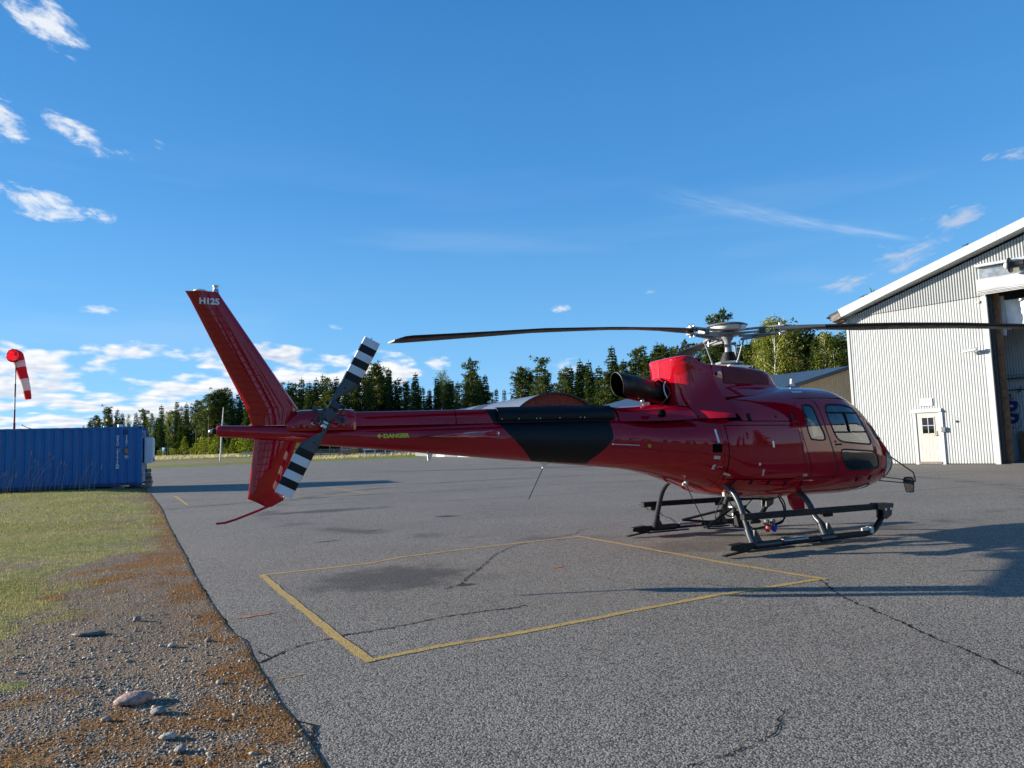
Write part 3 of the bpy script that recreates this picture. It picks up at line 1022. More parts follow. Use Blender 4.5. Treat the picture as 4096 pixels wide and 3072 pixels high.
def cut_surface(regions, x0, x1, du, nth):
    """regions: ordered list of (label, polygon). Returns uv points and {label: triangles}"""
    u0, u1 = float(u_of_x(x0)), float(u_of_x(x1))
    polys = [(lb, [to_uv(p) for p in densify(pl)]) for lb, pl in regions]
    cu = [Vector((u0, 0)), Vector((u1, 0)), Vector((u1, math.pi * VK)), Vector((u0, math.pi * VK))]
    edges = [(0, 1), (1, 2), (2, 3), (3, 0)]
    cons = []
    for lb, pl in polys:
        o = len(cu)
        pl2 = [(min(max(a, u0), u1), min(max(b, 0), math.pi * VK)) for a, b in pl]
        cu += [Vector(p) for p in pl2]
        edges += [(o + i, o + (i + 1) % len(pl2)) for i in range(len(pl2))]
        cons.append(np.array(pl2))
    allc = np.vstack(cons) if cons else np.zeros((0, 2))
    us = np.arange(u0, u1 - du * .4, du); us = np.append(us, u1)
    vs = np.linspace(0, math.pi * VK, nth)
    gu, gv = np.meshgrid(us, vs, indexing='ij')
    gp = np.stack([gu.ravel(), gv.ravel()], 1)
    if len(allc):
        keep = np.ones(len(gp), bool)
        for i in range(0, len(gp), 2000):
            d = np.abs(gp[i:i + 2000, None, :] - allc[None]).max(2).min(1)
            keep[i:i + 2000] = d > 0.012
        gp = gp[keep]
    cu += [Vector(p) for p in gp]
    res = geometry.delaunay_2d_cdt(cu, edges, [], 0, 1e-6)
    P = np.array([(v.x, v.y) for v in res[0]])
    T = np.array([f for f in res[2] if len(f) == 3])
    c = P[T].mean(1)
    lab = np.full(len(T), -1)
    for k in range(len(polys) - 1, -1, -1):
        lab[in_poly(c[:, 0], c[:, 1], [tuple(q) for q in polys[k][1]])] = k
    out = {}
    for k in range(-1, len(polys)):
        name = 'body' if k < 0 else polys[k][0]
        t = T[lab == k]
        if len(t): out[name] = np.vstack([out[name], t]) if name in out else t
    return P, out


def skin_mesh(name, P, T, m, parent, off=0.0, sides=(-1,)):
    ids, inv = np.unique(T.ravel(), return_inverse=True)
    T2 = inv.reshape(-1, 3)
    u, th = P[ids, 0], P[ids, 1] / VK
    co = surf(u, th); no = surf_n(u, th)
    tip = u > NS - 1.02
    no[tip] = (1, 0, 0)
    co = co + no * off
    V, Nn, Fc = [], [], []
    for s in sides:
        c2, n2, t2 = co.copy(), no.copy(), T2.copy()
        if s > 0: c2[:, 1] *= -1; n2[:, 1] *= -1
        a = np.cross(c2[t2[:, 1]] - c2[t2[:, 0]], c2[t2[:, 2]] - c2[t2[:, 0]])
        fl = np.sum(a * n2[t2[:, 0]], 1) < 0
        t2[fl] = t2[fl][:, ::-1]
        Fc.append(t2 + sum(len(q) for q in V)); V.append(c2); Nn.append(n2)
    V, Nn, Fc = np.vstack(V), np.vstack(Nn), np.vstack(Fc)
    me = bpy.data.meshes.new(name)
    me.from_pydata(V.tolist(), [], Fc.tolist())
    me.materials.append(m)
    me.polygons.foreach_set('use_smooth', [True] * len(me.polygons))
    me.update()
    me.normals_split_custom_set_from_vertices(Nn.tolist())
    return link(bpy.data.objects.new(name, me), parent)


def text_mesh(name, txt, size, place, m, parent, bold=0.0, extr=0.0, sx=1.0):
    cu = bpy.data.curves.new(name, 'FONT'); cu.body = txt; cu.size = size; cu.offset = bold; cu.resolution_u = 3
    cu.align_x = 'CENTER'; cu.align_y = 'CENTER'
    ob = bpy.data.objects.new(name + '_tmp', cu); COL.objects.link(ob)
    dg = bpy.context.evaluated_depsgraph_get()
    me = bpy.data.meshes.new_from_object(ob.evaluated_get(dg))
    bpy.data.objects.remove(ob); bpy.data.curves.remove(cu)
    bm = bmesh.new(); bm.from_mesh(me)
    bmesh.ops.triangulate(bm, faces=bm.faces)
    bmesh.ops.subdivide_edges(bm, edges=[e for e in bm.edges if e.calc_length() > size * .25], cuts=2)
    for v in bm.verts: v.co = place(v.co.x * sx, v.co.y)
    bm.to_mesh(me); bm.free()
    me.materials.clear(); me.materials.append(m); me.name = name
    return link(bpy.data.objects.new(name, me), parent)


def build_helicopter():
    H = thing('helicopter', 'glossy dark red light helicopter with black and white tail rotor parked on the asphalt', 'helicopter', HELI_O, HELI_YAW)

    # ---------- pod skin, doors, windows
    door_win = [(0.856, 1.747), (0.9, 1.835), (0.981, 1.866), (1.233, 1.856), (1.44, 1.815), (1.505, 1.745), (1.584, 1.549), (1.69, 1.335), (1.685, 1.288), (1.62, 1.277), (1.35, 1.298), (1.084, 1.325), (0.984, 1.371), (0.923, 1.458), (0.87, 1.616)]
    narrow = [(0.51, 1.856), (0.60, 1.86), (0.664, 1.826), (0.68, 1.694), (0.711, 1.565), (0.765, 1.43), (0.735, 1.362), (0.537, 1.373), (0.484, 1.401), (0.448, 1.528), (0.443, 1.698), (0.470, 1.815)]
    low = [(1.027, 1.204), (1.085, 1.243), (1.40, 1.222), (1.72, 1.197), (1.83, 1.155), (1.89, 1.04), (1.895, 0.965), (1.814, 0.937), (1.50, 0.934), (1.251, 0.936), (1.136, 0.974), (1.045, 1.10)]
    fdoor = [(0.732, 1.935), (0.76, 1.85), (0.765, 1.715), (0.79, 1.52), (0.839, 1.391), (0.90, 1.197), (0.955, 1.035), (1.0, 0.86), (1.3, 0.845), (1.86, 0.85), (1.985, 1.0), (1.965, 1.19), (1.80, 1.31), (1.66, 1.50), (1.59, 1.70), (1.52, 1.88), (1.42, 1.93), (1.1, 1.938)]
    rdoor = [(0.40, 1.938), (0.35, 1.79), (0.325, 1.626), (0.382, 1.362), (0.437, 1.193), (0.49, 1.003), (0.53, 0.85), (0.95, 0.852), (0.93, 1.035), (0.885, 1.197), (0.825, 1.391), (0.778, 1.52), (0.752, 1.715), (0.745, 1.85), (0.72, 1.938)]
    cargo = [(-0.828, 1.603), (0.29, 1.58), (0.335, 1.262), (0.44, 0.875), (0.0, 0.885), (-0.785, 0.915), (-0.805, 1.092), (-0.82, 1.35)]
    wshield = [(1.72, .05, 't'), (2.36, .05, 't'), (2.44, .30, 't'), (2.36, .75, 't'), (2.12, 1.20, 't'), (1.93, 1.36, 't'), (1.80, 1.30, 't'), (1.70, 1.08, 't'), (1.62, .80, 't'), (1.62, .40, 't'), (1.66, .2, 't')]
    def xz2t(pl): return [(x, th_of(x, z), 't') for x, z in pl]
    nosew = xz2t([(2.15, 1.165), (2.30, 1.155), (2.45, 1.12), (2.50, 1.0), (2.44, .85), (2.33, .79), (2.22, .80), (2.16, .95)])
    chin = [(1.30, 2.66, 't'), (1.55, 2.36, 't'), (1.80, 2.20, 't'), (1.95, 2.30, 't'), (1.98, 2.55, 't'), (1.85, 2.80, 't'), (1.60, 2.92, 't'), (1.38, 2.86, 't')]
    wins = [('door_pane', door_win, .024), ('side_pane', narrow, .022), ('lower_pane', low, .024)]
    reg = []
    for lb, pl, d in wins:
        pr = rnd(pl); reg += [(lb, inset(pr, d)), ('seal_' + lb, pr)]
    for lb, pl, d in (('windshield_pane', wshield, .03), ('nose_pane', nosew, .03), ('chin_pane', chin, .03)):
        pr = rnd(pl); reg += [(lb, inset(pr, d)), ('seal_' + lb, pr)]
    vent = [(-0.758, 1.765), (-0.611, 1.75), (-0.575, 1.653), (-0.753, 1.659)]
    reg.append(('void', vent))
    reg.append(('void', [(-1.022, 1.375), (-0.901, 1.371), (-0.904, 1.263), (-1.019, 1.267)]))
    fd = chaikin(densify(fdoor, True, .09), 2); rd = chaikin(densify(rdoor, True, .09), 2)
    cg = inset(densify(cargo), .012)
    g_ = .011
    reg += [('front_door', inset(fd, g_ / 2)), ('gap', inset(fd, -g_ / 2)), ('rear_door', inset(rd, g_ / 2)), ('gap', inset(rd, -g_ / 2)),
            ('cargo_door', inset(densify(cargo), g_ / 2)), ('gap', inset(densify(cargo), -g_ / 2)),
            ('gap', band([(-2.0, 1.71), (-1.823, 1.689), (-1.591, 1.659), (-1.256, 1.724), (-0.796, 1.704)], g_)),
            ('gap', band([(-0.58, 1.651), (-.2, 1.645), (0.315, 1.632)], g_)),
            ('gap', band([(0.42, 1.945), (0.9, 1.95), (1.35, 1.945), (1.50, 1.91)], .012)),
            ('gap', band([(-0.9, 1.66), (-0.885, 1.35), (-0.86, 1.05), (-.80, .80)], .004))]
    P, pcs = cut_surface(reg, -2.15, 2.86, 0.075, 72)
    def both(name, key, m, off=0.0, label=None, parent_map=None):
        res = []
        for s in (-1, 1):
            par = H if parent_map is None else parent_map[0 if s < 0 else 1]
            res.append(skin_mesh(name, P, pcs[key], m, par, off, (s,)))
        return res
    skin_mesh('fuselage_shell', P, pcs['body'], RED, H, 0, (-1, 1))
    fdo = both('front_door', 'front_door', RED); rdo = both('rear_door', 'rear_door', RED)
    both('cargo_door', 'cargo_door', RED, 0.001)
    for key, nm, m, pm in (('door_pane', 'window_pane', GLASS, fdo), ('side_pane', 'window_pane', GLASS, rdo), ('lower_pane', 'window_pane', GLASSD, fdo),
                           ('windshield_pane', 'windshield', GLASS, None), ('nose_pane', 'nose_window', MILKY, None), ('chin_pane', 'chin_window', MILKY, None)):
        both(nm, key, m, -0.004, None, pm)
        both('window_seal', 'seal_' + key, RUBBER, 0.002, None, pm)
    # inner skin: cabin lining and the dark space behind gaps and vents
    lin = [pcs[k] for k in pcs if k not in ('door_pane', 'side_pane', 'lower_pane', 'windshield_pane', 'nose_pane', 'chin_pane')]
    LT = np.vstack(lin)
    cx = sec(P[LT].mean(1)[:, 0])[:, 0]
    skin_mesh('cabin_lining', P, LT[(cx > 0.25) & (cx < 2.6)], LINER, H, -0.028, (-1, 1))
    skin_mesh('inner_structure', P, LT[(cx <= 0.25)], DARK, H, -0.03, (-1, 1))
    # cabin bulkhead and floor
    mb = MB()
    mb.box((0.28, 0, 1.3), (0.03, 1.36, 1.05)); mb.box((1.0, 0, 0.80), (1.4, 1.2, 0.03))
    mb.build('cabin_bulkhead', LINER, H)
    # window bars of the front doors
    for s, d in ((-1, fdo[0]), (1, fdo[1])):
        mb = MB()
        for a, b in (((0.862, 1.742), (1.50, 1.733)), ((0.93, 1.472), (1.61, 1.462))):
            mb.tube([skin(a[0] + (b[0] - a[0]) * t, a[1] + (b[1] - a[1]) * t, 0.004, s) for t in np.linspace(0, 1, 10)], 0.011, 6)
        mb.tube([skin(1.20 + .02 * t, 1.73 - .26 * t, 0.004, s) for t in np.linspace(0, 1, 6)], 0.013, 6)
        mb.build('window_bar', RUBBER, d)
        mb = MB(); p = skin(0.99, 1.305, .012, s); mb.box(p, (.10, .02, .022), bev=.006); mb.ball(skin(0.935, 1.345, .004, s), .012)
        mb.build('door_handle', RUBBER, d)
    # interior
    for yy in (-.42, .42):
        mb = MB()
        mb.box((1.05, yy, 0.98), (.50, .46, .16), bev=.04); mb.box((0.80, yy, 1.34), (.13, .44, .68), Matrix.Rotation(-.16, 3, 'Y'), bev=.05); mb.box((0.72, yy, 1.66), (.10, .26, .16), bev=.04)
        mb.box((1.05, yy, .85), (.40, .36, .14))
        mb.build('seat', SEAT, H)
    mb = MB(); mb.box((0.98, -.42, 1.08), (.40, .42, .05), bev=.02); mb.box((0.865, -.42, 1.42), (.05, .40, .44), Matrix.Rotation(-.16, 3, 'Y'), bev=.02); mb.build('seat_cover', BEIGE, H)
    mb = MB(); mb.box((0.46, 0, 0.96), (.34, 1.42, .16), bev=.04); mb.box((0.345, 0, 1.3), (.09, 1.42, .60), bev=.04); mb.build('rear_bench', SEAT, H)
    mb = MB(); mb.box((1.86, 0.02, 1.22), (.22, .78, .20), Matrix.Rotation(.35, 3, 'Y'), bev=.03); mb.box((1.93, .0, .98), (.20, .34, .40), bev=.03); mb.build('instrument_panel', RUBBER, H)
    mb = MB(); mb.tube([(1.42, -.42, .80), (1.45, -.42, 1.05), (1.36, -.42, 1.2)], .016, 6); mb.build('control_stick', RUBBER, H)
    mb = MB(); mb.ball((1.5, .25, 1.66), (.07, .09, .10), 10, 6); mb.tube([(1.5, .25, 1.72), (1.55, .22, 1.9)], .008, 5); mb.build('headset', WHITEPLAST, H)

    # ---------- tail boom
    black = [(-3.74, 1.76), (-3.658, 1.715), (-3.595, 1.622), (-3.452, 1.471), (-3.28, 1.301), (-3.2, 1.24), (-2.46, 1.175), (-2.45, 1.22), (-2.373, 1.285), (-2.279, 1.366), (-2.17, 1.482), (-2.165, 1.70), (-2.165, 1.80)]
    def close_patch(pl):      # x,z -> x,theta
        return [(x, th_of(x, min(z, sec(u_of_x(x))[0][1] - .001)), 't') for x, z in pl]
    P2, pc2 = cut_surface([('black', close_patch(densify(black, False, .05)))], -6.75, -2.149, 0.09, 40)
    skin_mesh('tail_boom', P2, pc2['body'], RED, H, 0, (-1, 1))
    skin_mesh('boom_panel', P2, pc2['black'], BLACKV, H, 0.0008, (-1, 1))
    # tail end: rounded cap, navigation light, side peg
    mb = MB(); Mx = TM((-6.75, 0, 1.695), rot_to((-1, 0, 0)))
    mb.lathe([(.060, 0), (.058, .02), (.048, .038), (.03, .045), (0.001, .046)], 24, Mx); mb.build('tail_cone_cap', RED, H)
    mb = MB(); mb.lathe([(.034, .03), (.034, .075), (.026, .08)], 16, Mx); ob = mb.build('tail_light', RUBBER, H)
    mb = MB(); mb.lathe([(.026, .075), (.024, .10), (.012, .115), (.001, .118)], 14, Mx); mb.build('lens', ALU, ob)
    mb = MB(); mb.lathe([(.017, 0), (.017, .05), (.001, .051)], 12, TM((-6.64, -.055, 1.698), rot_to((0, -1, 0)))); mb.build('tail_peg', REDLENS, H)

    # drive shaft fairing on top of the boom
    def fair(x0, x1, name, m, wb0, wt0, wb1, wt1, zt0, zt1, skew0=0, skew1=0, n=8):
        mb = MB(); rows = []
        for i in range(n + 1):
            t = i / n
            wb, wt, zt = wb0 + (wb1 - wb0) * t, wt0 + (wt1 - wt0) * t, zt0 + (zt1 - zt0) * t
            pr = [(wb, 1.715), (wb * .97, 1.745), ((wb + wt) / 2, 1.80), (wt, zt - .025), (wt * .82, zt - .006), (wt * .5, zt), (0, zt + .002)]
            row = []
            for (y, z) in pr + [(-a, b) for a, b in pr[-2::-1]]:
                f = (z - 1.715) / .18
                xx = x0 + skew0 * f + (x1 + skew1 * f - x0 - skew0 * f) * t
                row.append((xx, -y, z))
            rows.append(row)
        mb.grid(rows)
        return mb.build(name, m, H)
    W = lambda x: (float(np.interp(x, [-5.35, -3.6, -2.1], [.125, .165, .24])), float(np.interp(x, [-5.35, -3.6, -2.1], [.085, .115, .15])), float(np.interp(x, [-5.35, -4, -2.8, -2.0], [1.878, 1.888, 1.905, 1.895])))
    for (a, b, nm, m, s0, s1) in ((-5.38, -4.185, 'shaft_cover', RED, 0, 0), (-4.175, -3.715, 'shaft_cover', RED, 0, -.08), (-3.708, -2.085, 'shaft_cover', BLACKV, -.08, .06), (-2.08, -1.83, 'shaft_cover', RED, .06, 0)):
        A, B = W(a), W(b)
        fair(a, b, nm, m, A[0], A[1], B[0], B[1], A[2], B[2], s0, s1)
    mb = MB()
    for x in (-5.3, -4.9, -4.6, -4.3, -4.19, -4.12, -3.95, -3.78):
        w0 = W(x)[0]
        for s in (-1, 1): mb.ball((x, s * (w0 + .0005), 1.732), .007, 6, 4)
    tag(mb.build('cover_screws', RUBBER, H), kind='stuff')
    # strake along the right shoulder of the boom
    mb = MB(); rows_o, rows_i = [], []
    for x in np.linspace(-3.66, -2.09, 12):
        w0, wt, zt = W(x)
        pr = [(w0 + .020, 1.742), (w0 + .028, 1.752), (w0 + .026, 1.79), (w0 + .018, 1.84), (wt + .03, 1.885), (wt - .005, zt + .016), (wt - .05, zt + .012)]
        rows_o.append([(x, -y, z) for y, z in pr]); rows_i.append([(x, -y + .010, z - .006) for y, z in pr])
    mb.grid(rows_o); mb.grid([r[::-1] for r in rows_i])
    mb.add([rows_o[0][k] for k in range(7)] + [rows_i[0][k] for k in range(7)], [(k, k + 1, 8 + k, 7 + k) for k in range(6)])
    mb.add([r[0] for r in rows_o] + [r[0] for r in rows_i], [(k, k + 1, 13 + k, 12 + k) for k in range(11)])
    st = mb.build('boom_strake', BLACKV, H)
    mb = MB()
    for x in (-3.62, -3.4, -3.17, -3.12, -2.86, -2.58, -2.52): mb.ball((x, -(W(x)[0] + .029), 1.762), .009, 6, 4)
    tag(mb.build('strake_bolts', ALU, st), kind='stuff')
    mb = MB(); mb.box((-2.125, -(W(-2.1)[0] + .002), 1.79), (.07, .006, .05), Matrix.Rotation(-.35, 3, 'X')); mb.build('data_plate', WHITEPLAST, H)
    # lettering on the boom
    def on_boom(cx, cz):
        return lambda a, b: skin(cx + a, cz + b, 0.0025)
    text_mesh('lettering', 'DANGER', .062, on_boom(-4.905, 1.593), YELPRINT, H, bold=.003, sx=1.16)
    mb = MB()
    pts = [(-5.125, 1.597), (-5.092, 1.624), (-5.080, 1.612), (-5.092, 1.603), (-5.057, 1.602), (-5.057, 1.590), (-5.092, 1.591), (-5.080, 1.582), (-5.092, 1.570)]
    c0 = (-5.085, 1.597)
    vs = [skin(x, z, .0025) for x, z in pts]
    mb.add(vs, [(0, 1, 2, 3), (0, 3, 6), (0, 6, 7, 8), (3, 4, 5, 6)]); mb.build('arrow_mark', YELPRINT, H)
    # small whip aerials under the boom, support bar on its side
    for x, big in ((-2.99, 1), (-4.49, 0)):
        zb = float(sec(u_of_x(x))[0][2])
        mb = MB()
        if big:
            mb.tube([(x, -.02, zb + .01), (x, -.02, zb - .015)], [.055, .045], 10); mb.tube([(x, -.02, zb - .01), (x - .03, -.02, zb - .07)], [.028, .018], 8)
            o = mb.build('aerial', WHITEPLAST, H)
            mb = MB(); mb.tube([(x - .03, -.02, zb - .065), (x - .24, -.02, zb - .44)], .0055, 6); mb.build('whip', RUBBER, o)
        else:
            mb.prism([(-.02, 0), (.05, 0), (.015, -.085), (-.015, -.085)], -.012, .012, TM((x, -.02, zb + .005), Matrix(((1, 0, 0), (0, 0, -1), (0, 1, 0))))); mb.build('aerial', WHITEPLAST, H)
    mb = MB(); mb.tube([skin(x, z, .014) for x, z in ((-2.181, 1.414), (-2.0, 1.402), (-1.842, 1.389))], .006, 6); mb.ball(skin(-2.19, 1.415, .01), .016); mb.build('antenna_rod', ALU, H)
    # rib line along the boom
    mb = MB(); mb.tube([skin(x, 1.482 + (x + 3.538) * (1.32 - 1.482) / (3.538 - 1.681), .001) for x in np.linspace(-3.50, -3.47, 3)], .006, 6); mb.tube([skin(x, 1.482 + (x + 3.538) * (1.32 - 1.482) / (3.538 - 1.681), .001) for x in np.linspace(-2.10, -1.70, 10)], .006, 6); tag(mb.build('boom_seam', RED, H), kind='stuff')

    # ---------- horizontal stabiliser
    for s in (-1, 1):
        mb = MB(); rows = []
        for k, (y, xl, xt, th) in enumerate(((.17, -4.02, -4.66, .075), (.6, -4.05, -4.62, .06), (1.10, -4.08, -4.58, .05), (1.13, -4.14, -4.54, .02))):
            c = xl - xt
            prof = [(0, 0), (.04, .35), (.15, .5), (.35, .5), (.65, .3), (1, .02), (1, -.02), (.65, -.3), (.35, -.5), (.15, -.5), (.04, -.35)]
            rows.append([(xl - c * a, s * y, 1.575 + b * th) for a, b in prof])
        if s > 0: rows = [r[::-1] for r in rows]
        mb.grid(rows, closed=True); mb.add(rows[-1], [list(range(11))])
        st = mb.build('stabiliser', RED, H)
        mb = MB()
        for k in range(7):
            x = -4.18 - k * .055
            mb.tube([(x, s * .30, 1.575 - .027 + k * .0022), (x, s * 1.0, 1.575 - .021 + k * .0018)], .006, 5)
        tag(mb.build('stiffener_ribs', RED, st), kind='stuff')
        mb = MB(); mb.lathe([(.001, -.075), (.022, -.06), (.03, -.02), (.03, .03), (.02, .07), (.001, .08)], 12, TM((-4.12, s * 1.145, 1.575), rot_to((1, 0, 0)))); o = mb.build('navigation_light', RED, st)
        mb = MB(); mb.lathe([(.022, .05), (.02, .08), (.001, .092)], 12, TM((-4.12, s * 1.145, 1.575), rot_to((1, 0, 0)))); mb.build('lens', ALU, o)

    # ---------- fins
    def fin(name, outline, th0, th1, z0, z1, ribs):
        """outline: list of (z, x_lead, x_trail)"""
        mb = MB(); rows = []
        for z, xl, xt in outline:
            t = (z - z0) / (z1 - z0); th = th0 + (th1 - th0) * t; c = xl - xt
            pr = [(0, 0), (.05, .42), (.16, .5), (.33, .5), (.6, .34), (1, .06), (1, -.06), (.6, -.34), (.33, -.5), (.16, -.5), (.05, -.42)]
            rows.append([(xl - c * a, b * th, z) for a, b in pr])
        if z1 < z0: rows = rows[::-1]
        mb.grid([r[::-1] for r in rows], closed=True); mb.add(rows[0], [list(range(11))]); mb.add(rows[-1], [list(range(11))[::-1]])
        f = mb.build(name, RED, H)
        return f
    up = fin('upper_fin', [(1.745, -6.04, -6.44), (1.83, -6.00, -6.462), (1.92, -5.96, -6.49), (2.5, -6.334, -6.766), (3.10, -6.722, -7.052), (3.185, -6.775, -7.10)], .115, .075, 1.745, 3.185, 0)
    lo = fin('lower_fin', [(1.63, -5.94, -6.41), (1.30, -6.06, -6.447), (1.03, -6.16, -6.475), (.968, -6.105, -6.482), (.93, -6.12, -6.40), (.872, -6.24, -6.30)], .09, .06, 1.63, .87, 0)
    # pressed ribs on the fins
    def fin_half(z, x, ol, th0, th1, z0, z1):
        for i in range(len(ol) - 1):
            za, zb = ol[i][0], ol[i + 1][0]
            if min(za, zb) <= z <= max(za, zb):
                t = (z - za) / (zb - za); xl = ol[i][1] + (ol[i + 1][1] - ol[i][1]) * t; xt = ol[i][2] + (ol[i + 1][2] - ol[i][2]) * t
                break
        a = (xl - x) / (xl - xt); th = th0 + (th1 - th0) * (z - z0) / (z1 - z0)
        return float(np.interp(a, [0, .05, .16, .33, .6, 1], [0, .42, .5, .5, .34, .06])) * th
    uo = [(1.745, -6.04, -6.44), (1.83, -6.00, -6.462), (1.92, -5.96, -6.49), (2.5, -6.334, -6.766), (3.10, -6.722, -7.052), (3.185, -6.775, -7.10)]
    for k in range(17):
        z = 2.985 - k * .0705
        xl = float(np.interp(z, [1.745, 1.83, 1.92, 2.5, 3.1], [-6.04, -6.0, -5.96, -6.334, -6.722])); xt = float(np.interp(z, [1.745, 2.5, 3.1], [-6.44, -6.766, -7.052]))
        mb = MB()
        for s in (-1, 1):
            pth = []
            for f in np.linspace(.92, .36, 7):
                x = xl + (xt - xl) * f
                pth.append((x, s * (fin_half(z, x, uo, .115, .075, 1.745, 3.185) + .0005), z + .012 * (1 - f)))
            mb.tube(pth, [.0025] + [.0065] * 5 + [.004], 6)
        mb.build('fin_rib', RED, up)
    lofl = [(1.63, -5.94, -6.41), (1.30, -6.06, -6.447), (1.03, -6.16, -6.475), (.968, -6.105, -6.482)]
    for k in range(8):
        z = 1.55 - k * .075
        xl = float(np.interp(-z, [-1.63, -1.3, -1.03, -.968], [-5.94, -6.06, -6.16, -6.105])); xt = float(np.interp(-z, [-1.63, -1.3, -1.03], [-6.41, -6.447, -6.475]))
        mb = MB()
        for s in (-1, 1):
            mb.tube([(xl + (xt - xl) * f, s * (fin_half(z, xl + (xt - xl) * f, lofl, .09, .06, 1.63, .87) + .0005), z + .01 * (1 - f)) for f in np.linspace(.9, .42, 6)], [.002, .006, .006, .006, .006, .003], 6)
        mb.build('fin_rib', RED, lo)
    def fin_txt(a, b):
        x, z = -6.862 + a, 3.075 + b - .05 * a
        return Vector((x, -(fin_half(z, x, uo, .115, .075, 1.745, 3.185) + .003), z))
    text_mesh('lettering', 'H125', .088, fin_txt, WHITEPRINT, up, bold=.004, sx=1.02)
    mb = MB(); mb.lathe([(.07, 0), (.068, .012), (.04, .022), (.001, .026)], 20, TM((-6.95, 0, 3.185))); mb.build('position_light', WHITEPLAST, up)
    mb = MB(); mb.lathe([(.033, 0), (.033, .018), (.026, .02), (.026, .062), (.03, .066), (.03, .078), (.001, .08)], 18, TM((-6.80, 0, 3.18))); mb.build('beacon', ALU, up)
    mb = MB(); mb.tube([(-6.26, 0, .885), (-6.36, 0, .845), (-6.6, 0, .762), (-6.70, 0, .735), (-6.79, 0, .730)], [.015, .014, .013, .013, .011], 8); mb.build('tail_guard', RED, lo)

    # ---------- tail rotor gearbox fairing, tail rotor
    mb = MB(); rows = []
    for x, wb, zt in ((-6.09, .085, 1.80), (-6.05, .105, 1.85), (-5.95, .125, 1.905), (-5.7, .14, 1.915), (-5.45, .135, 1.915), (-5.36, .13, 1.905), (-5.345, .115, 1.885)):
        pr = [(wb * .98, 1.675), (wb, 1.72), (wb * .98, 1.78), (wb * .86, zt - .05), (wb * .55, zt - .012), (0, zt)]
        rows.append([(x, -y, z) for y, z in pr + [(-a, b) for a, b in pr[-2::-1]]])
    mb.grid(rows); mb.add(rows[-1], [list(range(11))]); mb.add(rows[0], [list(range(11))[::-1]])
    cov = mb.build('gearbox_fairing', RED, H)
    mb = MB()
    for x in (-6.0, -5.55, -5.42): mb.ball((x, -.139, 1.725), .010, 8, 5)
    tag(mb.build('fairing_fasteners', HUBDARK, cov), kind='stuff')
    TRX, TRZ, TRY = -5.68, 1.83, -.40
    MT = TM((TRX, 0, TRZ), rot_to((0, -1, 0), (0, 0, 1)))        # local z points away from the boom to the right side
    mb = MB(); mb.lathe([(.075, .10), (.085, .13), (.085, .19), (.06, .20), (.045, .21), (.045, .33), (.03, .35), (.03, .43), (.001, .435)], 20, MT)
    mb.build('tail_rotor_shaft', HUBDARK, H)
    tr = MB()
    ang = math.atan2(1.67, .88)
    bx = Vector((math.cos(ang), 0, math.sin(ang))); cz = Vector((-math.sin(ang), 0, math.cos(ang))); ny = Vector((0, -1, 0))
    def trp(r, c, h):
        return Vector((TRX, TRY, TRZ)) + bx * r + cz * c + ny * h
    hubp = MB()
    hubp.box((TRX, TRY, TRZ), (.20, .05, .085), Matrix.Rotation(-ang, 3, 'Y'), bev=.015)
    hubp.box(trp(.0, 0, .045), (.12, .035, .11), Matrix.Rotation(-ang + .5, 3, 'Y'), bev=.01)
    for s in (-1, 1):
        hubp.tube([trp(.11 * s, -.055, .02), trp(.11 * s, .055, .02)], .042, 12)
        hubp.tube([trp(.05 * s, -.10 * s, -.02), trp(.16 * s, -.11 * s, -.01), trp(.155 * s, -.05 * s, 0)], .013, 6)
        hubp.lathe([(.001, 0), (.032, .004), (.036, .025), (.026, .045), (.001, .048)], 12, TM(trp(.02 * s, -.14 * s, -.01), rot_to(cz * -s)))
        hubp.tube([trp(.02 * s, -.05 * s, .0), trp(.02 * s, -.14 * s, -.01)], .018, 8)
    hubp.tube([trp(.02, .03, .05), trp(-.03, -.16, .03)], .011, 6)
    hb = hubp.build('tail_rotor_hub', HUBDARK, H)
    mb = MB(); mb.box(trp(-.115, .0, .05), (.075, .02, .06), Matrix.Rotation(-ang, 3, 'Y'), bev=.006); mb.build('hub_clamp', ALU, hb)
    for s in (1, -1):
        segs = [(.15, .045, .045), (.20, .048, .040), (.34, .150, .024), (.40, .183, .018), (.43, .186, .017)]
        body = MB()
        def row(r, ch, th, tw):
            # leading edge kept straight on one side
            le = .055
            pr = [(0, 0), (.06, .5), (.3, .6), (.7, .3), (1, .06), (1, -.06), (.7, -.3), (.3, -.6), (.06, -.5)]
            return [trp(s * r, s * (le - ch * a), b * th * 1 + tw * (a - .3) * ch) for a, b in pr]
        tw = .16
        zones = [(segs, 0)]
        rr = [row(r, c, t, tw) for r, c, t in segs]
        body.mi = 0; body.grid(rr, closed=True)
        cuts = [.43, .513, .60, .685, .77, .855, .943]
        for k in range(6):
            body.mi = 1 if k % 2 == 0 else 2
            ra = row(cuts[k], .186, .017, tw); rb = row(cuts[k + 1], .186 if k < 5 else .182, .017, tw)
            body.grid([ra, rb], closed=True)
        body.mi = 2; body.add(row(.943, .182, .017, tw), [list(range(9))])
        body.mi = 0
        if s < 0: pass
        bl = body.build('tail_rotor_blade', [BLADE, BLADEBLK, WHITEP], H)
        mb = MB(); mb.tube([trp(s * .945, s * -.02, 0), trp(s * .962, s * -.02, 0)], .008, 6); mb.build('tip_weight', STEEL, bl); mb = MB(); mb.tube([trp(s * .33, s * -.01, .02), trp(s * .33, s * -.01, -.02)], .009, 8); mb.build('blade_screw', RUBBER, bl)

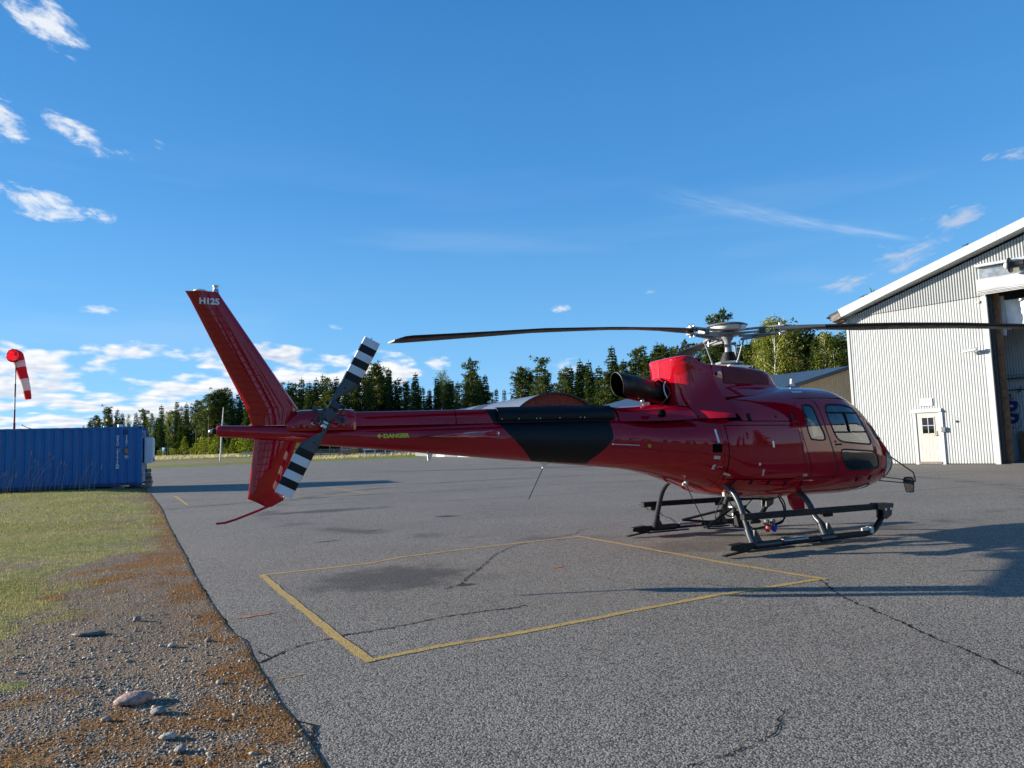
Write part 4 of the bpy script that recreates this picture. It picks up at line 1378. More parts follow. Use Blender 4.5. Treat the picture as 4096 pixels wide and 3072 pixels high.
    # ---------- cowlings above the cabin roof
    def loft(name, secs, m, xs=28, close0=False, close1=False, holes=None):
        K = 7
        S = [[(x, v.x, v.y) for v in crom([(y, z, 0) for y, z in pr], K)] for x, pr in secs]
        cols = len(S[0]); rows = []
        cc = [crom([S[i][j] for i in range(len(S))], max(2, xs // (len(S) - 1))) for j in range(cols)]
        for i in range(len(cc[0])):
            half = [tuple(cc[j][i]) for j in range(cols)]
            rows.append([(x, -y, z) for x, y, z in half] + [(x, y, z) for x, y, z in half[-2::-1]])
        mb = MB()
        n = len(rows[0]); fs = []
        for i in range(len(rows) - 1):
            for k in range(n - 1):
                f = (i * n + k, (i + 1) * n + k, (i + 1) * n + k + 1, i * n + k + 1)
                if holes and holes(Vector(rows[i][k])): continue
                fs.append(f)
        mb.add([p for r in rows for p in r], fs, True)
        if close1: mb.add(rows[-1], [list(range(n))[::-1]], False)
        if close0: mb.add(rows[0], [list(range(n))], False)
        return mb.build(name, m, H)
    tc = [(-.675, [(.62, 1.97), (.55, 2.06), (.50, 2.14), (.475, 2.24), (.465, 2.34), (.435, 2.415), (.34, 2.45), (.0, 2.462)]),
          (-.45, [(.62, 1.99), (.53, 2.08), (.475, 2.14), (.455, 2.22), (.45, 2.33), (.42, 2.40), (.33, 2.437), (.0, 2.45)]),
          (-.1, [(.62, 2.0), (.50, 2.09), (.445, 2.14), (.43, 2.21), (.425, 2.31), (.395, 2.385), (.31, 2.42), (.0, 2.435)]),
          (.25, [(.58, 2.03), (.46, 2.10), (.41, 2.14), (.395, 2.20), (.385, 2.29), (.36, 2.35), (.28, 2.392), (.0, 2.405)]),
          (.42, [(.55, 2.04), (.43, 2.105), (.38, 2.14), (.36, 2.19), (.345, 2.26), (.315, 2.32), (.24, 2.358), (.0, 2.37)]),
          (.52, [(.52, 2.05), (.40, 2.11), (.35, 2.135), (.325, 2.17), (.30, 2.21), (.27, 2.245), (.2, 2.27), (.0, 2.28)]),
          (.66, [(.45, 2.07), (.33, 2.115), (.28, 2.125), (.25, 2.13), (.22, 2.135), (.19, 2.14), (.14, 2.145), (.0, 2.148)])]
    loft('transmission_cowling', tc, RED, 36)
    mb = MB(); rows = []
    for x in np.linspace(-.50, .36, 16):
        i = max(k for k in range(len(tc)) if tc[k][0] <= x + 1e-6); i = min(i, len(tc) - 2)
        t = (x - tc[i][0]) / (tc[i + 1][0] - tc[i][0])
        pr = [tuple(tc[i][1][j][q] * (1 - t) + tc[i + 1][1][j][q] * t for q in range(2)) for j in (2, 3, 4, 5)]
        rows.append([(x, -(y + .009), z) for y, z in [(v.x, v.y) for v in crom([(a, b, 0) for a, b in pr], 4)][2:]])
    mb.grid([r[::-1] for r in rows]); scr = mb.build('intake_screen', mat('red_mesh_screen', (.13, .006, .014), .75, var=.5, vscale=160, bump=.6, bscale=320), H)
    mb = MB(); mb.lathe([(.030, 0), (.028, .012), (.001, .016)], 16, TM((-.585, -.49, 2.31), rot_to((-.1, -1, .15)))); mb.build('sight_glass', WHITEPLAST, H)
    ec = [(-.69, [(.90, 1.70), (.85, 1.80), (.745, 1.92), (.64, 2.03), (.55, 2.15), (.49, 2.28), (.455, 2.39), (.36, 2.445), (0, 2.465)]),
          (-.9, [(.86, 1.70), (.785, 1.78), (.67, 1.89), (.57, 2.01), (.50, 2.15), (.465, 2.30), (.445, 2.42), (.37, 2.485), (0, 2.505)]),
          (-1.15, [(.775, 1.70), (.69, 1.77), (.58, 1.88), (.50, 2.0), (.455, 2.15), (.445, 2.33), (.44, 2.47), (.38, 2.545), (0, 2.562)]),
          (-1.33, [(.67, 1.705), (.58, 1.77), (.49, 1.88), (.43, 2.0), (.405, 2.15), (.405, 2.33), (.415, 2.47), (.37, 2.553), (0, 2.566)]),
          (-1.46, [(.55, 1.71), (.45, 1.79), (.37, 1.88), (.325, 2.0), (.31, 2.15), (.32, 2.33), (.345, 2.46), (.32, 2.542), (0, 2.556)]),
          (-1.55, [(.38, 1.72), (.28, 1.80), (.23, 1.88), (.20, 2.0), (.195, 2.15), (.205, 2.33), (.235, 2.45), (.22, 2.53), (0, 2.542)]),
          (-1.585, [(.08, 1.73), (.06, 1.81), (.05, 1.88), (.045, 2.0), (.045, 2.15), (.05, 2.33), (.06, 2.45), (.055, 2.52), (0, 2.53)])]
    ec = [(-.69 + (x + .69) * .56, pr) for x, pr in ec] + [(-.69 + (-1.60 + .69) * .56, [(.004, 1.74), (.004, 1.81), (.004, 1.88), (.003, 2.0), (.003, 2.15), (.003, 2.33), (.003, 2.45), (.002, 2.51), (0, 2.528)])]
    EXC = Vector((-1.20, 0, 2.06)); EXA = Vector((-1, 0, .16)).normalized()
    def hole(p):
        d = p - EXC; d2 = d - EXA * d.dot(EXA)
        return d2.length < .205 and p.x < -.90
    loft('engine_cowling', ec, RED, 60, holes=hole)
    mb = MB(); mb.box((-.90, 0, 2.08), (.02, .72, .60)); mb.lathe([(.20, 0), (.20, .35)], 24, TM(EXC - EXA * .30, rot_to(EXA))); mb.build('engine_bay', DARK, H)
    mb = MB(); mb.tube([EXC + EXA * .075 + (Vector((0, 1, 0)) * math.cos(a) + Vector((.16, 0, 1)).normalized() * math.sin(a)) * .207 + Vector((-.02 + .10 * (1 - abs(math.sin(a))) * 1.1, 0, 0)) for a in np.linspace(0, 2 * math.pi, 33)[:-1]], .010, 6, closed=True)
    mb.build('exhaust_opening_rim', RED, H)
    # rim band round the intake at the back of the cowling
    for s in (-1, 1):
        mb = MB()
        p = Vector((-1.02, s * .418, 2.475)); n = Vector((-.55, s * 1, .02)).normalized()
        mb.mi = 0; mb.lathe([(.040, -.01), (.042, .008), (.030, .010)], 20, TM(p, rot_to(n)))
        mb.mi = 1; mb.lathe([(.031, .006), (.001, .009)], 18, TM(p, rot_to(n)))
        mb.build('inspection_port', [RED, HUBDARK], H)
    mb = MB(); mb.lathe([(.022, -.005), (.001, .004)], 14, TM((-.86, -.438, 2.49), rot_to((-.1, -1, .3)))); mb.build('drain_hole', DARK, H)
    # exhaust pipe
    mb = MB(); rows = []; rows2 = []
    nn = 36
    for i, t in enumerate(np.linspace(-.10, 1, 12)):
        row, row2 = [], []
        for k in range(nn):
            a = 2 * math.pi * k / nn
            rad = .138 + .008 * math.sin(min(1, max(0, t)) * 3) + (.022 if t > .45 else .022 * max(0, (t - .25) / .2)) * (1 if t > .25 else 0)
            Lm = .70 + .05 * math.cos(a)          # longer at the top
            dn = math.exp(-((((a - math.pi) + math.pi) % (2 * math.pi) - math.pi) / .42) ** 2)
            Lm -= .17 * dn
            ax = EXC + EXA * (t * Lm + .02) + Vector((0, -.05 * max(0, t), .02))
            e1 = Vector((0, 1, 0)); e2 = EXA.cross(e1) * -1
            dirv = e1 * math.sin(a) + e2 * math.cos(a)
            row.append(tuple(ax + dirv * rad)); row2.append(tuple(ax + dirv * (rad - .008)))
        rows.append(row); rows2.append(row2)
    mb.grid([r for r in rows], closed=True); mb.mi = 1; mb.grid([r[::-1] for r in rows2], closed=True); mb.mi = 0
    mb.add(rows[-1] + rows2[-1], [(k, (k + 1) % nn, nn + (k + 1) % nn, nn + k) for k in range(nn)])
    ex = mb.build('exhaust_pipe', [EXH, DARK], H)
    mb = MB(); c = EXC + EXA * .16 + Vector((0, -.01, .02)); mb.lathe([(.149, -.012), (.155, 0), (.149, .012)], 32, TM(c, rot_to(EXA))); mb.build('clamp_band', EXH, ex)
    mb = MB(); mb.tube([(-1.46, -.12, 1.90), (-1.54, -.12, 1.93), (-1.60, -.11, 1.98)], .018, 6); mb.tube([(-1.40, .06, 1.90), (-1.54, -.08, 1.93)], .014, 6); mb.lathe([(.001, 0), (.024, .002), (.024, .02), (.001, .022)], 14, TM((-1.60, -.16, 1.965), rot_to((-.3, -1, .2)))); mb.build('exhaust_bracket', ALU, H)
    mb = MB(); mb.tube(crom([(-1.22, -.16, 2.22), (-1.27, -.19, 2.17), (-1.27, -.20, 2.08), (-1.23, -.2, 2.0)], 4), .009, 6); mb.build('bleed_hose', WHITEPLAST, H)
    # rear deck fairing with its round vent
    rf = [(-1.12, [(.70, 1.70), (.60, 1.78), (.48, 1.86), (.34, 1.90), (.18, 1.92), (0, 1.925)]),
          (-1.40, [(.58, 1.69), (.50, 1.78), (.40, 1.86), (.27, 1.905), (.14, 1.92), (0, 1.925)]),
          (-1.68, [(.46, 1.69), (.375, 1.77), (.31, 1.84), (.21, 1.885), (.11, 1.90), (0, 1.905)]),
          (-2.02, [(.27, 1.70), (.245, 1.76), (.21, 1.82), (.17, 1.87), (.09, 1.89), (0, 1.895)])]
    rdf = loft('rear_deck_fairing', rf, RED, 18)
    mb = MB(); mb.lathe([(.052, -.03), (.052, -.002), (.001, -.001)], 20, TM((-1.52, -.478, 1.79), rot_to((-.42, -1, .45)))); mb.build('round_vent', DARK, rdf)
    # latches, hinges, plates
    def latch(x, z, w, h, rot=0.0, m=RUBBER, off=.006, nm='latch', dep=.014):
        n = skin_n(x, z); e = Vector((1, 0, 0)); e = (e - n * e.dot(n)).normalized(); u3 = n.cross(e)
        M = Matrix(((e.x, u3.x, n.x), (e.y, u3.y, n.y), (e.z, u3.z, n.z))) @ Matrix.Rotation(rot, 3, 'Z')
        mb2 = MB(); mb2.box(skin(x, z, off), (w, h, dep), M, bev=.003)
        return mb2.build(nm, m, H)
    for x, z in ((-0.668, 0.883), (-0.451, 0.864), (-0.18, 0.845), (0.097, 0.826), (0.387, 0.803), (1.416, 0.813), (1.721, 0.822)):
        latch(x, z, .026, .075, -.12)
    for x, z in ((-.466, 1.70), (.221, 1.685)): latch(x, z, .04, .10, 0, dep=.02)
    latch(-1.12, 1.755, .05, .11, .2, dep=.03, off=.055); latch(-.84, 1.735, .11, .05, .1, dep=.03, off=.03)
    for x, z, w_, h_ in ((-.776, .978, .085, .035), (.398, .917, .075, .035), (-.311, .983, .03, .085)): latch(x, z, w_, h_, 0, ALU, .002, 'access_plate', .006)
    latch(-.96, 1.202, .08, .045, 0, ALU, .002, 'access_plate', .004)
    latch(-.954, 1.474, .026, .18, .1, WHITEPLAST, .002, 'fuel_sight_strip', .006)
    latch(-.376, 1.096, .03, .03, 0, WHITEPRINT, .001, 'placard', .003)
    latch(-.15, 1.343, .03, .085, .1, ALU, .002, 'cargo_latch', .012)
    text_mesh('lettering', 'E', .075, lambda a, b: skin(-.968 + a, 1.08 + b, .003), WHITEPRINT, H, bold=.002)
    text_mesh('lettering', 'JET A1', .022, lambda a, b: skin(-.895 + a, 1.08 + b, .003), WHITEPRINT, H)
    mb = MB(); mb.lathe([(.014, 0), (.001, .002)], 12, TM(skin(-.037, 1.697, .003), rot_to(skin_n(-.037, 1.697)))); mb.build('drain_hole', DARK, H)
    mb = MB(); mb.lathe([(.018, -.004), (.020, .006), (.010, .008)], 12, TM(skin(-1.724, 1.376, 0), rot_to(skin_n(-1.724, 1.376)))); mb.build('static_port', YELPRINT, H)
    # rivet rows
    mb = MB()
    for x, z0, z1, n in ((-2.10, 1.16, 1.66, 22), (-1.60, 1.06, 1.62, 24), (-1.56, 1.06, 1.62, 24), (-.93, .86, 1.60, 30), (-.845, .88, 1.62, 30), (.36, .90, 1.58, 26), (-1.28, 1.0, 1.60, 22)):
        for z in np.linspace(z0, z1, n): mb.ball(skin(x, float(z), .0005), .0045, 5, 3)
    for x in np.linspace(-2.05, -1.62, 16): mb.ball(skin(float(x), 1.30, .0005), .0045, 5, 3)
    for z in np.linspace(1.80, 3.05, 44):
        xl = float(np.interp(z, [1.83, 1.92, 2.5, 3.1], [-6.0, -5.96, -6.334, -6.722])); xt = float(np.interp(z, [1.745, 2.5, 3.1], [-6.44, -6.766, -7.052])); xx = xl + (xt - xl) * .31
        mb.ball((xx, -(fin_half(float(z), xx, uo, .115, .075, 1.745, 3.185) + .0005), float(z)), .0045, 5, 3)
    tag(mb.build('rivets', mat('dull_red_rivet', (.10, .004, .008), .5), H), kind='stuff')
    # roof aerial and roof handle
    mb = MB(); mb.mi = 0; mb.lathe([(.10, -.01), (.095, .012), (.05, .028), (.001, .03)], 18, TM((1.06, -.12, 2.135))); mb.mi = 1
    mb.prism([(-.06, 0), (.05, 0), (-.01, .055), (-.02, .12), (-.045, .12)], -.012, .012, TM((1.06, -.12, 2.155), Matrix(((1, 0, 0), (0, 0, -1), (0, 1, 0))))); mb.build('roof_aerial', [RED, WHITEPLAST], H)
    mb = MB(); mb.box(skin(.62, 2.04, .004), (.16, .035, .008), rot_to(skin_n(.62, 2.04))); mb.build('roof_marking', WHITEPLAST, H)
    # belly fin and nose mirror
    mb = MB(); mb.prism([(.78, .64), (1.06, .62), (1.06, .36), (1.02, .30), (.95, .30), (.83, .46)], -.03, .03, TM((0, -.15, 0), Matrix(((1, 0, 0), (0, 0, -1), (0, 1, 0))))); mb.build('belly_fairing', RED, H)
    mt = MB()
    A = Vector((2.26, -.50, 1.20)); Bp = Vector((2.87, -.55, .83)); Cc = Vector((2.90, -.55, .70)); Dd = Vector((2.82, -.55, .665)); E1 = Vector((2.30, -.48, .79)); E2 = Vector((2.22, -.45, .74))
    mt.tube([A, A.lerp(Bp, .5), Bp, Bp.lerp(Cc, .5), Cc, Dd, E1.lerp(Dd, .9)], .010, 7)
    mt.tube([Cc, E1.lerp(Cc, .5), E1], .008, 6); mt.tube([Vector((2.72, -.55, .68)), E2.lerp(Vector((2.72, -.55, .68)), .4), E2], .009, 6)
    mr = mt.build('mirror_arm', SKID, H)
    mb = MB(); Mr = rot_to((-.80, -.42, -.30))
    mo = [(-.055, -.11), (-.035, -.125), (.035, -.125), (.055, -.105), (.072, .06), (.06, .10), (.03, .112), (-.04, .112), (-.065, .09), (-.07, .05)]
    mb.prism([(x, y) for x, y in rnd(mo, 2)], -.025, 0, TM((2.74, -.56, .655), Mr)); mm = mb.build('mirror_housing', RUBBER, mr)
    mb = MB(); mb.prism([(x * .88, y * .9) for x, y in rnd(mo, 2)], 0.001, .004, TM((2.74, -.56, .655), Mr)); mb.build('mirror_glass', mat('mirror_silvering', (.35, .35, .36), .05, metal=1.0, var=.05), mm)
    mb = MB(); mb.tube(crom([(2.20, -.36, 1.36), (2.28, -.36, 1.31), (2.30, -.38, 1.22), (2.24, -.44, 1.19), (2.28, -.40, 1.27)], 4), .012, 6); mb.build('wiper_arm', RUBBER, H)

    # ---------- landing gear
    for s in (-1, 1):
        y = s * 1.085
        mb = MB(); mb.tube([(-.86, y, .115), (1.20, y, .115)], .040, 14)
        mb.tube(crom([(1.20, y, .115), (1.30, y, .13), (1.40, y, .20), (1.62, y, .43)], 6), .037, 12)
        sk = mb.build('skid_tube', SKIDBLK, H)
        for q0, q1 in ((-.70, -.30), (.36, .62)):
            mb = MB(); mb.tube([(q0, y, .115), (q1, y, .115)], .046, 14); mb.build('skid_sleeve', SKID, sk)
        mb = MB(); mb.tube([(-.24, y - .003 * s, .122), (.16, y - .003 * s, .122)], .0395, 14); mb.build('worn_strip', STEEL, sk)
        # wear plates and rear spring blade
        for q0, q1 in ((-.45, .75), (.45, .5)):
            mb = MB(); mb.box((q0, y, .055), (q1, .10, .022), bev=.006); mb.build('wear_plate', SKID, sk)
        mb = MB(); mb.box((-1.0, y, .045), (.34, .07, .016), Matrix.Rotation(-.10, 3, 'Y'), bev=.004); mb.build('spring_blade', SKIDBLK, sk)
        mb = MB(); mb.prism([(-1.10, .10), (-1.08, .15), (-.86, .165), (-.78, .10), (-.80, .07), (-.95, .065)], -.05, .05, TM((0, y, 0), Matrix(((1, 0, 0), (0, 0, -1), (0, 1, 0))))); mb.build('tail_shoe', SKIDBLK, sk)
        mb = MB(); mb.lathe([(.040, 0), (.040, .012), (.001, .013)], 14, TM((-.862, y, .118), rot_to((-1, 0, 0)))); mb.build('end_cap', HUBGREY, sk)
        # step beam
        ys = s * 1.10
        mb = MB(); mb.box((.345, ys, .465), (2.42, .085, .075), Matrix.Rotation(.008, 3, 'Y'), bev=.008); sp = mb.build('boarding_step', SKIDBLK, H)
        mb = MB(); pl = [(1.36, .505), (1.64, .495), (1.66, .47), (1.63, .42), (1.60, .33), (1.50, .285), (1.46, .30), (1.47, .40), (1.40, .425), (1.36, .43)]
        mb.prism(pl, -.014, .014, TM((0, ys - s * .05, 0), Matrix(((1, 0, 0), (0, 0, -1), (0, 1, 0))))); mb.prism(pl, -.010, .010, TM((0, ys + s * .05, 0), Matrix(((1, 0, 0), (0, 0, -1), (0, 1, 0)))))
        mb.build('step_bracket', SKID, sp)
        mb = MB()
        for x in (1.50, 1.595):
            mb.lathe([(.018, -.002), (.001, 0)], 14, TM((x, ys + s * .067, .415), rot_to((0, s, 0))))
        mb.build('lightening_hole', ALU, sp)
        for x in (-.69 + .0, .507):
            mb = MB(); mb.box((x + .02, s * 1.055, .425), (.09, .11, .05), bev=.008); mb.box((x + .04, s * 1.08, .40), (.16, .03, .04), bev=.006); mb.build('step_clamp', SKIDBLK, sp)
        mb = MB(); mb.box((1.20, y - s * .0, .172), (.16, .022, .05), Matrix.Rotation(-.08, 3, 'Y'), bev=.004); mb.box((1.27, y, .155), (.06, .09, .09), bev=.01); mb.build('tow_bracket', BEIGE, sk)
    for x, zt in ((-.69, .845), (.507, .70)):
        mb = MB()
        half = [(0, zt - .015), (.42, zt), (.58, zt - .005), (.72, zt - .07), (.83, zt - .19), (.90, zt - .33), (1.0, .28), (1.068, .14)]
        path = [Vector((x, -y, z)) for y, z in half[::-1]] + [Vector((x, y, z)) for y, z in half[1:]]
        mb.tube(crom(path, 5), .039, 14)
        ct = mb.build('cross_tube', SKID, H)
        for s in (-1, 1):
            mb = MB(); mb.tube([(x, s * .985, .30), (x, s * 1.02, .22), (x + .01, s * 1.06, .13)], [.046, .05, .058], 14)
            mb.prism([(x + .02, .30), (x + .05, .30), (x + .15, .13), (x + .14, .10), (x - .02, .10)], -.02, .02, TM((0, s * 1.062, 0), Matrix(((1, 0, 0), (0, 0, -1), (0, 1, 0)))))
            mb.build('leg_fitting', SKID, ct)
        mb = MB(); mb.box((x, -.5, zt + .03), (.12, .10, .06), bev=.01); mb.box((x, .5, zt + .03), (.12, .10, .06), bev=.01); mb.build('cross_tube_saddle', RUBBER, ct)
    # ---------- cargo swing frame under the belly
    fr = MB()
    q = lambda x, y, z: Vector((x, y, z))
    a, b, c, d, e = q(-.78, -.30, .26), q(-.05, -.40, .20), q(-.05, .40, .22), q(-.70, .35, .30), q(-.10, 0, .46)
    for s0, s1, r in ((a, b, .018), (a, e, .022), (d, e, .018), (d, c, .016), (e, q(.15, 0, .46), .02)): fr.tube([s0, s1], r, 8)
    fr.tube([q(-.10, -.05, .46), q(-.18, -.22, .22)], .024, 8); fr.tube([q(-.02, .05, .46), q(.12, .16, .22)], .024, 8); fr.tube([q(.10, 0, .45), q(.42, .05, .22)], .02, 8)
    fr.tube([b, q(.40, -.2, .20)], .014, 8)
    fo = fr.build('sling_frame', SKIDBLK, H)
    mb = MB(); mb.box((-.02, -.04, .30), (.16, .14, .22), bev=.03); mb.box((.02, 0, .20), (.20, .16, .10), bev=.03); mb.lathe([(.025, -.02), (.032, 0), (.025, .02)], 14, TM((-.10, -.35, .20), rot_to((0, -1, .2)))); mb.build('cargo_hook', RUBBER, fo)
    mb = MB(); mb.box((-.10, -.03, .475), (.10, .08, .03), bev=.006); mb.box((-.14, -.07, .36), (.03, .02, .06)); mb.tube([(-.75, -.31, .262), (-.12, -.40, .205)], .012, 6); mb.build('hook_fittings', ALU, fo)
    cb = MB()
    def cable(pts, r=.006): cb.tube(crom(pts, 6), r, 5)
    cable([(-1.12, -.35, .86), (-.95, -.33, .55), (-.78, -.30, .27)]); cable([(-.55, -.45, .66), (-.35, -.42, .42), (-.10, -.40, .21)]); cable([(-.60, -.45, .68), (-.72, -.42, .45), (-.66, -.40, .34), (-.45, -.4, .30)], .007)
    cable([(-.42, -.2, .62), (-.38, -.18, .42), (-.22, -.15, .36), (-.12, -.1, .44)], .010); cable([(.10, 0, .44), (.30, .1, .50), (.60, .3, .58)], .008); cable([(.20, -.35, .22), (.42, -.40, .26), (.46, -.40, .45), (.40, -.38, .60)], .012)
    cable([(.25, -.35, .22), (.48, -.38, .30), (.52, -.36, .50), (.45, -.34, .62)], .010); cable([(.0, -.3, .60), (.25, -.32, .57), (.5, -.30, .60)], .009); cable([(-.2, -.3, .56), (-.18, -.3, .46), (-.12, -.1, .46)], .005)
    cb.build('sling_cables', RUBBER, fo)
    mb = MB(); mb.box((.16, -.40, .19), (.06, .07, .10), Matrix.Rotation(.35, 3, 'Y'), bev=.02); mb.build('plug_cap', mat('red_plug', (.45, .02, .02), .45), fo)
    mb = MB(); mb.box((.27, -.40, .19), (.07, .07, .11), Matrix.Rotation(.25, 3, 'Y'), bev=.02); mb.build('plug_cap', mat('blue_plug', (.01, .02, .28), .45), fo)
    mb = MB(); mb.box((.14, -.40, .27), (.07, .07, .09), Matrix.Rotation(.35, 3, 'Y'), bev=.02); mb.box((.25, -.40, .27), (.07, .07, .09), Matrix.Rotation(.25, 3, 'Y'), bev=.02); mb.build('plug_body', mat('grey_plug', (.12, .12, .12), .5), fo)
    mb = MB(); mb.ball((-1.12, -.36, .875), .03, 8, 5); mb.box((-1.14, -.36, .86), (.07, .02, .03)); mb.box((-.58, -.46, .70), (.06, .04, .05)); mb.build('cable_anchor', BEIGE, H)

    # ---------- main rotor
    mz = 2.94
    mb = MB(); mb.lathe([(.062, 2.40), (.062, 2.60), (.060, 2.64), (.052, 2.70), (.050, 2.82), (.07, 2.86), (.085, 2.88), (.085, 2.91)], 24, TM((0, 0, 0))); mast = mb.build('rotor_mast', HUBGREY, H)
    mb = MB()
    prof = [(.155, 2.515)]
    for k in range(6): prof += [(.148 - .010 * k, 2.52 + .023 * k), (.118 - .008 * k, 2.532 + .023 * k)]
    mb.lathe(prof + [(.085, 2.665)], 24); mb.build('rubber_boot', RUBBER, mast)
    mb = MB(); mb.lathe([(.10, 2.485), (.195, 2.49), (.205, 2.50), (.205, 2.52), (.17, 2.53), (.10, 2.532)], 6, TM((0, 0, 0), Matrix.Rotation(.3, 3, 'Z')), smooth=False); mb.lathe([(.08, 2.44), (.20, 2.445), (.205, 2.46), (.20, 2.478), (.08, 2.482)], 24); sw = mb.build('swashplate', HUBGREY, H)
    mb = MB(); mb.lathe([(.001, 2.40), (.28, 2.405), (.28, 2.425), (.10, 2.44)], 24); mb.box((.02, -.20, 2.445), (.42, .03, .02)); mb.box((.22, -.2, 2.44), (.03, .06, .05), bev=.008); mb.box((-.16, -.2, 2.44), (.03, .06, .05), bev=.008); mb.build('swashplate_base', ALU, sw)
    mb = MB(); mb.lathe([(.29, 3.046), (.288, 3.052), (.24, 3.072), (.14, 3.092), (.05, 3.10), (.045, 3.106), (.001, 3.107)], 40); mb.lathe([(.001, 3.035), (.15, 3.04), (.29, 3.046)], 40); mb.build('rotor_head_cap', mat('cap_grey', (.15, .16, .17), .4, var=.15), mast)
    mb = MB(); mb.lathe([(.24, 3.04), (.235, 2.985), (.20, 2.975), (.10, 2.97)], 24); mb.box((0.08, -.22, 3.0), (.09, .09, .075), bev=.008); mb.build('vibration_absorber', WHITEPLAST, mast)
    az0 = R(190)
    star = MB(); star.lathe([(.001, 2.905), (.135, 2.91), (.15, 2.92), (.15, 2.94), (.12, 2.955), (.06, 2.96), (.06, 2.985), (.001, 2.99)], 24)
    for k in range(3):
        an = az0 + k * 2 * math.pi / 3; ca, sa = math.cos(an), math.sin(an)
        M = Matrix(((ca, -sa, 0, 0), (sa, ca, 0, 0), (0, 0, 1, 0), (0, 0, 0, 1)))
        star.prism([(.05, -.10), (.18, -.085), (.30, -.03), (.40, -.022), (.47, -.03), (.47, .03), (.40, .022), (.30, .03), (.18, .085), (.05, .10)], 2.918, 2.942, M)
    star.build('star_hub', HUBGREY, mast)
    zl = {0: [(.6, 2.945), (1.3, 2.928), (2.02, 2.897), (3.3, 2.79), (4.39, 2.658), (5.20, 2.565)], 1: [(.6, 2.945), (1.0, 2.925), (1.62, 2.878), (2.48, 2.808), (3.49, 2.676), (5.20, 2.47)], 2: [(.6, 2.94), (1.3, 2.92), (2.02, 2.88), (3.3, 2.77), (4.39, 2.63), (5.20, 2.52)]}
    for k in range(3):
        an = az0 + k * 2 * math.pi / 3; ca, sa = math.cos(an), math.sin(an)
        er = Vector((ca, sa, 0)); et = Vector((sa, -ca, 0))      # clockwise rotor: leading edge
        pt = lambda r, c, z: er * r + et * c + Vector((0, 0, z))
        # sleeves (two plates), elastomer block, bolts
        mb = MB()
        for dz in (.038, -.052):
            mb.prism([(.16, -.05), (.5, -.045), (.78, -.06), (.80, .06), (.5, .045), (.16, .05)], mz + dz - .011, mz + dz + .011, Matrix(((ca, -sa, 0, 0), (sa, ca, 0, 0), (0, 0, 1, 0), (0, 0, 0, 1))))
        mb.tube([pt(.18, .0, mz - .10), pt(.5, 0, mz - .075), pt(.74, 0, mz - .055)], .020, 8)
        sl = mb.build('blade_sleeve', HUBGREY, H)
        mb = MB(); mb.box(pt(.49, 0, mz - .006), (.085, .13, .075), Matrix.Rotation(an, 3, 'Z'), bev=.006); mb.build('elastomer_block', HUBDARK, sl)
        mb = MB()
        for c in (-.035, .035):
            mb.tube([pt(.72, c, mz - .085), pt(.72, c, mz + .072)], .016, 8); mb.tube(crom([pt(.72, c, mz + .07), pt(.735, c, mz + .095), pt(.75, c, mz + .07)], 4), .004, 5)
        mb.build('sleeve_bolt', STEEL, sl)
        # pitch horn and link
        mb = MB(); mb.tube([pt(.34, 0, mz - .075), pt(.30, .16, mz - .11), pt(.26, .20, mz - .115)], .022, 8); mb.build('pitch_horn', HUBGREY, sl)
        mb = MB(); mb.tube([pt(.26, .20, mz - .11), pt(.15, .17, 2.51)], .0125, 8); mb.ball(pt(.26, .20, mz - .11), .024, 8, 5); mb.ball(pt(.15, .17, 2.51), .024, 8, 5); mb.build('pitch_link', HUBGREY, H)
        # blade
        zc = zl[k]; bm2 = MB(); rows = []
        rs2 = [.66, .78, .9, 1.05, 1.3, 1.7, 2.2, 2.8, 3.4, 4.0, 4.6, 5.05, 5.19]
        for r in rs2:
            z = float(np.interp(r, [p[0] for p in zc], [p[1] for p in zc]))
            f = min(1, max(0, (r - .78) / .8)); f = f * f * (3 - 2 * f)
            ch = .15 + (.35 - .15) * f; th = .075 + (.040 - .075) * f
            tw = R(13) * (1 - (r - .7) / 4.5) * f + R(-4)
            le = .055 + .045 * f
            if r > 5.1: th *= .5
            pr = [(0, 0), (.03, .32), (.12, .5), (.3, .5), (.6, .3), (1, .03), (1, -.03), (.6, -.22), (.3, -.42), (.12, -.45), (.03, -.3)]
            row = []
            for a2, b2 in pr:
                c = le - a2 * ch; hh = b2 * th
                row.append(pt(r - (.05 * a2 if r > 5.1 else 0), c * math.cos(tw) - hh * math.sin(tw) * 0, z + hh + c * math.sin(tw)))
            rows.append(row)
        bm2.mi = 0; bm2.grid(rows[:5], closed=True); bm2.mi = 1; bm2.grid(rows[4:], closed=True); bm2.add(rows[0], [list(range(11))]); bm2.add(rows[-1], [list(range(11))[::-1]])
        bm2.build('main_rotor_blade', [BLADE, BLADEBLK], H)
    return H


HELI = build_helicopter()


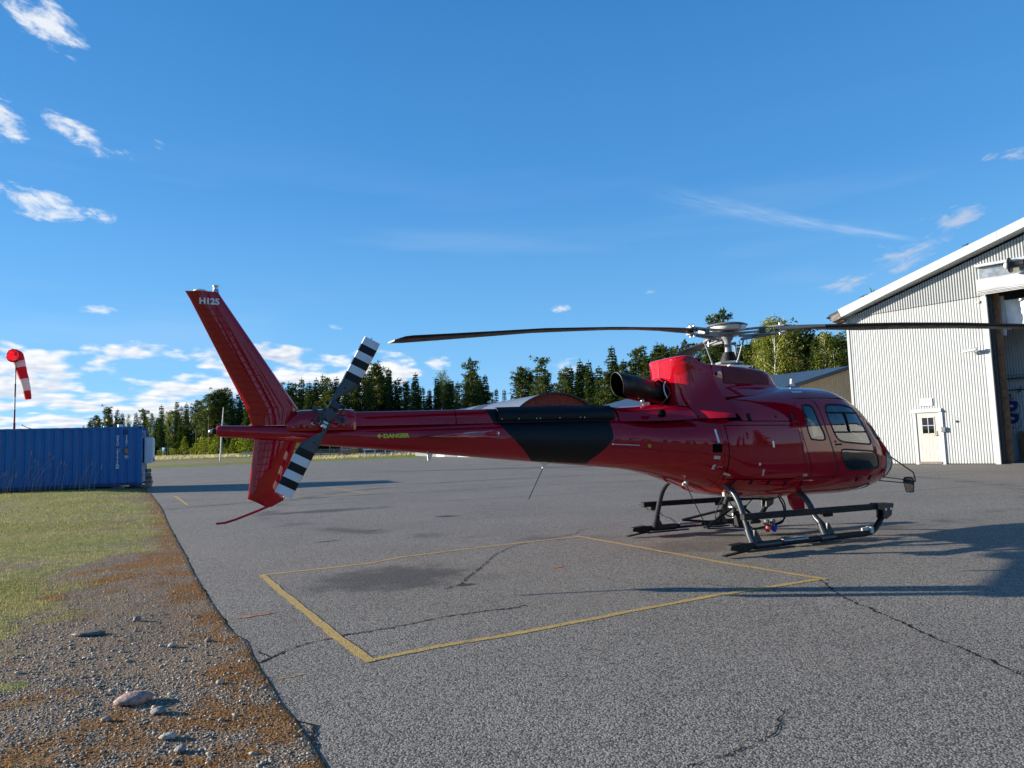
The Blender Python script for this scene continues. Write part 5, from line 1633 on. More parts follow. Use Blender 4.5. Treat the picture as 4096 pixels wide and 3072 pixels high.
# ------------------------------------------------------------------ buildings, container, windsock
def metal_sheet(name, col, rough=0.5, dirt=(0.30, 0.26, 0.20), amt=0.25, metal=0.0):
    """painted sheet metal with faint streaks of dirt running down"""
    m = bpy.data.materials.new(name); m.use_nodes = True
    t = m.node_tree; b = t.nodes['Principled BSDF']; g = NG(t)
    tc = g.n('ShaderNodeTexCoord').outputs['Object']
    x, y, z = g.sep(tc)
    st = g.noise(g.comb(g.math('MULTIPLY', x, 9.0), g.math('MULTIPLY', y, 9.0), g.math('MULTIPLY', z, 0.45)), 1.0, 5, 0.65)
    bl = g.noise(tc, 0.9, 5, 0.6)
    f = g.math('MULTIPLY', g.math('MULTIPLY', g.ss(st, 0.45, 0.75), g.ss(bl, 0.35, 0.7)), amt)
    f = g.math('ADD', f, g.math('MULTIPLY', g.ss(z, 0.35, 0.0), g.math('MULTIPLY', g.ss(st, 0.35, 0.65), amt * 1.6)), clamp=True)
    c = g.mix(g.ss(g.noise(tc, 2.0, 4, 0.6), 0.3, 0.7), tuple(v * .95 for v in col), tuple(min(1, v * 1.04) for v in col))
    g.link(g.mix(f, c, dirt), b.inputs['Base Color'])
    b.inputs['Roughness'].default_value = rough; b.inputs['Metallic'].default_value = metal
    MATS[name] = m
    return m


WALLW = metal_sheet('white_wall_sheet', (0.425, 0.44, 0.43), 0.5)
TRIMW = metal_sheet('white_trim_sheet', (0.46, 0.475, 0.465), 0.45, amt=0.15)
DOORW = mat('cream_door_paint', (0.50, 0.46, 0.405), 0.5, var=0.04, vscale=3)
FRAMEG = mat('grey_white_frame', (0.50, 0.52, 0.52), 0.5, var=0.06)
TIMBER = mat('brown_timber', (0.17, 0.085, 0.04), 0.75, var=0.35, vscale=7, bump=0.3, bscale=40)
DARKSTEEL = mat('dark_steel', (0.02, 0.022, 0.025), 0.5, var=0.2)
ROOFD = mat('dark_roof_sheet', (0.035, 0.038, 0.044), 0.35, var=0.2, vscale=1.5)
PANED = glass_mat('dark_window_glass', (0.10, 0.11, 0.12), 0.8)
INWALL = metal_sheet('interior_blue_white_sheet', (0.42, 0.47, 0.50), 0.5, amt=0.1)
CONC = mat('concrete_floor', (0.20, 0.19, 0.18), 0.7, var=0.2, vscale=1.2)
TARP = mat('white_door_fabric', (0.50, 0.51, 0.52), 0.6, var=0.10, vscale=2.5, bump=0.25, bscale=6)
FOIL = mat('crinkled_white_plastic', (0.72, 0.72, 0.70), 0.35, var=0.10, vscale=3, bump=1.0, bscale=5)
HOSEBLUE = mat('hose_reel_blue', (0.008, 0.022, 0.14), 0.45, var=0.15)
WEATHER = mat('weathered_grey_board', (0.20, 0.17, 0.15), 0.85, var=0.3, vscale=9)


def corr(mb, s0, s1, zb, zt, pitch=.1, dep=.018, y0=0.0, along='x', flip=False):
    """trapezoid sheet from s0 to s1; zb and zt are functions of s"""
    pr = []
    s = s0
    while s < s1 - 1e-6:
        for f, d in ((0, 0), (.42, 0), (.56, dep), (.86, dep), (1.0, 0)):
            q = s + f * pitch
            if q <= s1 + 1e-6 and (not pr or q > pr[-1][0] + 1e-6): pr.append((q, d))
        s += pitch
    vs = []
    for q, d in pr:
        for z in (zb(q), zt(q)):
            vs.append((q, y0 + d, z) if along == 'x' else (y0 + d, q, z))
    fs = [(2 * i, 2 * i + 2, 2 * i + 3, 2 * i + 1) for i in range(len(pr) - 1)]
    if flip: fs = [f[::-1] for f in fs]
    mb.add(vs, fs, False)
    return mb


def build_hangar():
    A = (15.2513, 31.6354, 0)
    rz = math.atan2(-0.72971323, 0.68375332)
    H = thing('hangar', 'large white corrugated metal hangar with sloping gable roof and open bay at the right edge', 'hangar', A, rz)
    SL = .338
    top = lambda s: 6.52 + .332 * s if s < 10.4 else 6.52 + .332 * (20.8 - s)
    ftop = lambda s: 6.98 + SL * s if s < 10.4 else 6.98 + SL * (20.8 - s)
    # front cladding in separate sheets
    for a, b, z0 in ((.2, 1.3, 0), (1.3, 2.4, 0), (2.4, 2.6, 0), (2.6, 3.7, 2.3), (3.7, 4.6, 0), (4.6, 5.5, 0)):
        mb = MB(); corr(mb, a, b, lambda s: z0 + .03, lambda s: 6.66 + .023 * s); mb.build('cladding_sheet', WALLW, H)
        mb = MB(); corr(mb, a, b, lambda s: 6.60 + .023 * s, lambda s: max(top(s), 6.605 + .023 * s), pitch=.1, dep=.05, y0=-.055); mb.build('gable_sheet', WALLW, H)
    for a, b in ((5.5, 7.3), (7.3, 9.2), (9.2, 11.6), (11.6, 13.5), (13.5, 15.4)):
        mb = MB(); corr(mb, a, b, lambda s: 7.9, lambda s: top(s), y0=-.055, dep=.05); mb.build('cladding_sheet', WALLW, H)
    mb = MB(); corr(mb, 15.4, 20.6, lambda s: .03, lambda s: top(s)); mb.build('cladding_sheet', WALLW, H)
    # side and back walls
    mb = MB(); corr(mb, .06, 22, lambda s: .03, lambda s: 6.55, y0=.2, along='y', flip=True); mb.build('side_wall', WALLW, H)
    mb = MB(); corr(mb, .06, 22, lambda s: .03, lambda s: 6.55, y0=20.6, along='y'); mb.build('side_wall', WALLW, H)
    mb = MB(); mb.add([(.2, 22, 0), (20.6, 22, 0), (20.6, 22, 6.55), (10.4, 22, 9.95), (.2, 22, 6.55)], [(0, 1, 2, 3, 4)]); mb.build('back_wall', WALLW, H)
    # trims
    mb = MB(); mb.box((.19, -.012, 3.27), (.10, .02, 6.5)); mb.build('corner_trim', TRIMW, H)
    mb = MB(); mb.box((5.505, -.016, 3.95), (.14, .03, 7.9)); mb.box((5.585, .06, 3.35), (.03, .18, 6.7)); mb.build('opening_trim', TRIMW, H)
    # roof slopes with overhang, gable boards, soffits
    for sgn in (1, -1):
        m = (lambda s: s) if sgn > 0 else (lambda s: 20.8 - s)
        mb = MB()
        a0, a1 = -.42, 10.4
        q = [(m(a0), -.5, 6.95 + SL * a0), (m(a1), -.5, 6.95 + SL * a1), (m(a1), 22.4, 6.95 + SL * a1), (m(a0), 22.4, 6.95 + SL * a0)]
        vs = q + [(x, y, z - .12) for x, y, z in q]
        mb.add(vs, [(0, 1, 2, 3), (7, 6, 5, 4), (0, 4, 5, 1), (1, 5, 6, 2), (2, 6, 7, 3), (3, 7, 4, 0)]); mb.build('roof_slope', ROOFD, H)
        # gable board in lengths
        n = 5
        for k in range(n):
            s0, s1 = .02 + (a1 - .02) * k / n, .02 + (a1 - .02) * (k + 1) / n - .006
            mb = MB()
            pts = [(m(s0 + (.0 if k else .12)), 6.63 + SL * s0 + (0 if k else .0)), (m(s1), 6.63 + SL * s1), (m(s1), 6.99 + SL * s1), (m(s0), 6.99 + SL * s0)]
            mb.prism(pts if sgn > 0 else pts[::-1], .50, .535, TM((0, 0, 0), Matrix(((1, 0, 0), (0, 0, -1), (0, 1, 0))))); mb.build('gable_board', TRIMW, H)
        mb = MB(); mb.add([(m(.1), -.5, 6.66 + SL * .1), (m(a1), -.5, 6.66 + SL * a1), (m(a1), .02, 6.60 + SL * a1), (m(.1), .02, 6.60 + SL * .1)], [(0, 1, 2, 3) if sgn < 0 else (3, 2, 1, 0)]); mb.build('gable_soffit', FRAMEG, H)
    mb = MB(); mb.prism([(-.36, 6.70), (.03, 6.86), (.12, 6.60), (-.28, 6.47)], .40, .52, TM((0, 0, 0), Matrix(((1, 0, 0), (0, 0, -1), (0, 1, 0))))); mb.build('eave_board', WEATHER, H)
    mb = MB(); mb.prism([(-.30, 6.46), (.12, 6.58), (.19, 6.50), (-.2, 6.42)], -.2, .39, TM((0, 0, 0), Matrix(((1, 0, 0), (0, 0, -1), (0, 1, 0))))); mb.build('rafter_end', TIMBER, H)
    mb = MB(); mb.lathe([(.08, 0), (.08, 22.9)], 10, TM((-.42, -.55, 6.66), rot_to((0, 1, 0))), arc=math.pi); mb.tube([(-.38, -.42, 6.60), (-.2, -.1, 6.45), (.12, .1, 6.3), (.12, .1, .15)], .04, 8); mb.build('rain_gutter', DARKSTEEL, H)
    for s in (1.1, 5.2):
        mb = MB(); mb.box((s, -.2, 7.06 + SL * s), (.06, .5, .03)); mb.box((s - .1, -.2, 7.12 + SL * s), (.25, .04, .02), Matrix.Rotation(-.3, 3, 'Y')); mb.build('snow_guard', DARKSTEEL, H)
    # screws on the sheets
    mb = MB()
    for z in (.5, 1.55, 2.65, 3.7, 4.75, 5.8):
        for k, s in enumerate(np.arange(.35, 5.4, .2)):
            if 2.5 < s < 3.8 and z < 2.9: continue
            mb.box((s, -.004, z + .02 * math.sin(k)), (.014, .008, .014))
    tag(mb.build('wall_screws', ALU, H), kind='stuff')
    # personnel door
    mb = MB(); mb.box((3.145, -.005, 1.12), (.85, .04, 2.02)); D = mb.build('side_door', DOORW, H)
    for s in np.linspace(2.72, 3.57, 7)[1:-1]:
        mb = MB(); mb.box((s, -.0275, .68), (.005, .006, 1.05)); mb.build('board_joint', FRAMEG, D)
    for i in range(2):
        for k in range(2):
            mb = MB(); mb.box((2.94 + .105 + i * .225, -.029, 1.29 + .16 + k * .34), (.205, .006, .318)); mb.build('pane', PANED, D)
    mb = MB()
    for c, sz in (((3.155, -.034, 1.96), (.50, .02, .035)), ((3.155, -.034, 1.26), (.50, .02, .035)), ((2.92, -.034, 1.61), (.035, .02, .72)), ((3.39, -.034, 1.61), (.035, .02, .72)), ((3.155, -.034, 1.615), (.44, .02, .022)), ((3.155, -.034, 1.61), (.022, .02, .68))): mb.box(c, sz)
    mb.build('pane_frame', DOORW, D)
    mb = MB(); mb.box((3.47, -.03, 1.28), (.045, .012, .20)); mb.tube([(3.47, -.03, 1.20), (3.47, -.075, 1.20), (3.36, -.085, 1.20)], .012, 6); mb.lathe([(.02, 0), (.001, .02)], 10, TM((3.47, -.035, 1.32), rot_to((0, -1, 0)))); mb.build('handle', STEEL, D)
    mb = MB(); mb.lathe([(.05, 0), (.001, .001)], 16, TM((3.02, -.028, 1.02), rot_to((0, -1, 0)))); mb.build('sticker', WHITEPRINT, D)
    for z in (.5, 1.2, 1.85):
        mb = MB(); mb.tube([(2.715, -.035, z - .05), (2.715, -.035, z + .05)], .014, 8); mb.build('hinge', STEEL, D)
    mb = MB(); mb.box((2.655, -.025, 1.09), (.12, .07, 2.18)); mb.box((3.64, -.025, 1.09), (.14, .07, 2.18)); mb.box((3.145, -.02, 2.155), (.85, .06, .05)); mb.build('door_frame', FRAMEG, H)
    mb = MB(); mb.prism([(0, 2.19), (-.12, 2.17), (-.12, 2.22), (-.03, 2.32), (0, 2.33)], 2.57, 3.69, TM((0, 0, 0), Matrix(((0, 0, 1), (1, 0, 0), (0, 1, 0))))); mb.build('door_canopy', FRAMEG, H)
    mb = MB(); mb.box((3.145, -.03, .06), (.86, .12, .08)); mb.build('threshold', WEATHER, H)
    mb = MB(); mb.box((3.13, -.03, 2.60), (.50, .015, .32)); mb.build('blank_sign', mat('white_sign_board', (.52, .52, .50), .4, var=.03), H)
    # opening: timber post, door head with rolled fabric
    mb = MB(); mb.box((5.66, .30, 3.4), (.14, .24, 6.8)); mb.build('dark_post', DARKSTEEL, H)  # dark box in the void strip beside the timber post
    mb = MB(); mb.box((5.83, .44, 3.4), (.20, .20, 6.8)); mb.build('timber_post', TIMBER, H)
    mb = MB(); mb.box((15.2, .4, 3.4), (.3, .3, 6.8)); mb.build('timber_post', TIMBER, H)
    mb = MB(); mb.box((10.4, -.16, 7.90), (10.1, .40, .10)); mb.build('door_head_rail', ALU, H)
    mb = MB(); mb.box((10.4, -.06, 7.60), (9.9, .10, .46)); mb.build('door_head_panel', mat('dented_bright_sheet', (.52, .50, .46), .3, metal=.9, var=.25, vscale=2, bump=.6, bscale=3), H)
    mb = MB(); rows = []
    for s in np.linspace(5.40, 15.3, 60):
        w = .03 * math.sin(s * 5.1) + .02 * math.sin(s * 11.3)
        pr = [(-.10, 7.40), (-.24, 7.36), (-.31 + w, 7.2), (-.33 + w, 7.02), (-.36, 6.90 + w * .5), (-.30, 6.85), (-.05, 6.84)]
        rows.append([(s, y, z) for y, z in pr])
    mb.grid(rows); mb.add(rows[0], [list(range(7))[::-1]]); mb.build('rolled_door_fabric', TARP, H)
    for k in range(3):
        mb = MB(); mb.tube([(5.36, -.30 + .04 * k, 6.83 - .045 * k), (8, -.31 + .04 * k, 6.85 - .045 * k), (15.3, -.30 + .04 * k, 6.84 - .045 * k)], .022, 6); mb.build('fabric_fold', TARP, H)
    mb = MB(); mb.lathe([(.14, 0), (.30, .01), (.30, .05), (.14, .06), (.12, .5)], 20, TM((6.55, -.55, 7.66), rot_to((.95, -.1, 0)))); mb.build('door_winch_drum', DARKSTEEL, H)
    mb = MB(); mb.lathe([(.001, -.10), (.10, -.09), (.13, -.05), (.13, .04), (.06, .06)], 18, TM((6.50, -.58, 7.66), rot_to((.95, -.1, 0)))); mb.build('winch_motor', FRAMEG, H)
    # interior
    mb = MB(); mb.box((10.4, 11, .005), (20, 21.6, .012)); mb.build('hangar_floor', CONC, H)
    for a, b in ((.3, 2.4), (2.4, 4.5), (4.5, 6.6), (6.6, 8.7)):
        mb = MB(); corr(mb, a, b, lambda s: .012, lambda s: 6.4, y0=3.0); mb.build('partition_sheet', INWALL, H)
    mb = MB(); mb.box((8.75, 3.1, 3.2), (.1, .2, 6.4)); mb.build('partition_post', FRAMEG, H)
    mb = MB(); rows = []
    rg = random.Random(3)
    for s in np.linspace(5.97, 9.5, 40):
        rows.append([(s, .70 + .05 * math.sin(s * 9 + z * 2) + rg.uniform(-.02, .02), z) for z in np.linspace(5.33, 6.52, 10)])
    mb.grid(rows); mb.build('hanging_plastic_sheet', FOIL, H)
    mb = MB(); mb.box((5.99, .62, 5.9), (.12, .04, 1.6)); mb.build('sheet_edge_panel', FRAMEG, H)
    mb = MB(); mb.box((7, 2.85, 3.47), (5, .16, .03))
    for z in (3.62, 3.5): mb.tube([(4.6, 2.72, z), (9, 2.72, z)], .008, 5)
    for s in np.arange(4.7, 9, .14): mb.tube([(s, 2.72, 3.5), (s, 2.72, 3.62)], .006, 4)
    mb.build('cable_tray', DARKSTEEL, H)
    mb = MB(); mb.tube([(4.6, 2.9, 3.0), (7.5, 2.9, 3.0)], .022, 8); mb.tube(crom([(5.34, 2.9, 3.0), (5.36, 2.9, 3.15), (5.28, 2.9, 3.2)], 4), .02, 6); mb.tube(crom([(5.92, 2.9, 3.15), (5.88, 2.9, 2.95), (5.78, 2.9, 2.87)], 4), .02, 6); mb.build('air_pipe', DARKSTEEL, H)
    mb = MB(); mb.box((5.4, 2.85, 2.66), (.5, .2, .03)); mb.build('wall_shelf', WEATHER, H)

    def world(s, y, z):
        return Vector(A) + Vector((math.cos(rz) * s - math.sin(rz) * y, math.sin(rz) * s + math.cos(rz) * y, z))
    # things fixed to or standing in the hangar
    t = thing('security_camera', 'grey bullet security camera on a wall bracket high on the white hangar wall', 'camera', world(5.22, 0, 4.5), rz)
    mb = MB(); mb.box((-.26, -.30, .06), (.46, .11, .11), Matrix.Rotation(-.10, 3, 'Y'), bev=.02); mb.build('camera_body', FRAMEG, t)
    mb = MB(); mb.box((-.28, -.30, .125), (.52, .13, .015), Matrix.Rotation(-.10, 3, 'Y')); mb.build('sun_shield', ALU, t)
    mb = MB(); mb.lathe([(.035, 0), (.001, .002)], 12, TM((-.49, -.30, .035), rot_to((-1, 0, -.1)))); mb.build('lens', DARKSTEEL, t)
    mb = MB(); mb.tube([(-.06, -.30, .0), (-.02, -.22, -.04), (.02, -.02, -.04)], .025, 8); mb.lathe([(.08, 0), (.08, .03), (.05, .04)], 8, TM((.02, -.003, -.02), rot_to((0, -1, 0)))); mb.build('mount', FRAMEG, t)
    t = thing('key_box', 'small grey key box on the hangar wall right of the cream door', 'box', world(3.71, -.01, 1.43), rz)
    mb = MB(); mb.box((0, -.06, 0), (.17, .11, .20), bev=.012); mb.build('case', STEEL, t)
    mb = MB(); mb.box((-.05, -.118, 0), (.06, .01, .12)); mb.build('keypad', mat('dull_brass', (.34, .31, .22), .5), t)
    t = thing('sensor_box', 'small cream sensor box high beside the hangar opening', 'sensor', world(5.33, -.01, 6.5), rz)  # sensor case, holds no light source
    mb = MB(); mb.box((0, -.04, 0), (.10, .07, .10), bev=.01); mb.build('case', BEIGE, t)
    mb = MB(); mb.tube([(0, -.03, -.05), (0, -.03, -.16), (.08, -.03, -.16)], .008, 5); mb.build('conduit', BEIGE, t)
    t = thing('wall_hook', 'small black hook plate on the white hangar wall between door and opening', 'hook', world(4.2, -.01, 1.74), rz)
    mb = MB(); mb.box((0, -.015, 0), (.03, .03, .09)); mb.build('plate', RUBBER, t)
    mb = MB(); mb.box((.03, -.03, .02), (.06, .03, .02)); mb.build('hook', RUBBER, t)
    for i, z in enumerate((2.30, 1.78)):
        t = thing('hose_reel', ('upper' if i == 0 else 'lower') + ' of two dark blue hose reels hung inside the hangar', 'hose reel', world(5.54, 2.86, z), rz, 'hose reels inside the hangar')
        mb = MB(); pl = [(-.21, .19), (.21, .22), (.22, .02), (.15, -.13), (-.02, -.21), (-.16, -.13), (-.22, .02)]
        mb.prism([(a, b) for a, b in rnd(pl, 2)], .0, .16, TM((0, 0, 0), Matrix(((1, 0, 0), (0, 0, -1), (0, 1, 0))))); mb.build('drum_case', HOSEBLUE, t)
        mb = MB(); mb.tube([(-.22, -.05, .12), (-.29, -.05, .10), (-.29, -.05, -.10), (-.22, -.05, -.08)], .018, 6); mb.build('bracket', DARKSTEEL, t)
        mb = MB(); mb.lathe([(.055, 0), (.055, .004)], 14, TM((.02, -.162, .02), rot_to((0, -1, 0)))); mb.lathe([(.03, .0045), (.055, .0045)], 14, TM((.02, -.162, .02), rot_to((0, -1, 0)))); mb.box((.08, -.166, .02), (.05, .004, .03)); mb.build('logo', WHITEPRINT, t)
        mb = MB(); mb.tube(crom([(.18, -.05, .12), (.28, -.03, -.05), (.25, -.03, -.30), (.12, -.03, -.40), (-.05, -.03, -.34)], 5), .010, 6); mb.build('hose', RUBBER, t)
    t = thing('exit_sign', 'small green exit sign inside the hangar above the hose reels', 'sign', world(5.5, 2.84, 2.77), rz)
    mb = MB(); mb.box((0, -.03, 0), (.12, .05, .12)); mb.build('housing', DARKSTEEL, t)
    mb = MB(); mb.box((-.01, -.058, 0), (.03, .004, .09)); mb.box((.03, -.058, -.02), (.03, .004, .05)); mb.build('pictogram', mat('exit_green', (.02, .30, .06), .4), t)
    t = thing('wooden_panel', 'brown board leaning against the hangar interior wall', 'board', world(6.1, 2.8, 0), rz)
    mb = MB(); mb.box((0, 0, .62), (.8, .03, 1.2), Matrix.Rotation(.06, 3, 'X')); mb.build('board', TIMBER, t)
    mb = MB(); mb.box((0, .02, 1.23), (.8, .05, .04), Matrix.Rotation(.06, 3, 'X')); mb.build('edge_batten', WEATHER, t)


def build_shed():
    ap = Vector((24.3, 50.0, 0)); rd = Vector((-.49, .872, 0)).normalized(); gd = Vector((-.872, -.49, 0)).normalized()
    rz = math.atan2(-gd.y, -gd.x)
    H = thing('shed', 'tan corrugated building with dark roof behind the helicopter cabin', 'building', ap, rz)
    # local x = -gd (to the right), local y = rd
    TAN = metal_sheet('tan_wall_sheet', (0.42, 0.295, 0.155), 0.55, amt=0.12)
    zr = lambda s: 6.05 - .226 * abs(s)
    for a in np.arange(-8.8, 8.7, 2.2):
        mb = MB(); corr(mb, a, a + 2.2, lambda s: -.1, lambda s: zr(s), pitch=.2, dep=.03); mb.build('cladding_sheet', TAN, H)
    mb = MB(); corr(mb, .06, 20, lambda s: -.1, lambda s: zr(9), pitch=.2, dep=.03, y0=-9, along='y', flip=True); mb.build('side_wall', TAN, H)
    mb = MB(); corr(mb, .06, 20, lambda s: -.1, lambda s: zr(9), pitch=.2, dep=.03, y0=9, along='y'); mb.build('side_wall', TAN, H)
    mb = MB(); mb.add([(-9, 20, -.1), (9, 20, -.1), (9, 20, zr(9)), (0, 20, zr(0)), (-9, 20, zr(9))], [(0, 1, 2, 3, 4)]); mb.build('back_wall', TAN, H)
    for sg in (-1, 1):
        for k in range(4):
            y0, y1 = -.25 + k * 5.1, -.25 + (k + 1) * 5.1 - .012
            mb = MB(); e = sg * 9.5
            q = [(0, y0, zr(0) + .14), (e, y0, zr(9.5) + .14), (e, y1, zr(9.5) + .14), (0, y1, zr(0) + .14)]
            vs = q + [(x, y, z - .12) for x, y, z in q]
            f = [(0, 1, 2, 3), (7, 6, 5, 4), (0, 4, 5, 1), (1, 5, 6, 2), (2, 6, 7, 3), (3, 7, 4, 0)]
            mb.add(vs, [t[::-1] for t in f] if sg > 0 else f); mb.build('roof_sheet', ROOFD, H)
        mb = MB(); mb.add([(0, -.30, zr(0) + .17), (sg * 9.5, -.30, zr(9.5) + .17), (sg * 9.5, -.30, zr(9.5) - .10), (0, -.30, zr(0) - .10), (0, -.25, zr(0) + .17), (sg * 9.5, -.25, zr(9.5) + .17)], [(0, 1, 2, 3), (0, 4, 5, 1)]); mb.build('verge_board', DARKSTEEL, H)


def build_arched():
    c = Vector((4.5, 75, -.1)); ax = Vector((-.39, .92, 0)).normalized()
    rz = math.atan2(ax.y, ax.x) - math.pi / 2
    H = thing('arched_hangar', 'arched hangar with grey metal roof and dark red end wall behind the tail boom', 'hangar', c, rz)
    Rr, L = 6.75, 33
    REDW = mat('falu_red_boards', (0.16, 0.022, 0.014), 0.8, var=0.25, vscale=3)
    ROOFG = metal_sheet('grey_ribbed_roof', (0.30, 0.33, 0.36), 0.35, amt=0.2, metal=0.5)
    ROOFG2 = metal_sheet('dark_roof_bay', (0.075, 0.085, 0.10), 0.4, amt=0.1, metal=0.3)
    n = 40
    # end wall of upright boards
    for k in range(18):
        x0, x1 = -Rr + .1 + k * (2 * Rr - .2) / 18, -Rr + .1 + (k + 1) * (2 * Rr - .2) / 18 - .02
        z = lambda x: math.sqrt(max(0.05, (Rr - .08) ** 2 - x * x))
        mb = MB(); mb.prism([(x0, 0), (x1, 0), (x1, z(x1)), ((x0 + x1) / 2, z((x0 + x1) / 2)), (x0, z(x0))], -.06, -.03 - .01 * (k % 2), TM((0, 0, 0), Matrix(((1, 0, 0), (0, 0, -1), (0, 1, 0))))); mb.build('board', REDW, H)
    mb = MB(); mb.box((.5, -.0, 4.4), (2.2, .06, 1.1)); mb.build('hatch', mat('ochre_hatch', (.22, .11, .035), .8), H)
    bays = [(-.35, 13.5, ROOFG), (13.55, 18.5, ROOFG2), (18.55, 22, ROOFG), (22.05, L, ROOFG2)]
    for y0, y1, m in bays:
        mb = MB(); rows = []
        ys = np.arange(y0, y1, .18)
        for j, y in enumerate(ys):
            rr = Rr + (.035 if j % 2 else 0)
            rows.append([(rr * math.cos(math.pi * k / n), float(y), rr * math.sin(math.pi * k / n)) for k in range(n + 1)])
        mb.grid(rows, smooth=False); mb.build('roof_bay', m, H)
    mb = MB(); mb.tube([(Rr * math.cos(math.pi * k / n), -.36, Rr * math.sin(math.pi * k / n)) for k in range(n + 1)], .10, 6); mb.build('arch_trim', DARKSTEEL, H)


def build_house():
    Y0 = 120.0
    zg = float(terr_z(np.array(-24.0), np.array(Y0)))
    H = thing('house', 'yellow and brown timber house with white trimmed windows seen under the tail boom', 'house', (-29.7, Y0, zg), R(14))
    OCH = mat('ochre_boards', (0.50, 0.30, 0.09), 0.8, var=.12); BRN = mat('brown_boards', (0.12, 0.095, 0.06), 0.85, var=.2, vscale=4); WHT = mat('white_house_trim', (.68, .68, .66), .6, var=.05)
    def boards(mb, x0, x1, z1, y=0):
        k = 0
        for x in np.arange(x0, x1, .22):
            mb.box((x + .105, y + .01 * (k % 2), z1 / 2), (.21, .1, z1)); k += 1
    mb = MB(); boards(mb, 0, 2.9, 3.0); mb.box((1.45, 3.5, 1.5), (2.9, 6.8, 3.0)); mb.build('yellow_wall', OCH, H)
    mb = MB(); boards(mb, 2.95, 13, 2.9, -.6); mb.box((8, 3, 1.45), (10, 6.9, 2.9)); mb.build('brown_wall', BRN, H)
    mb = MB(); mb.add([(-.4, -.8, 2.95), (13.4, -1.2, 2.85), (13.4, 3, 4.9), (-.4, 3, 4.9), (-.4, 7, 2.9), (13.4, 7, 2.9)], [(0, 1, 2, 3), (3, 2, 5, 4)]); mb.build('roof', ROOFD, H)
    for x, y, w, z0, z1 in ((.25, -.08, .75, .9, 2.2), (1.1, -.08, .4, .9, 2.2), (1.95, -.08, .7, 1.1, 2.2), (3.6, -.7, 1.2, 1.1, 2.2), (6.7, -.7, .5, .7, 2.2), (8.2, -.7, .8, .7, 2.2)):
        mb = MB(); mb.box((x + w / 2, y, (z0 + z1) / 2), (w + .16, .06, z1 - z0 + .16)); f = mb.build('window', WHT, H)
        nP = 3 if w > .7 else 2
        for k in range(nP):
            mb = MB(); mb.box((x + w * (k + .5) / nP, y - .035, (z0 + z1) / 2), (w / nP - .06, .02, z1 - z0 - .06)); mb.build('pane', PANED, f)
    mb = MB(); mb.box((7.6, -.66, 1.0), (.85, .06, 2.0)); mb.build('door', DARKSTEEL, H)
    mb = MB(); mb.box((8.0, -.75, .12), (10.2, .2, .24)); mb.build('plinth', WHT, H)
    t = thing('ramp', 'long white timber rail and deck in front of the brown house', 'railing', (-24.9, Y0 - 3.5, zg - .1), R(14))
    for x in np.arange(0, 10.5, 1.7):
        mb = MB(); mb.box((x, 0, .38), (.12, .12, .95)); mb.build('post', WHT, t)
    mb = MB(); mb.box((5.0, -.06, .90), (10.6, .14, .20)); mb.build('top_rail', WHT, t)
    mb = MB(); mb.box((5.0, .8, .30), (10.4, 1.4, .08)); mb.build('deck', WEATHER, t)
    t = thing('garden_fence', 'dark grey horizontal board fence left of the yellow house', 'fence', (-34.3, Y0 - 2.0, zg - .1), R(8))
    for x in np.arange(0, 6.8, 1.6):
        mb = MB(); mb.box((x, .06, .62), (.14, .14, 1.3)); mb.build('post', WEATHER, t)
    for k in range(4):
        mb = MB(); mb.box((3.2, 0, .28 + k * .28), (6.6, .05, .15)); mb.build('rail', WEATHER, t)
    t = thing('small_shed', 'tiny open white framed shelter left of the garden fence', 'shelter', (-36.2, Y0 - 2.5, zg - .1), R(8))
    mb = MB(); mb.box((.6, .9, .6), (1.1, .9, 1.2)); mb.build('body', WEATHER, t)
    for x in (0.0, 1.2):
        mb = MB(); mb.box((x, 0, .75), (.12, .12, 1.5)); mb.build('post', WHT, t)
    mb = MB(); mb.box((.6, .5, 1.52), (1.6, 1.5, .08), Matrix.Rotation(.08, 3, 'X')); mb.build('roof', WHT, t)


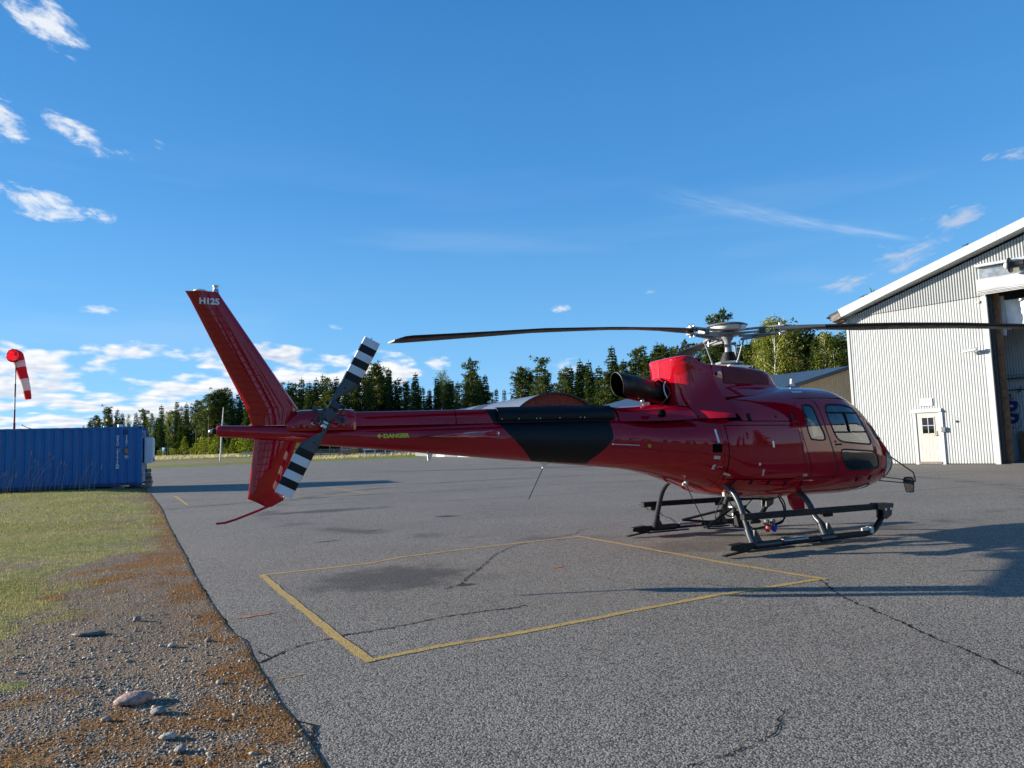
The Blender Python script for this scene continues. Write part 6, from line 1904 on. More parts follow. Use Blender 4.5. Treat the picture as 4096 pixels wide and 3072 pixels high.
def build_container():
    P = Vector((-16.30, 30.60, .14)); d = Vector((.921, .390, 0)).normalized()
    L, Wd, Hh = 6.06, 2.44, 2.59
    o = P - d * L
    H = thing('shipping_container', 'dark blue corrugated steel shipping container standing on the grass', 'container', o, math.atan2(d.y, d.x))
    BL = metal_sheet('container_blue', (0.0, 0.118, 0.345), 0.42, dirt=(.10, .05, .03), amt=.16)
    BLD = mat('container_dark_blue', (0.005, 0.035, 0.13), .45)
    def side(y, sg):
        mb = MB(); pr = []
        x = .12; p = .34
        while x < L - .12:
            for f, dd in ((0, 0), (.28, 0), (.46, .055), (.74, .055), (.92, 0)):
                q = x + f * p
                if q < L - .11: pr.append((q, dd))
            x += p
        pr.append((L - .1, 0)); pr = [(.1, 0)] + pr
        vs = []
        for q, dd in pr:
            for z in (.16, Hh - .10): vs.append((q, y + sg * dd, z))
        fs = [(2 * i, 2 * i + 2, 2 * i + 3, 2 * i + 1) for i in range(len(pr) - 1)]
        mb.add(vs, fs if sg > 0 else [f[::-1] for f in fs]); return mb.build('side_panel', BL, H)
    side(.02, 1); side(Wd - .02, -1)
    for x in (.06, L - .06):
        for y in (.06, Wd - .06):
            mb = MB(); mb.box((x, y, Hh / 2), (.12, .12, Hh - .24)); mb.build('corner_post', BL, H)
            for z in (.06, Hh - .06):
                mb = MB(); mb.box((x, y, z), (.178, .162, .118), bev=.008); cc = mb.build('corner_casting', BL, H)
                yy = y - .082 if y < 1 else y + .082
                mb = MB(); mb.lathe([(.038, 0), (.001, .001)], 12, TM((x, yy, z), rot_to((0, -1 if y < 1 else 1, 0)))); mb.build('casting_hole', DARK, cc)
    for y in (.05, Wd - .05):
        mb = MB(); mb.box((L / 2, y, .10), (L - .24, .06, .14)); mb.build('bottom_rail', BLD, H)
        mb = MB(); mb.box((L / 2, y, Hh - .06), (L - .24, .06, .09)); mb.build('top_rail', BL, H)
    mb = MB(); rows = []
    for i, x in enumerate(np.linspace(.1, L - .1, 71)):
        z = Hh - .035 + (.03 if (i % 5) in (1, 2, 3) else 0)
        rows.append([(float(x), .05, z - .02), (float(x), .12, z), (float(x), Wd - .12, z), (float(x), Wd - .05, z - .02)])
    mb.grid(rows, smooth=False); mb.build('roof', BL, H)
    mb = MB(); mb.box((L - .05, Wd / 2, Hh / 2), (.05, Wd - .2, Hh - .25)); mb.build('end_wall', BL, H)
    mb = MB(); mb.box((.05, Wd / 2, Hh / 2), (.05, Wd - .2, Hh - .25)); mb.build('end_wall', BL, H)
    for z in (.45, 1.05, 1.65, 2.25):
        mb = MB(); mb.box((L + .012, .10, z), (.03, .05, .10)); mb.build('door_hinge', BLD, H)
    mb = MB(); mb.box((L - .62, .035, Hh - .26), (.13, .05, .18)); mb.build('vent_cover', BLD, H)
    # markings, painted on the panel
    def col(txt, x, z0, dz, size):
        for i, ch in enumerate(txt):
            if ch == ' ': continue
            text_mesh('marking', ch, size, (lambda zz: lambda a, b: Vector((x + a, .012, zz + b)))(z0 - i * dz), WHITEPRINT, H, bold=.003)
    col('HBSU 203966', L - .93, 2.16, .118, .15)
    mb = MB(); mb.box((L - .93, .013, .86), (.12, .004, .16)); f = mb.build('marking_box', WHITEPRINT, H)
    text_mesh('marking', '0', .14, lambda a, b: Vector((L - .93 + a, .008, .86 + b)), BLD, H, bold=.004)
    col('22G1', L - .59, 2.16, .122, .15)
    mb = MB(); mb.box((L - .59, .013, 1.52), (.13, .006, .19)); pl = mb.build('orange_plate', mat('orange_plate', (.50, .20, .015), .5), H)
    text_mesh('marking', 'CORR', .045, lambda a, b: Vector((L - .59 + a, .008, 1.555 + b)), DARKSTEEL, pl)
    text_mesh('marking', 'TEST', .045, lambda a, b: Vector((L - .59 + a, .008, 1.49 + b)), DARKSTEEL, pl)
    mb = MB()
    for c, s in (((0, 0, .05), (.14, .004, .02)), ((-.06, 0, -.0), (.02, .004, .10)), ((.06, 0, 0), (.02, .004, .10)), ((0, 0, -.04), (.02, .004, .12)), ((.03, 0, .01), (.03, .004, .03)), ((-.03, 0, .0), (.02, .004, .06))):
        mb.box((L - .59 + c[0], .012, 1.26 + c[2]), s)
    mb.build('marking_symbol', WHITEPRINT, H)
    M4 = Matrix.Translation(o) @ Matrix.Rotation(math.atan2(d.y, d.x), 4, 'Z')
    w = lambda x, y, z: M4 @ Vector((x, y, z))
    # blocks it stands on
    for i, (x, y) in enumerate(((.4, .3), (L - .9, .3), (L - .4, 2.1), (.4, 2.1))):
        b = MB(); b.box((0, 0, .10), (.5, .3, .20), bev=.015); bo = b.build('support_block', WEATHER); q = w(x, y, 0); bo.location = (q.x, q.y, .14 - .20); bo.rotation_euler = (0, 0, .14)
        tag(bo, ['timber block under the near left corner of the blue container', 'timber block under the near right corner of the blue container', 'timber block under the far right corner of the blue container', 'timber block under the far left corner of the blue container'][i], 'block', 'blocks under the container')
    # white cabinet on the end wall
    q = w(L + .02, .9, 0)
    t = thing('white_cabinet', 'white steel cabinet mounted on the end of the blue container', 'cabinet', (q.x, q.y, 1.07), math.atan2(d.y, d.x))
    CW = mat('white_cabinet_paint', (.66, .70, .74), .4, var=.05)
    mb = MB(); mb.box((.17, .5, .60), (.32, 1.1, 1.15), bev=.012); mb.build('case', CW, t)
    mb = MB(); mb.box((.34, .5, .60), (.02, 1.0, 1.05), bev=.006); mb.build('door', CW, t)
    mb = MB(); mb.prism([(.33, .30), (.42, .10), (.34, .14)], .2, .5, TM((0, 0, 0), Matrix(((1, 0, 0), (0, 0, -1), (0, 1, 0)))) @ Matrix.Scale(-1, 4, Vector((0, 0, 1)))); mb.build('louvre', DARKSTEEL, t)
    q = w(L + .10, .5, 0)
    t = thing('brick_stack', 'pile of rough blocks at the right end of the blue container', 'blocks', (q.x, q.y, .0), .2)
    for k in range(5):
        mb = MB(); mb.box((.1 + .03 * (k % 2), .1 * (k % 3), .09 + .17 * k), (.28 - .02 * k, .42, .155), Matrix.Rotation(.1 * k, 3, 'Z'), bev=.02); mb.build('block', WEATHER, t)
    # roof vents
    for i, (x, r_, h) in enumerate(((L - .95, .11, .12), (L - 1.55, .06, .06))):
        q = w(x, 1.0, 0); b = MB(); b.lathe([(r_, 0), (r_, h), (r_ * .9, h + .02), (.001, h + .025)], 16); bo = b.build('roof_vent', CW); bo.location = (q.x, q.y, .14 + Hh - .01)
        tag(bo, ['white round vent cap on the container roof', 'small low white vent cap on the container roof'][i], 'vent')
    q = w(.35, .8, 0)
    b = MB(); b.tube(crom([(-1.2, 0, .22), (0, 0, .21), (.22, 0, .18), (.25, 0, .0)], 4), .018, 6); bo = b.build('roof_rail', ALU); bo.location = (q.x, q.y, .14 + Hh - .02); tag(bo, 'thin metal handrail on the container roof at the left edge', 'rail')
    q = w(1.75, .5, 0)
    b = MB(); b.tube([(-.25, 0, .16), (0, 0, .05), (.12, 0, .02)], .014, 6); b.ball((-.25, 0, .165), .03, 6, 4); bo = b.build('roof_stub', DARKSTEEL); bo.location = (q.x, q.y, .14 + Hh - .01); tag(bo, 'short bent rod lying on the container roof', 'rod')


def build_windsock():
    X, Y = -32.24, 45.0
    H = thing('windsock', 'red and white striped windsock drooping from a banded pole behind the container', 'windsock', (X, Y, -.1))
    RS = mat('windsock_red', (.62, .012, .022), .7, var=.15, vscale=3); WS = mat('windsock_white', (.70, .64, .62), .7, var=.08, vscale=3)
    RP = mat('pole_red', (.30, .02, .02), .5); WP = mat('pole_white', (.60, .60, .60), .5); BP = mat('pole_dark', (.035, .02, .02), .5)
    for m in (RS, WS):      # thin cloth lets light through
        t = m.node_tree; b = t.nodes['Principled BSDF']; tr = t.nodes.new('ShaderNodeBsdfTranslucent'); mx = t.nodes.new('ShaderNodeMixShader'); mx.inputs[0].default_value = .45
        src = b.inputs['Base Color'].links[0].from_socket; t.links.new(src, tr.inputs[0])
        t.links.new(b.outputs[0], mx.inputs[1]); t.links.new(tr.outputs[0], mx.inputs[2]); t.links.new(mx.outputs[0], t.nodes['Material Output'].inputs[0])
    bands = [(0, 3.9, RP, .075), (3.9, 4.75, RP, .055), (4.75, 5.6, WP, .05), (5.6, 6.45, BP, .05), (6.45, 7.2, WP, .042), (7.2, 7.95, BP, .038), (7.95, 8.25, WP, .034)]
    for a, b, m, r_ in bands:
        mb = MB(); mb.tube([(0, 0, a), (.0, 0, b)], r_, 10); mb.build('pole_band', m, H)
    z0 = 8.22
    mb = MB(); mb.tube([(0, 0, 8.2), (0, 0, 8.55)], .02, 6); mb.tube([(0, -.30, z0 + .36), (0, 0, z0 + .05)], .012, 5)
    for a in (0.4, 1.5, 2.7): mb.tube([(.42 * math.cos(a), -.22, z0 + .05 + .42 * math.sin(a) * .9), (0, 0, z0 + .05)], .01, 5)
    mb.build('swivel_frame', DARKSTEEL, H)
    # cloth: rings along a drooping centre line
    cl = crom([(0, -.28, z0 + .04), (.0, .05, z0 + .0), (.06, .22, z0 - .35), (.20, .28, z0 - .95), (.40, .30, z0 - 1.60), (.56, .30, z0 - 2.25), (.66, .30, z0 - 2.78)], 5)
    rr = np.interp(np.linspace(0, 1, len(cl)), [0, .12, .3, .55, 1], [.42, .42, .34, .28, .18])
    n = 22; rings = []
    for i, p in enumerate(cl):
        t = (cl[min(i + 1, len(cl) - 1)] - cl[max(i - 1, 0)]).normalized()
        s = t.cross(Vector((1, 0, .1))).normalized(); q = t.cross(s)
        rings.append([tuple(p + (s * math.cos(2 * math.pi * k / n) * (.92 if i > 8 else 1) + q * math.sin(2 * math.pi * k / n)) * float(rr[i]) * (1 + .05 * math.sin(3 * k + i * .7))) for k in range(n)])
    m = len(rings); cuts = [0, int(m * .32), int(m * .44), int(m * .64), int(m * .83), m - 1]
    for j in range(5):
        mb = MB(); mb.grid(rings[cuts[j]:cuts[j + 1] + 1], closed=True); mb.build('sock_band', RS if j % 2 == 0 else WS, H)
    mb = MB(); mb.tube(rings[0], .022, 6, closed=True); mb.build('hoop', DARKSTEEL, H)


def build_small():
    zg = float(terr_z(np.array(-46.2), np.array(110.0)))
    H = thing('lamp_pole', 'tall thin grey pole standing on the far grass behind the tail cone', 'pole', (-46.22, 110.0, zg), 0)
    mb = MB(); mb.tube([(0, 0, 0), (.10, 0, 2), (.28, 0, 5.3), (.50, 0, 8.4)], [.13, .12, .10, .06], 10); mb.build('shaft', FRAMEG, H)
    mb = MB(); mb.box((.42, -.05, 5.9), (.5, .08, .10)); mb.build('bracket', FRAMEG, H)
    zg = float(terr_z(np.array(-52.0), np.array(133.0)))
    H = thing('timber_stack', 'pile of pale sawn planks on the far grass near the forest', 'timber', (-52.6, 133.0, zg), .1)
    PL = mat('pale_planks', (.52, .43, .28), .8, var=.15)
    for k in range(4):
        for j in range(4 - k // 2):
            mb = MB(); mb.box((1.5 + .15 * k, j * .5, .12 + .2 * k), (3.0 - .3 * k, .44, .17)); mb.build('plank', PL, H)
    b = MB(); b.box((0, 0, .35), (2.6, 1.4, .7), bev=.15); bo = b.build('covered_pile', mat('blue_grey_tarp', (.10, .16, .26), .6)); bo.location = (-48.0, 133.5, zg); tag(bo, 'low pile under a blue grey cover beside the pale planks', 'pile')


def build_far_hangar():
    """stands out of view to the right; its sunlit wall is mirrored in the cabin windows"""
    H = thing('hangar', 'second white corrugated hangar off to the right, mirrored in the cabin windows', 'hangar', (44, -4.5, 0), R(82))
    for k in range(8):
        mb = MB(); corr(mb, k * 2.4, k * 2.4 + 2.4, lambda s: .0, lambda s: 8.0, pitch=.3, dep=.04); mb.build('cladding_sheet', WALLW, H)
    mb = MB(); mb.box((9.6, 5, 4.0), (19.2, 9.8, 8.0)); mb.build('body', WALLW, H)
    mb = MB(); mb.add([(-.4, -.4, 7.9), (19.6, -.4, 7.9), (19.6, 5, 9.6), (-.4, 5, 9.6), (-.4, 10.4, 7.9), (19.6, 10.4, 7.9)], [(0, 1, 2, 3), (3, 2, 5, 4)]); mb.build('roof', ROOFD, H)
    mb = MB(); mb.box((5, -.03, 1.9), (4, .05, 3.8)); mb.build('bay_door', INWALL, H)


build_hangar()
build_far_hangar()
build_shed()
build_arched()
build_house()
build_container()
build_windsock()
build_small()


# ------------------------------------------------------------------ trees
def leaf_mat(name, c1, c2, trans=0.35, tint=(1.2, 1.3, .5)):
    m = bpy.data.materials.new(name); m.use_nodes = True
    t = m.node_tree; t.nodes.clear(); g = NG(t)
    oi = g.n('ShaderNodeObjectInfo')
    tc = g.n('ShaderNodeTexCoord').outputs['Object']
    geo = g.n('ShaderNodeNewGeometry')
    n1 = g.noise(tc, 0.9, 3, 0.6)
    f = g.math('ADD', g.math('MULTIPLY', g.math('SUBTRACT', oi.outputs['Random'], 0.5), 0.7), g.ss(n1, 0.3, 0.7), clamp=True)
    f2 = g.math('ADD', g.math('MULTIPLY', geo.outputs['Random Per Island'], 0.5), g.math('MULTIPLY', f, 0.6), clamp=True)
    c = g.mix(f2, c1, c2)
    d = g.n('ShaderNodeBsdfDiffuse'); g.link(c, d.inputs[0])
    tr = g.n('ShaderNodeBsdfTranslucent'); g.link(g.mix(1.0, c, tint, 'MULTIPLY'), tr.inputs[0])
    gl = g.n('ShaderNodeBsdfGlossy'); gl.inputs['Roughness'].default_value = .5; gl.inputs[0].default_value = (.5, .5, .5, 1)
    mx = g.n('ShaderNodeMixShader'); mx.inputs[0].default_value = trans
    g.link(d.outputs[0], mx.inputs[1]); g.link(tr.outputs[0], mx.inputs[2])
    m2 = g.n('ShaderNodeMixShader'); m2.inputs[0].default_value = .03
    g.link(mx.outputs[0], m2.inputs[1]); g.link(gl.outputs[0], m2.inputs[2])
    o = g.n('ShaderNodeOutputMaterial'); g.link(m2.outputs[0], o.inputs[0])
    return m


SPRUCE_L = leaf_mat('spruce_needles', (0.024, 0.048, 0.014), (0.105, 0.138, 0.038), .24)
PINE_L = leaf_mat('pine_needles', (0.040, 0.068, 0.022), (0.145, 0.172, 0.052), .26)
BIRCH_L = leaf_mat('birch_leaves', (0.16, 0.19, 0.026), (0.34, 0.34, 0.060), .45)
BUSH_L = leaf_mat('young_leaves', (0.14, 0.18, 0.026), (0.30, 0.31, 0.055), .45)
BARK_D = mat('spruce_bark', (0.060, 0.045, 0.035), .9, var=.3, vscale=4)
BARK_P = mat('pine_bark', (0.17, 0.085, 0.045), .9, var=.35, vscale=3)
BARK_B = mat('birch_bark', (0.48, 0.44, 0.38), .8, var=.35, vscale=5)


def tri_mesh(name, V, F, m):
    me = bpy.data.meshes.new(name)
    me.from_pydata(V, [], F); me.materials.append(m); me.update()
    return me


def frond(V, F, p, d, L, w, rg, droop=.25):
    """flat needle spray: a kite of two triangles"""
    d = Vector(d).normalized()
    s = d.cross(Vector((rg.uniform(-.4, .4), rg.uniform(-.4, .4), 1))).normalized()
    a = Vector(p); b = a + d * L * .55 + s * w; c = a + d * L + Vector((0, 0, -L * droop)); e = a + d * L * .55 - s * w
    o = len(V); V += [tuple(a), tuple(b), tuple(c), tuple(e)]; F += [(o, o + 1, o + 2), (o, o + 2, o + 3)]


def trunk_mesh(name, h, r0, m, rg, lean=.02, branches=()):
    mb = MB(); pts = [Vector((math.sin(i * .9) * lean * h * .3 * (i / 6), math.cos(i * 1.3) * lean * h * .3 * (i / 6), h * i / 6)) for i in range(7)]
    pts[0].z = -.3
    mb.tube(pts, [r0 * (1 - .93 * i / 6) + .01 for i in range(7)], 7)
    for a, b, r in branches: mb.tube([a, Vector(a).lerp(Vector(b), .5) + Vector((0, 0, .05)), b], [r, r * .7, r * .3], 4, caps=False)
    return mb.mesh(name, m)


def spruce(seed, h=16.0, width=.17, low=.10):
    rg = random.Random(seed); V, F = [], []
    z = low
    while z < .985:
        L0 = h * width * ((1 - z) ** .8) * (.82 + .18 * math.sin(z * 37 + seed)) + .12
        n = max(4, int(9 - 4 * z))
        a0 = rg.uniform(0, 6.28)
        for k in range(n):
            a = a0 + 6.283 * k / n + rg.uniform(-.3, .3); L = L0 * rg.uniform(.6, 1.15)
            if rg.random() < .06: continue
            up = .35 * z - .22 + rg.uniform(-.08, .08)
            d = Vector((math.cos(a), math.sin(a), up))
            m = max(2, int(L / .42))
            for j in range(m):
                t = (j + .6) / m
                p = d * (L * t) + Vector((0, 0, h * z - .22 * L * t * t))
                sz = (.66 + .30 * (1 - t)) * (.65 + .35 * min(1, L / 1.5))
                for q in (-1, 1):
                    dd = Vector((math.cos(a + q * rg.uniform(.3, 1.0)), math.sin(a + q * rg.uniform(.3, 1.0)), -.25 + rg.uniform(-.25, .15)))
                    frond(V, F, p, dd, sz * rg.uniform(.7, 1.2), sz * .30, rg, .3)
            frond(V, F, d * (L * .8) + Vector((0, 0, h * z - .2 * L)), d, .55, .14, rg, .15)
        z += .026 * rg.uniform(.75, 1.2)
    for k in range(6): frond(V, F, (0, 0, h * (.95 + .008 * k)), (math.cos(k * 2), math.sin(k * 2), 1.6), .5, .06, rg, 0)
    return tri_mesh('spruce_crown', V, F, SPRUCE_L), trunk_mesh('spruce_trunk', h, h * .011, BARK_D, rg)


def pine(seed, h=16.0, low=.45, wid=.15):
    rg = random.Random(seed); V, F, br = [], [], []
    nb = 46
    for i in range(nb):
        z = low + (1 - low) * (i / nb) ** .9
        prof = math.sin(min(1, (z - low) / (1 - low) * 1.15 + .22) * math.pi * .86) ** .7
        L = h * wid * prof * rg.uniform(.45, 1.15) + .25
        a = rg.uniform(0, 6.28)
        d = Vector((math.cos(a), math.sin(a), rg.uniform(-.05, .45)))
        base = Vector((0, 0, h * z)); end = base + d * L
        br.append((base, end, .05))
        for c in range(3):
            cc = base + d * L * (1 - .30 * c) + Vector((rg.gauss(0, .22), rg.gauss(0, .22), rg.gauss(0, .14)))
            rr = rg.uniform(.35, .62)
            for q in range(19):
                o = Vector((rg.gauss(0, 1), rg.gauss(0, 1), rg.gauss(0, .55))).normalized()
                frond(V, F, cc + o * rr * rg.uniform(.1, .55), o + Vector((0, 0, .35)), rr * rg.uniform(.7, 1.1), .13, rg, 0)
    for k in range(14): frond(V, F, (rg.gauss(0, .15), rg.gauss(0, .15), h * (.955 + .003 * k)), (rg.gauss(0, 1), rg.gauss(0, 1), 1.2), .6, .11, rg, 0)
    return tri_mesh('pine_crown', V, F, PINE_L), trunk_mesh('pine_trunk', h, h * .012, BARK_P, rg, .02, br[::2])


def birch(seed, h=14.0, low=.22, wid=.16, dens=1.0):
    rg = random.Random(seed); V, F, br = [], [], []
    nb = int(60 * dens)
    for i in range(nb):
        z = low + (1 - low) * (i / nb)
        t = (z - low) / (1 - low)
        L = h * wid * (math.sin((t * .92 + .10) * math.pi * .95) ** .8) * rg.uniform(.5, 1.15) + .2
        a = rg.uniform(0, 6.28); d = Vector((math.cos(a), math.sin(a), rg.uniform(.35, .9))).normalized()
        base = Vector((0, 0, h * z * .97)); end = base + d * L
        br.append((base, end, .03))
        for c in range(int(5 * dens) + 2):
            s = base + d * L * rg.uniform(.35, 1.0)
            n = rg.randint(4, 8)
            for q in range(n):           # hanging strands of leaves
                p = s + Vector((rg.gauss(0, .16), rg.gauss(0, .16), -.14 * q + rg.gauss(0, .06)))
                o = Vector((rg.gauss(0, 1), rg.gauss(0, 1), rg.gauss(0, .8)))
                frond(V, F, p, o, rg.uniform(.17, .30), .085, rg, .2)
    return tri_mesh('birch_crown', V, F, BIRCH_L), trunk_mesh('birch_trunk', h, h * .0095, BARK_B, rg, .03, br[::2])


def bush(seed, h=2.2, needle=False):
    rg = random.Random(seed); V, F = [], []
    for i in range(520):
        t = rg.random() ** .7
        r = (.42 if not needle else .40 * (1.1 - t)) * h * math.sqrt(rg.random())
        a = rg.uniform(0, 6.28)
        p = (r * math.cos(a), r * math.sin(a), h * t * (1 - .25 * (r / h)))
        frond(V, F, p, (rg.gauss(0, 1), rg.gauss(0, 1), rg.uniform(.1, 1.2)), rg.uniform(.16, .34), .07, rg, .1)
    mb = MB()
    for k in range(5): mb.tube([(0, 0, -.1), (.25 * math.cos(k * 1.3), .25 * math.sin(k * 1.3), h * .7)], [.025, .008], 4)
    return tri_mesh('bush_crown', V, F, BUSH_L), mb.mesh('bush_stems', BARK_D)


PROTO = {'s': [spruce(1, width=.145), spruce(2, width=.12), spruce(3, width=.175, low=.05), spruce(4, width=.13, low=.22), spruce(5, width=.105, low=.06)],
         'p': [pine(11, wid=.135), pine(12, low=.36, wid=.15), pine(13, low=.48, wid=.115), pine(14, low=.28, wid=.13)],
         'b': [birch(21), birch(22, wid=.13, low=.3), birch(23, wid=.19, low=.15, dens=1.2), birch(24, wid=.12, low=.35, dens=.7)],
         'u': [bush(31), bush(32), bush(33, needle=True)]}
PH = {'s': 16.0, 'p': 16.0, 'b': 14.0, 'u': 2.2}
NAME = {'s': 'spruce_tree', 'p': 'pine_tree', 'b': 'birch_tree', 'u': 'bush'}


def tree(kind, x, y, h, label, group, rg, z=None, var=None):
    cr, tk = PROTO[kind][var if var is not None else rg.randrange(len(PROTO[kind]))]
    if z is None: z = float(terr_z(np.array(x), np.array(y)))
    t = thing(NAME[kind], label, {'s': 'tree', 'p': 'tree', 'b': 'tree', 'u': 'bush'}[kind], (x, y, z), rg.uniform(0, 6.28), group)
    s = h / PH[kind]; k = rg.uniform(.9, 1.12)
    for nm, me in (('crown', cr), ('trunk' if kind != 'u' else 'stems', tk)):
        o = link(bpy.data.objects.new(nm, me), t); o.scale = (s * k, s * k, s)
    return t


# front rows of the wood: bearing (x/y), distance, height above camera level as tan(elevation), kind
FRONT = [(334, 1702, 's'), (358, 1690, 'p'), (380, 1666, 'p'), (434, 1632, 'p'), (470, 1636, 's'), (490, 1650, 's'), (513, 1652, 'b'), (545, 1650, 's'), (579, 1640, 'p'), (610, 1648, 'b'), (646, 1619, 's'), (672, 1640, 'b'),
         (708, 1605, 's'), (746, 1612, 's'), (786, 1607, 'p'), (812, 1600, 'p'), (836, 1576, 'p'), (870, 1566, 'p'), (890, 1558, 'p'), (922, 1560, 's'), (955, 1572, 's'), (990, 1570, 's'), (1030, 1560, 'p'), (1075, 1548, 's'), (1115, 1540, 'p'),
         (1156, 1527, 's'), (1180, 1540, 'p'), (1206, 1511, 's'), (1236, 1525, 's'), (1265, 1512, 's'), (1292, 1496, 's'), (1318, 1522, 'p'), (1346, 1508, 's'), (1385, 1505, 's'), (1420, 1498, 's'), (1448, 1500, 'p'), (1478, 1486, 's'),
         (1510, 1461, 'p'), (1554, 1470, 's'), (1590, 1512, 's'), (1625, 1532, 'p'), (1661, 1490, 's'), (1690, 1546, 's'), (1718, 1556, 's'), (1747, 1508, 's'), (1769, 1474, 'b'), (1804, 1518, 's'), (1829, 1526, 's'), (1852, 1560, 's'),
         (1880, 1446, 'p'), (1914, 1497, 's'), (1940, 1498, 's'), (1985, 1554, 's'), (2016, 1556, 's'), (2080, 1476, 'p'), (2165, 1435, 'p'), (2205, 1530, 's'), (2254, 1480, 'p'), (2281, 1464, 's'), (2319, 1437, 's'), (2353, 1442, 's'),
         (2395, 1464, 's'), (2420, 1490, 'p'), (2445, 1386, 's'), (2494, 1436, 's'), (2520, 1455, 'p'), (2547, 1396, 'p'), (2583, 1412, 's'), (2628, 1369, 's'), (2660, 1388, 'p'), (2693, 1386, 's'), (2738, 1379, 'p'), (2785, 1420, 's'),
         (2822, 1402, 'p'), (2869, 1258, 'p'), (2905, 1410, 's'), (2957, 1366, 's'), (2988, 1366, 's'), (3020, 1345, 'b'), (3050, 1310, 'b'), (3086, 1250, 'b'), (3130, 1262, 'b'), (3176, 1326, 'p'), (3222, 1322, 'p'), (3258, 1345, 's'),
         (3290, 1318, 'b'), (3330, 1322, 'b'), (3372, 1335, 's'), (3410, 1340, 'p'), (3487, 1158, 's')]


def bearing(px, py):
    r = _f + _r * ((px - 2048) / F_PX) - _u * ((py - 1536) / F_PX)
    return r.x / r.y, r.z / r.y


ZONES = [(0, 585, 'behind the blue container'), (585, 1000, 'between container and red fin'), (1000, 1490, 'behind the tail rotor'),
         (1490, 2035, 'left of the arched hangar'), (2035, 2430, 'behind the arched red hangar'), (2430, 2800, 'behind the engine exhaust'), (2800, 3000, 'behind the rotor mast'),
         (3000, 3600, 'beside the white hangar')]
KW = {'s': 'dark pointed spruce', 'p': 'pine with ragged crown', 'b': 'pale green birch', 'u': 'light green young bush'}
SPECIAL = {1880: 'tall dark ragged pine standing out left of the arched hangar', 2165: 'taller of two airy pines just behind the arched hangar', 2080: 'shorter of two airy pines just behind the arched hangar', 2445: 'tall dark spruce rising straight above the exhaust pipe',
           2869: 'lone tree top rising above the rotor head', 3086: 'tallest birch, right of the rotor mast', 3130: 'second tall birch beside the tallest one right of the mast', 1769: 'thin pale birch among spruces left of the arched hangar', 3487: 'spruce tip poking above the white hangar roof edge',
           1661: 'slim pointed spruce standing free over the tail boom', 334: 'leftmost small spruce just right of the cloud bank at container end'}


def plant_forest():
    rg = random.Random(77)
    dist = lambda px: float(np.interp(px, [300, 900, 1200, 1900, 2450, 2900, 3300, 3500], [238, 172, 150, 138, 112, 92, 80, 88]))
    def zone(px):
        for a, b, t in ZONES:
            if a <= px < b: return t
        return ZONES[-1][2]
    xs = [f[0] for f in FRONT]; ys = [f[1] for f in FRONT]
    ORD = ['first', 'second', 'third', 'fourth', 'fifth', 'sixth', 'seventh', 'eighth', 'ninth', 'tenth', 'eleventh', 'twelfth', 'thirteenth', 'fourteenth']
    seen = {}
    for px, py, k in FRONT:
        bx, tz = bearing(px, py); y = dist(px) * rg.uniform(.97, 1.03) / math.sqrt(1 + bx * bx) * 1.03
        if px == 2869: y += 14
        x = bx * y; z = float(terr_z(np.array(x), np.array(y)))
        h = CAM_H + tz * y - z
        zn = zone(px); i = seen.get((k, zn), 0); seen[(k, zn)] = i + 1
        tree(k, x, y, h, SPECIAL.get(px) or f'{ORD[i]} front {KW[k]} from the left {zn}', f'front trees {zn}', rg)
    # rows behind, lower than the tree tops in front of them
    for row, (dd, drop, step) in enumerate(((6, 14, 22), (14, 34, 28), (26, 22, 40))):
        px = 330 + row * 9
        while px < 3420:
            py = float(np.interp(px, xs, ys)) + drop + rg.uniform(0, 30)
            if 2030 < px < 2062 or 1960 < px < 2030: py += 40
            bx, tz = bearing(px, py); y = (dist(px) / math.sqrt(1 + bx * bx) * 1.03) + dd + rg.uniform(-2, 3)
            x = bx * y; z = float(terr_z(np.array(x), np.array(y))); h = CAM_H + tz * y - z
            k = rg.choice('sssp' if px < 2900 else 'sppb')
            zn = zone(px)
            if row == 2 and px < 2900: k = 's'
            tree(k, x, y, h, f'{KW[k]} in the back rows {zn}', f'{NAME[k]}s in the back rows {zn}', rg, None, (2 if rg.random() < .5 else 4) if row == 2 and k == 's' else None)
            px += step * rg.uniform(.7, 1.3) * (1.0 if px < 1900 else 1.25)
    # young growth along the edge of the wood
    for i, (px, hh) in enumerate(((600, 1.8), (640, 1.6), (690, 1.9), (738, 4.2), (770, 1.8), (795, 2.8), (822, 4.0), (850, 2.4), (868, 5.2), (900, 2.2), (930, 3.2), (952, 4.6), (985, 4.4), (1008, 6.0), (1030, 3.0), (655, 1.2), (716, 1.5), (1060, 4.0), (1100, 3.0), (1210, 3.0))):
        bx, _ = bearing(px, 1800); y = (dist(px) - 7 - rg.uniform(0, 4)) / math.sqrt(1 + bx * bx)
        tree('u', bx * y, y, hh, 'light green young bush at the foot of the wood behind the tail fin', 'bushes at the edge of the wood', rg)


plant_forest()


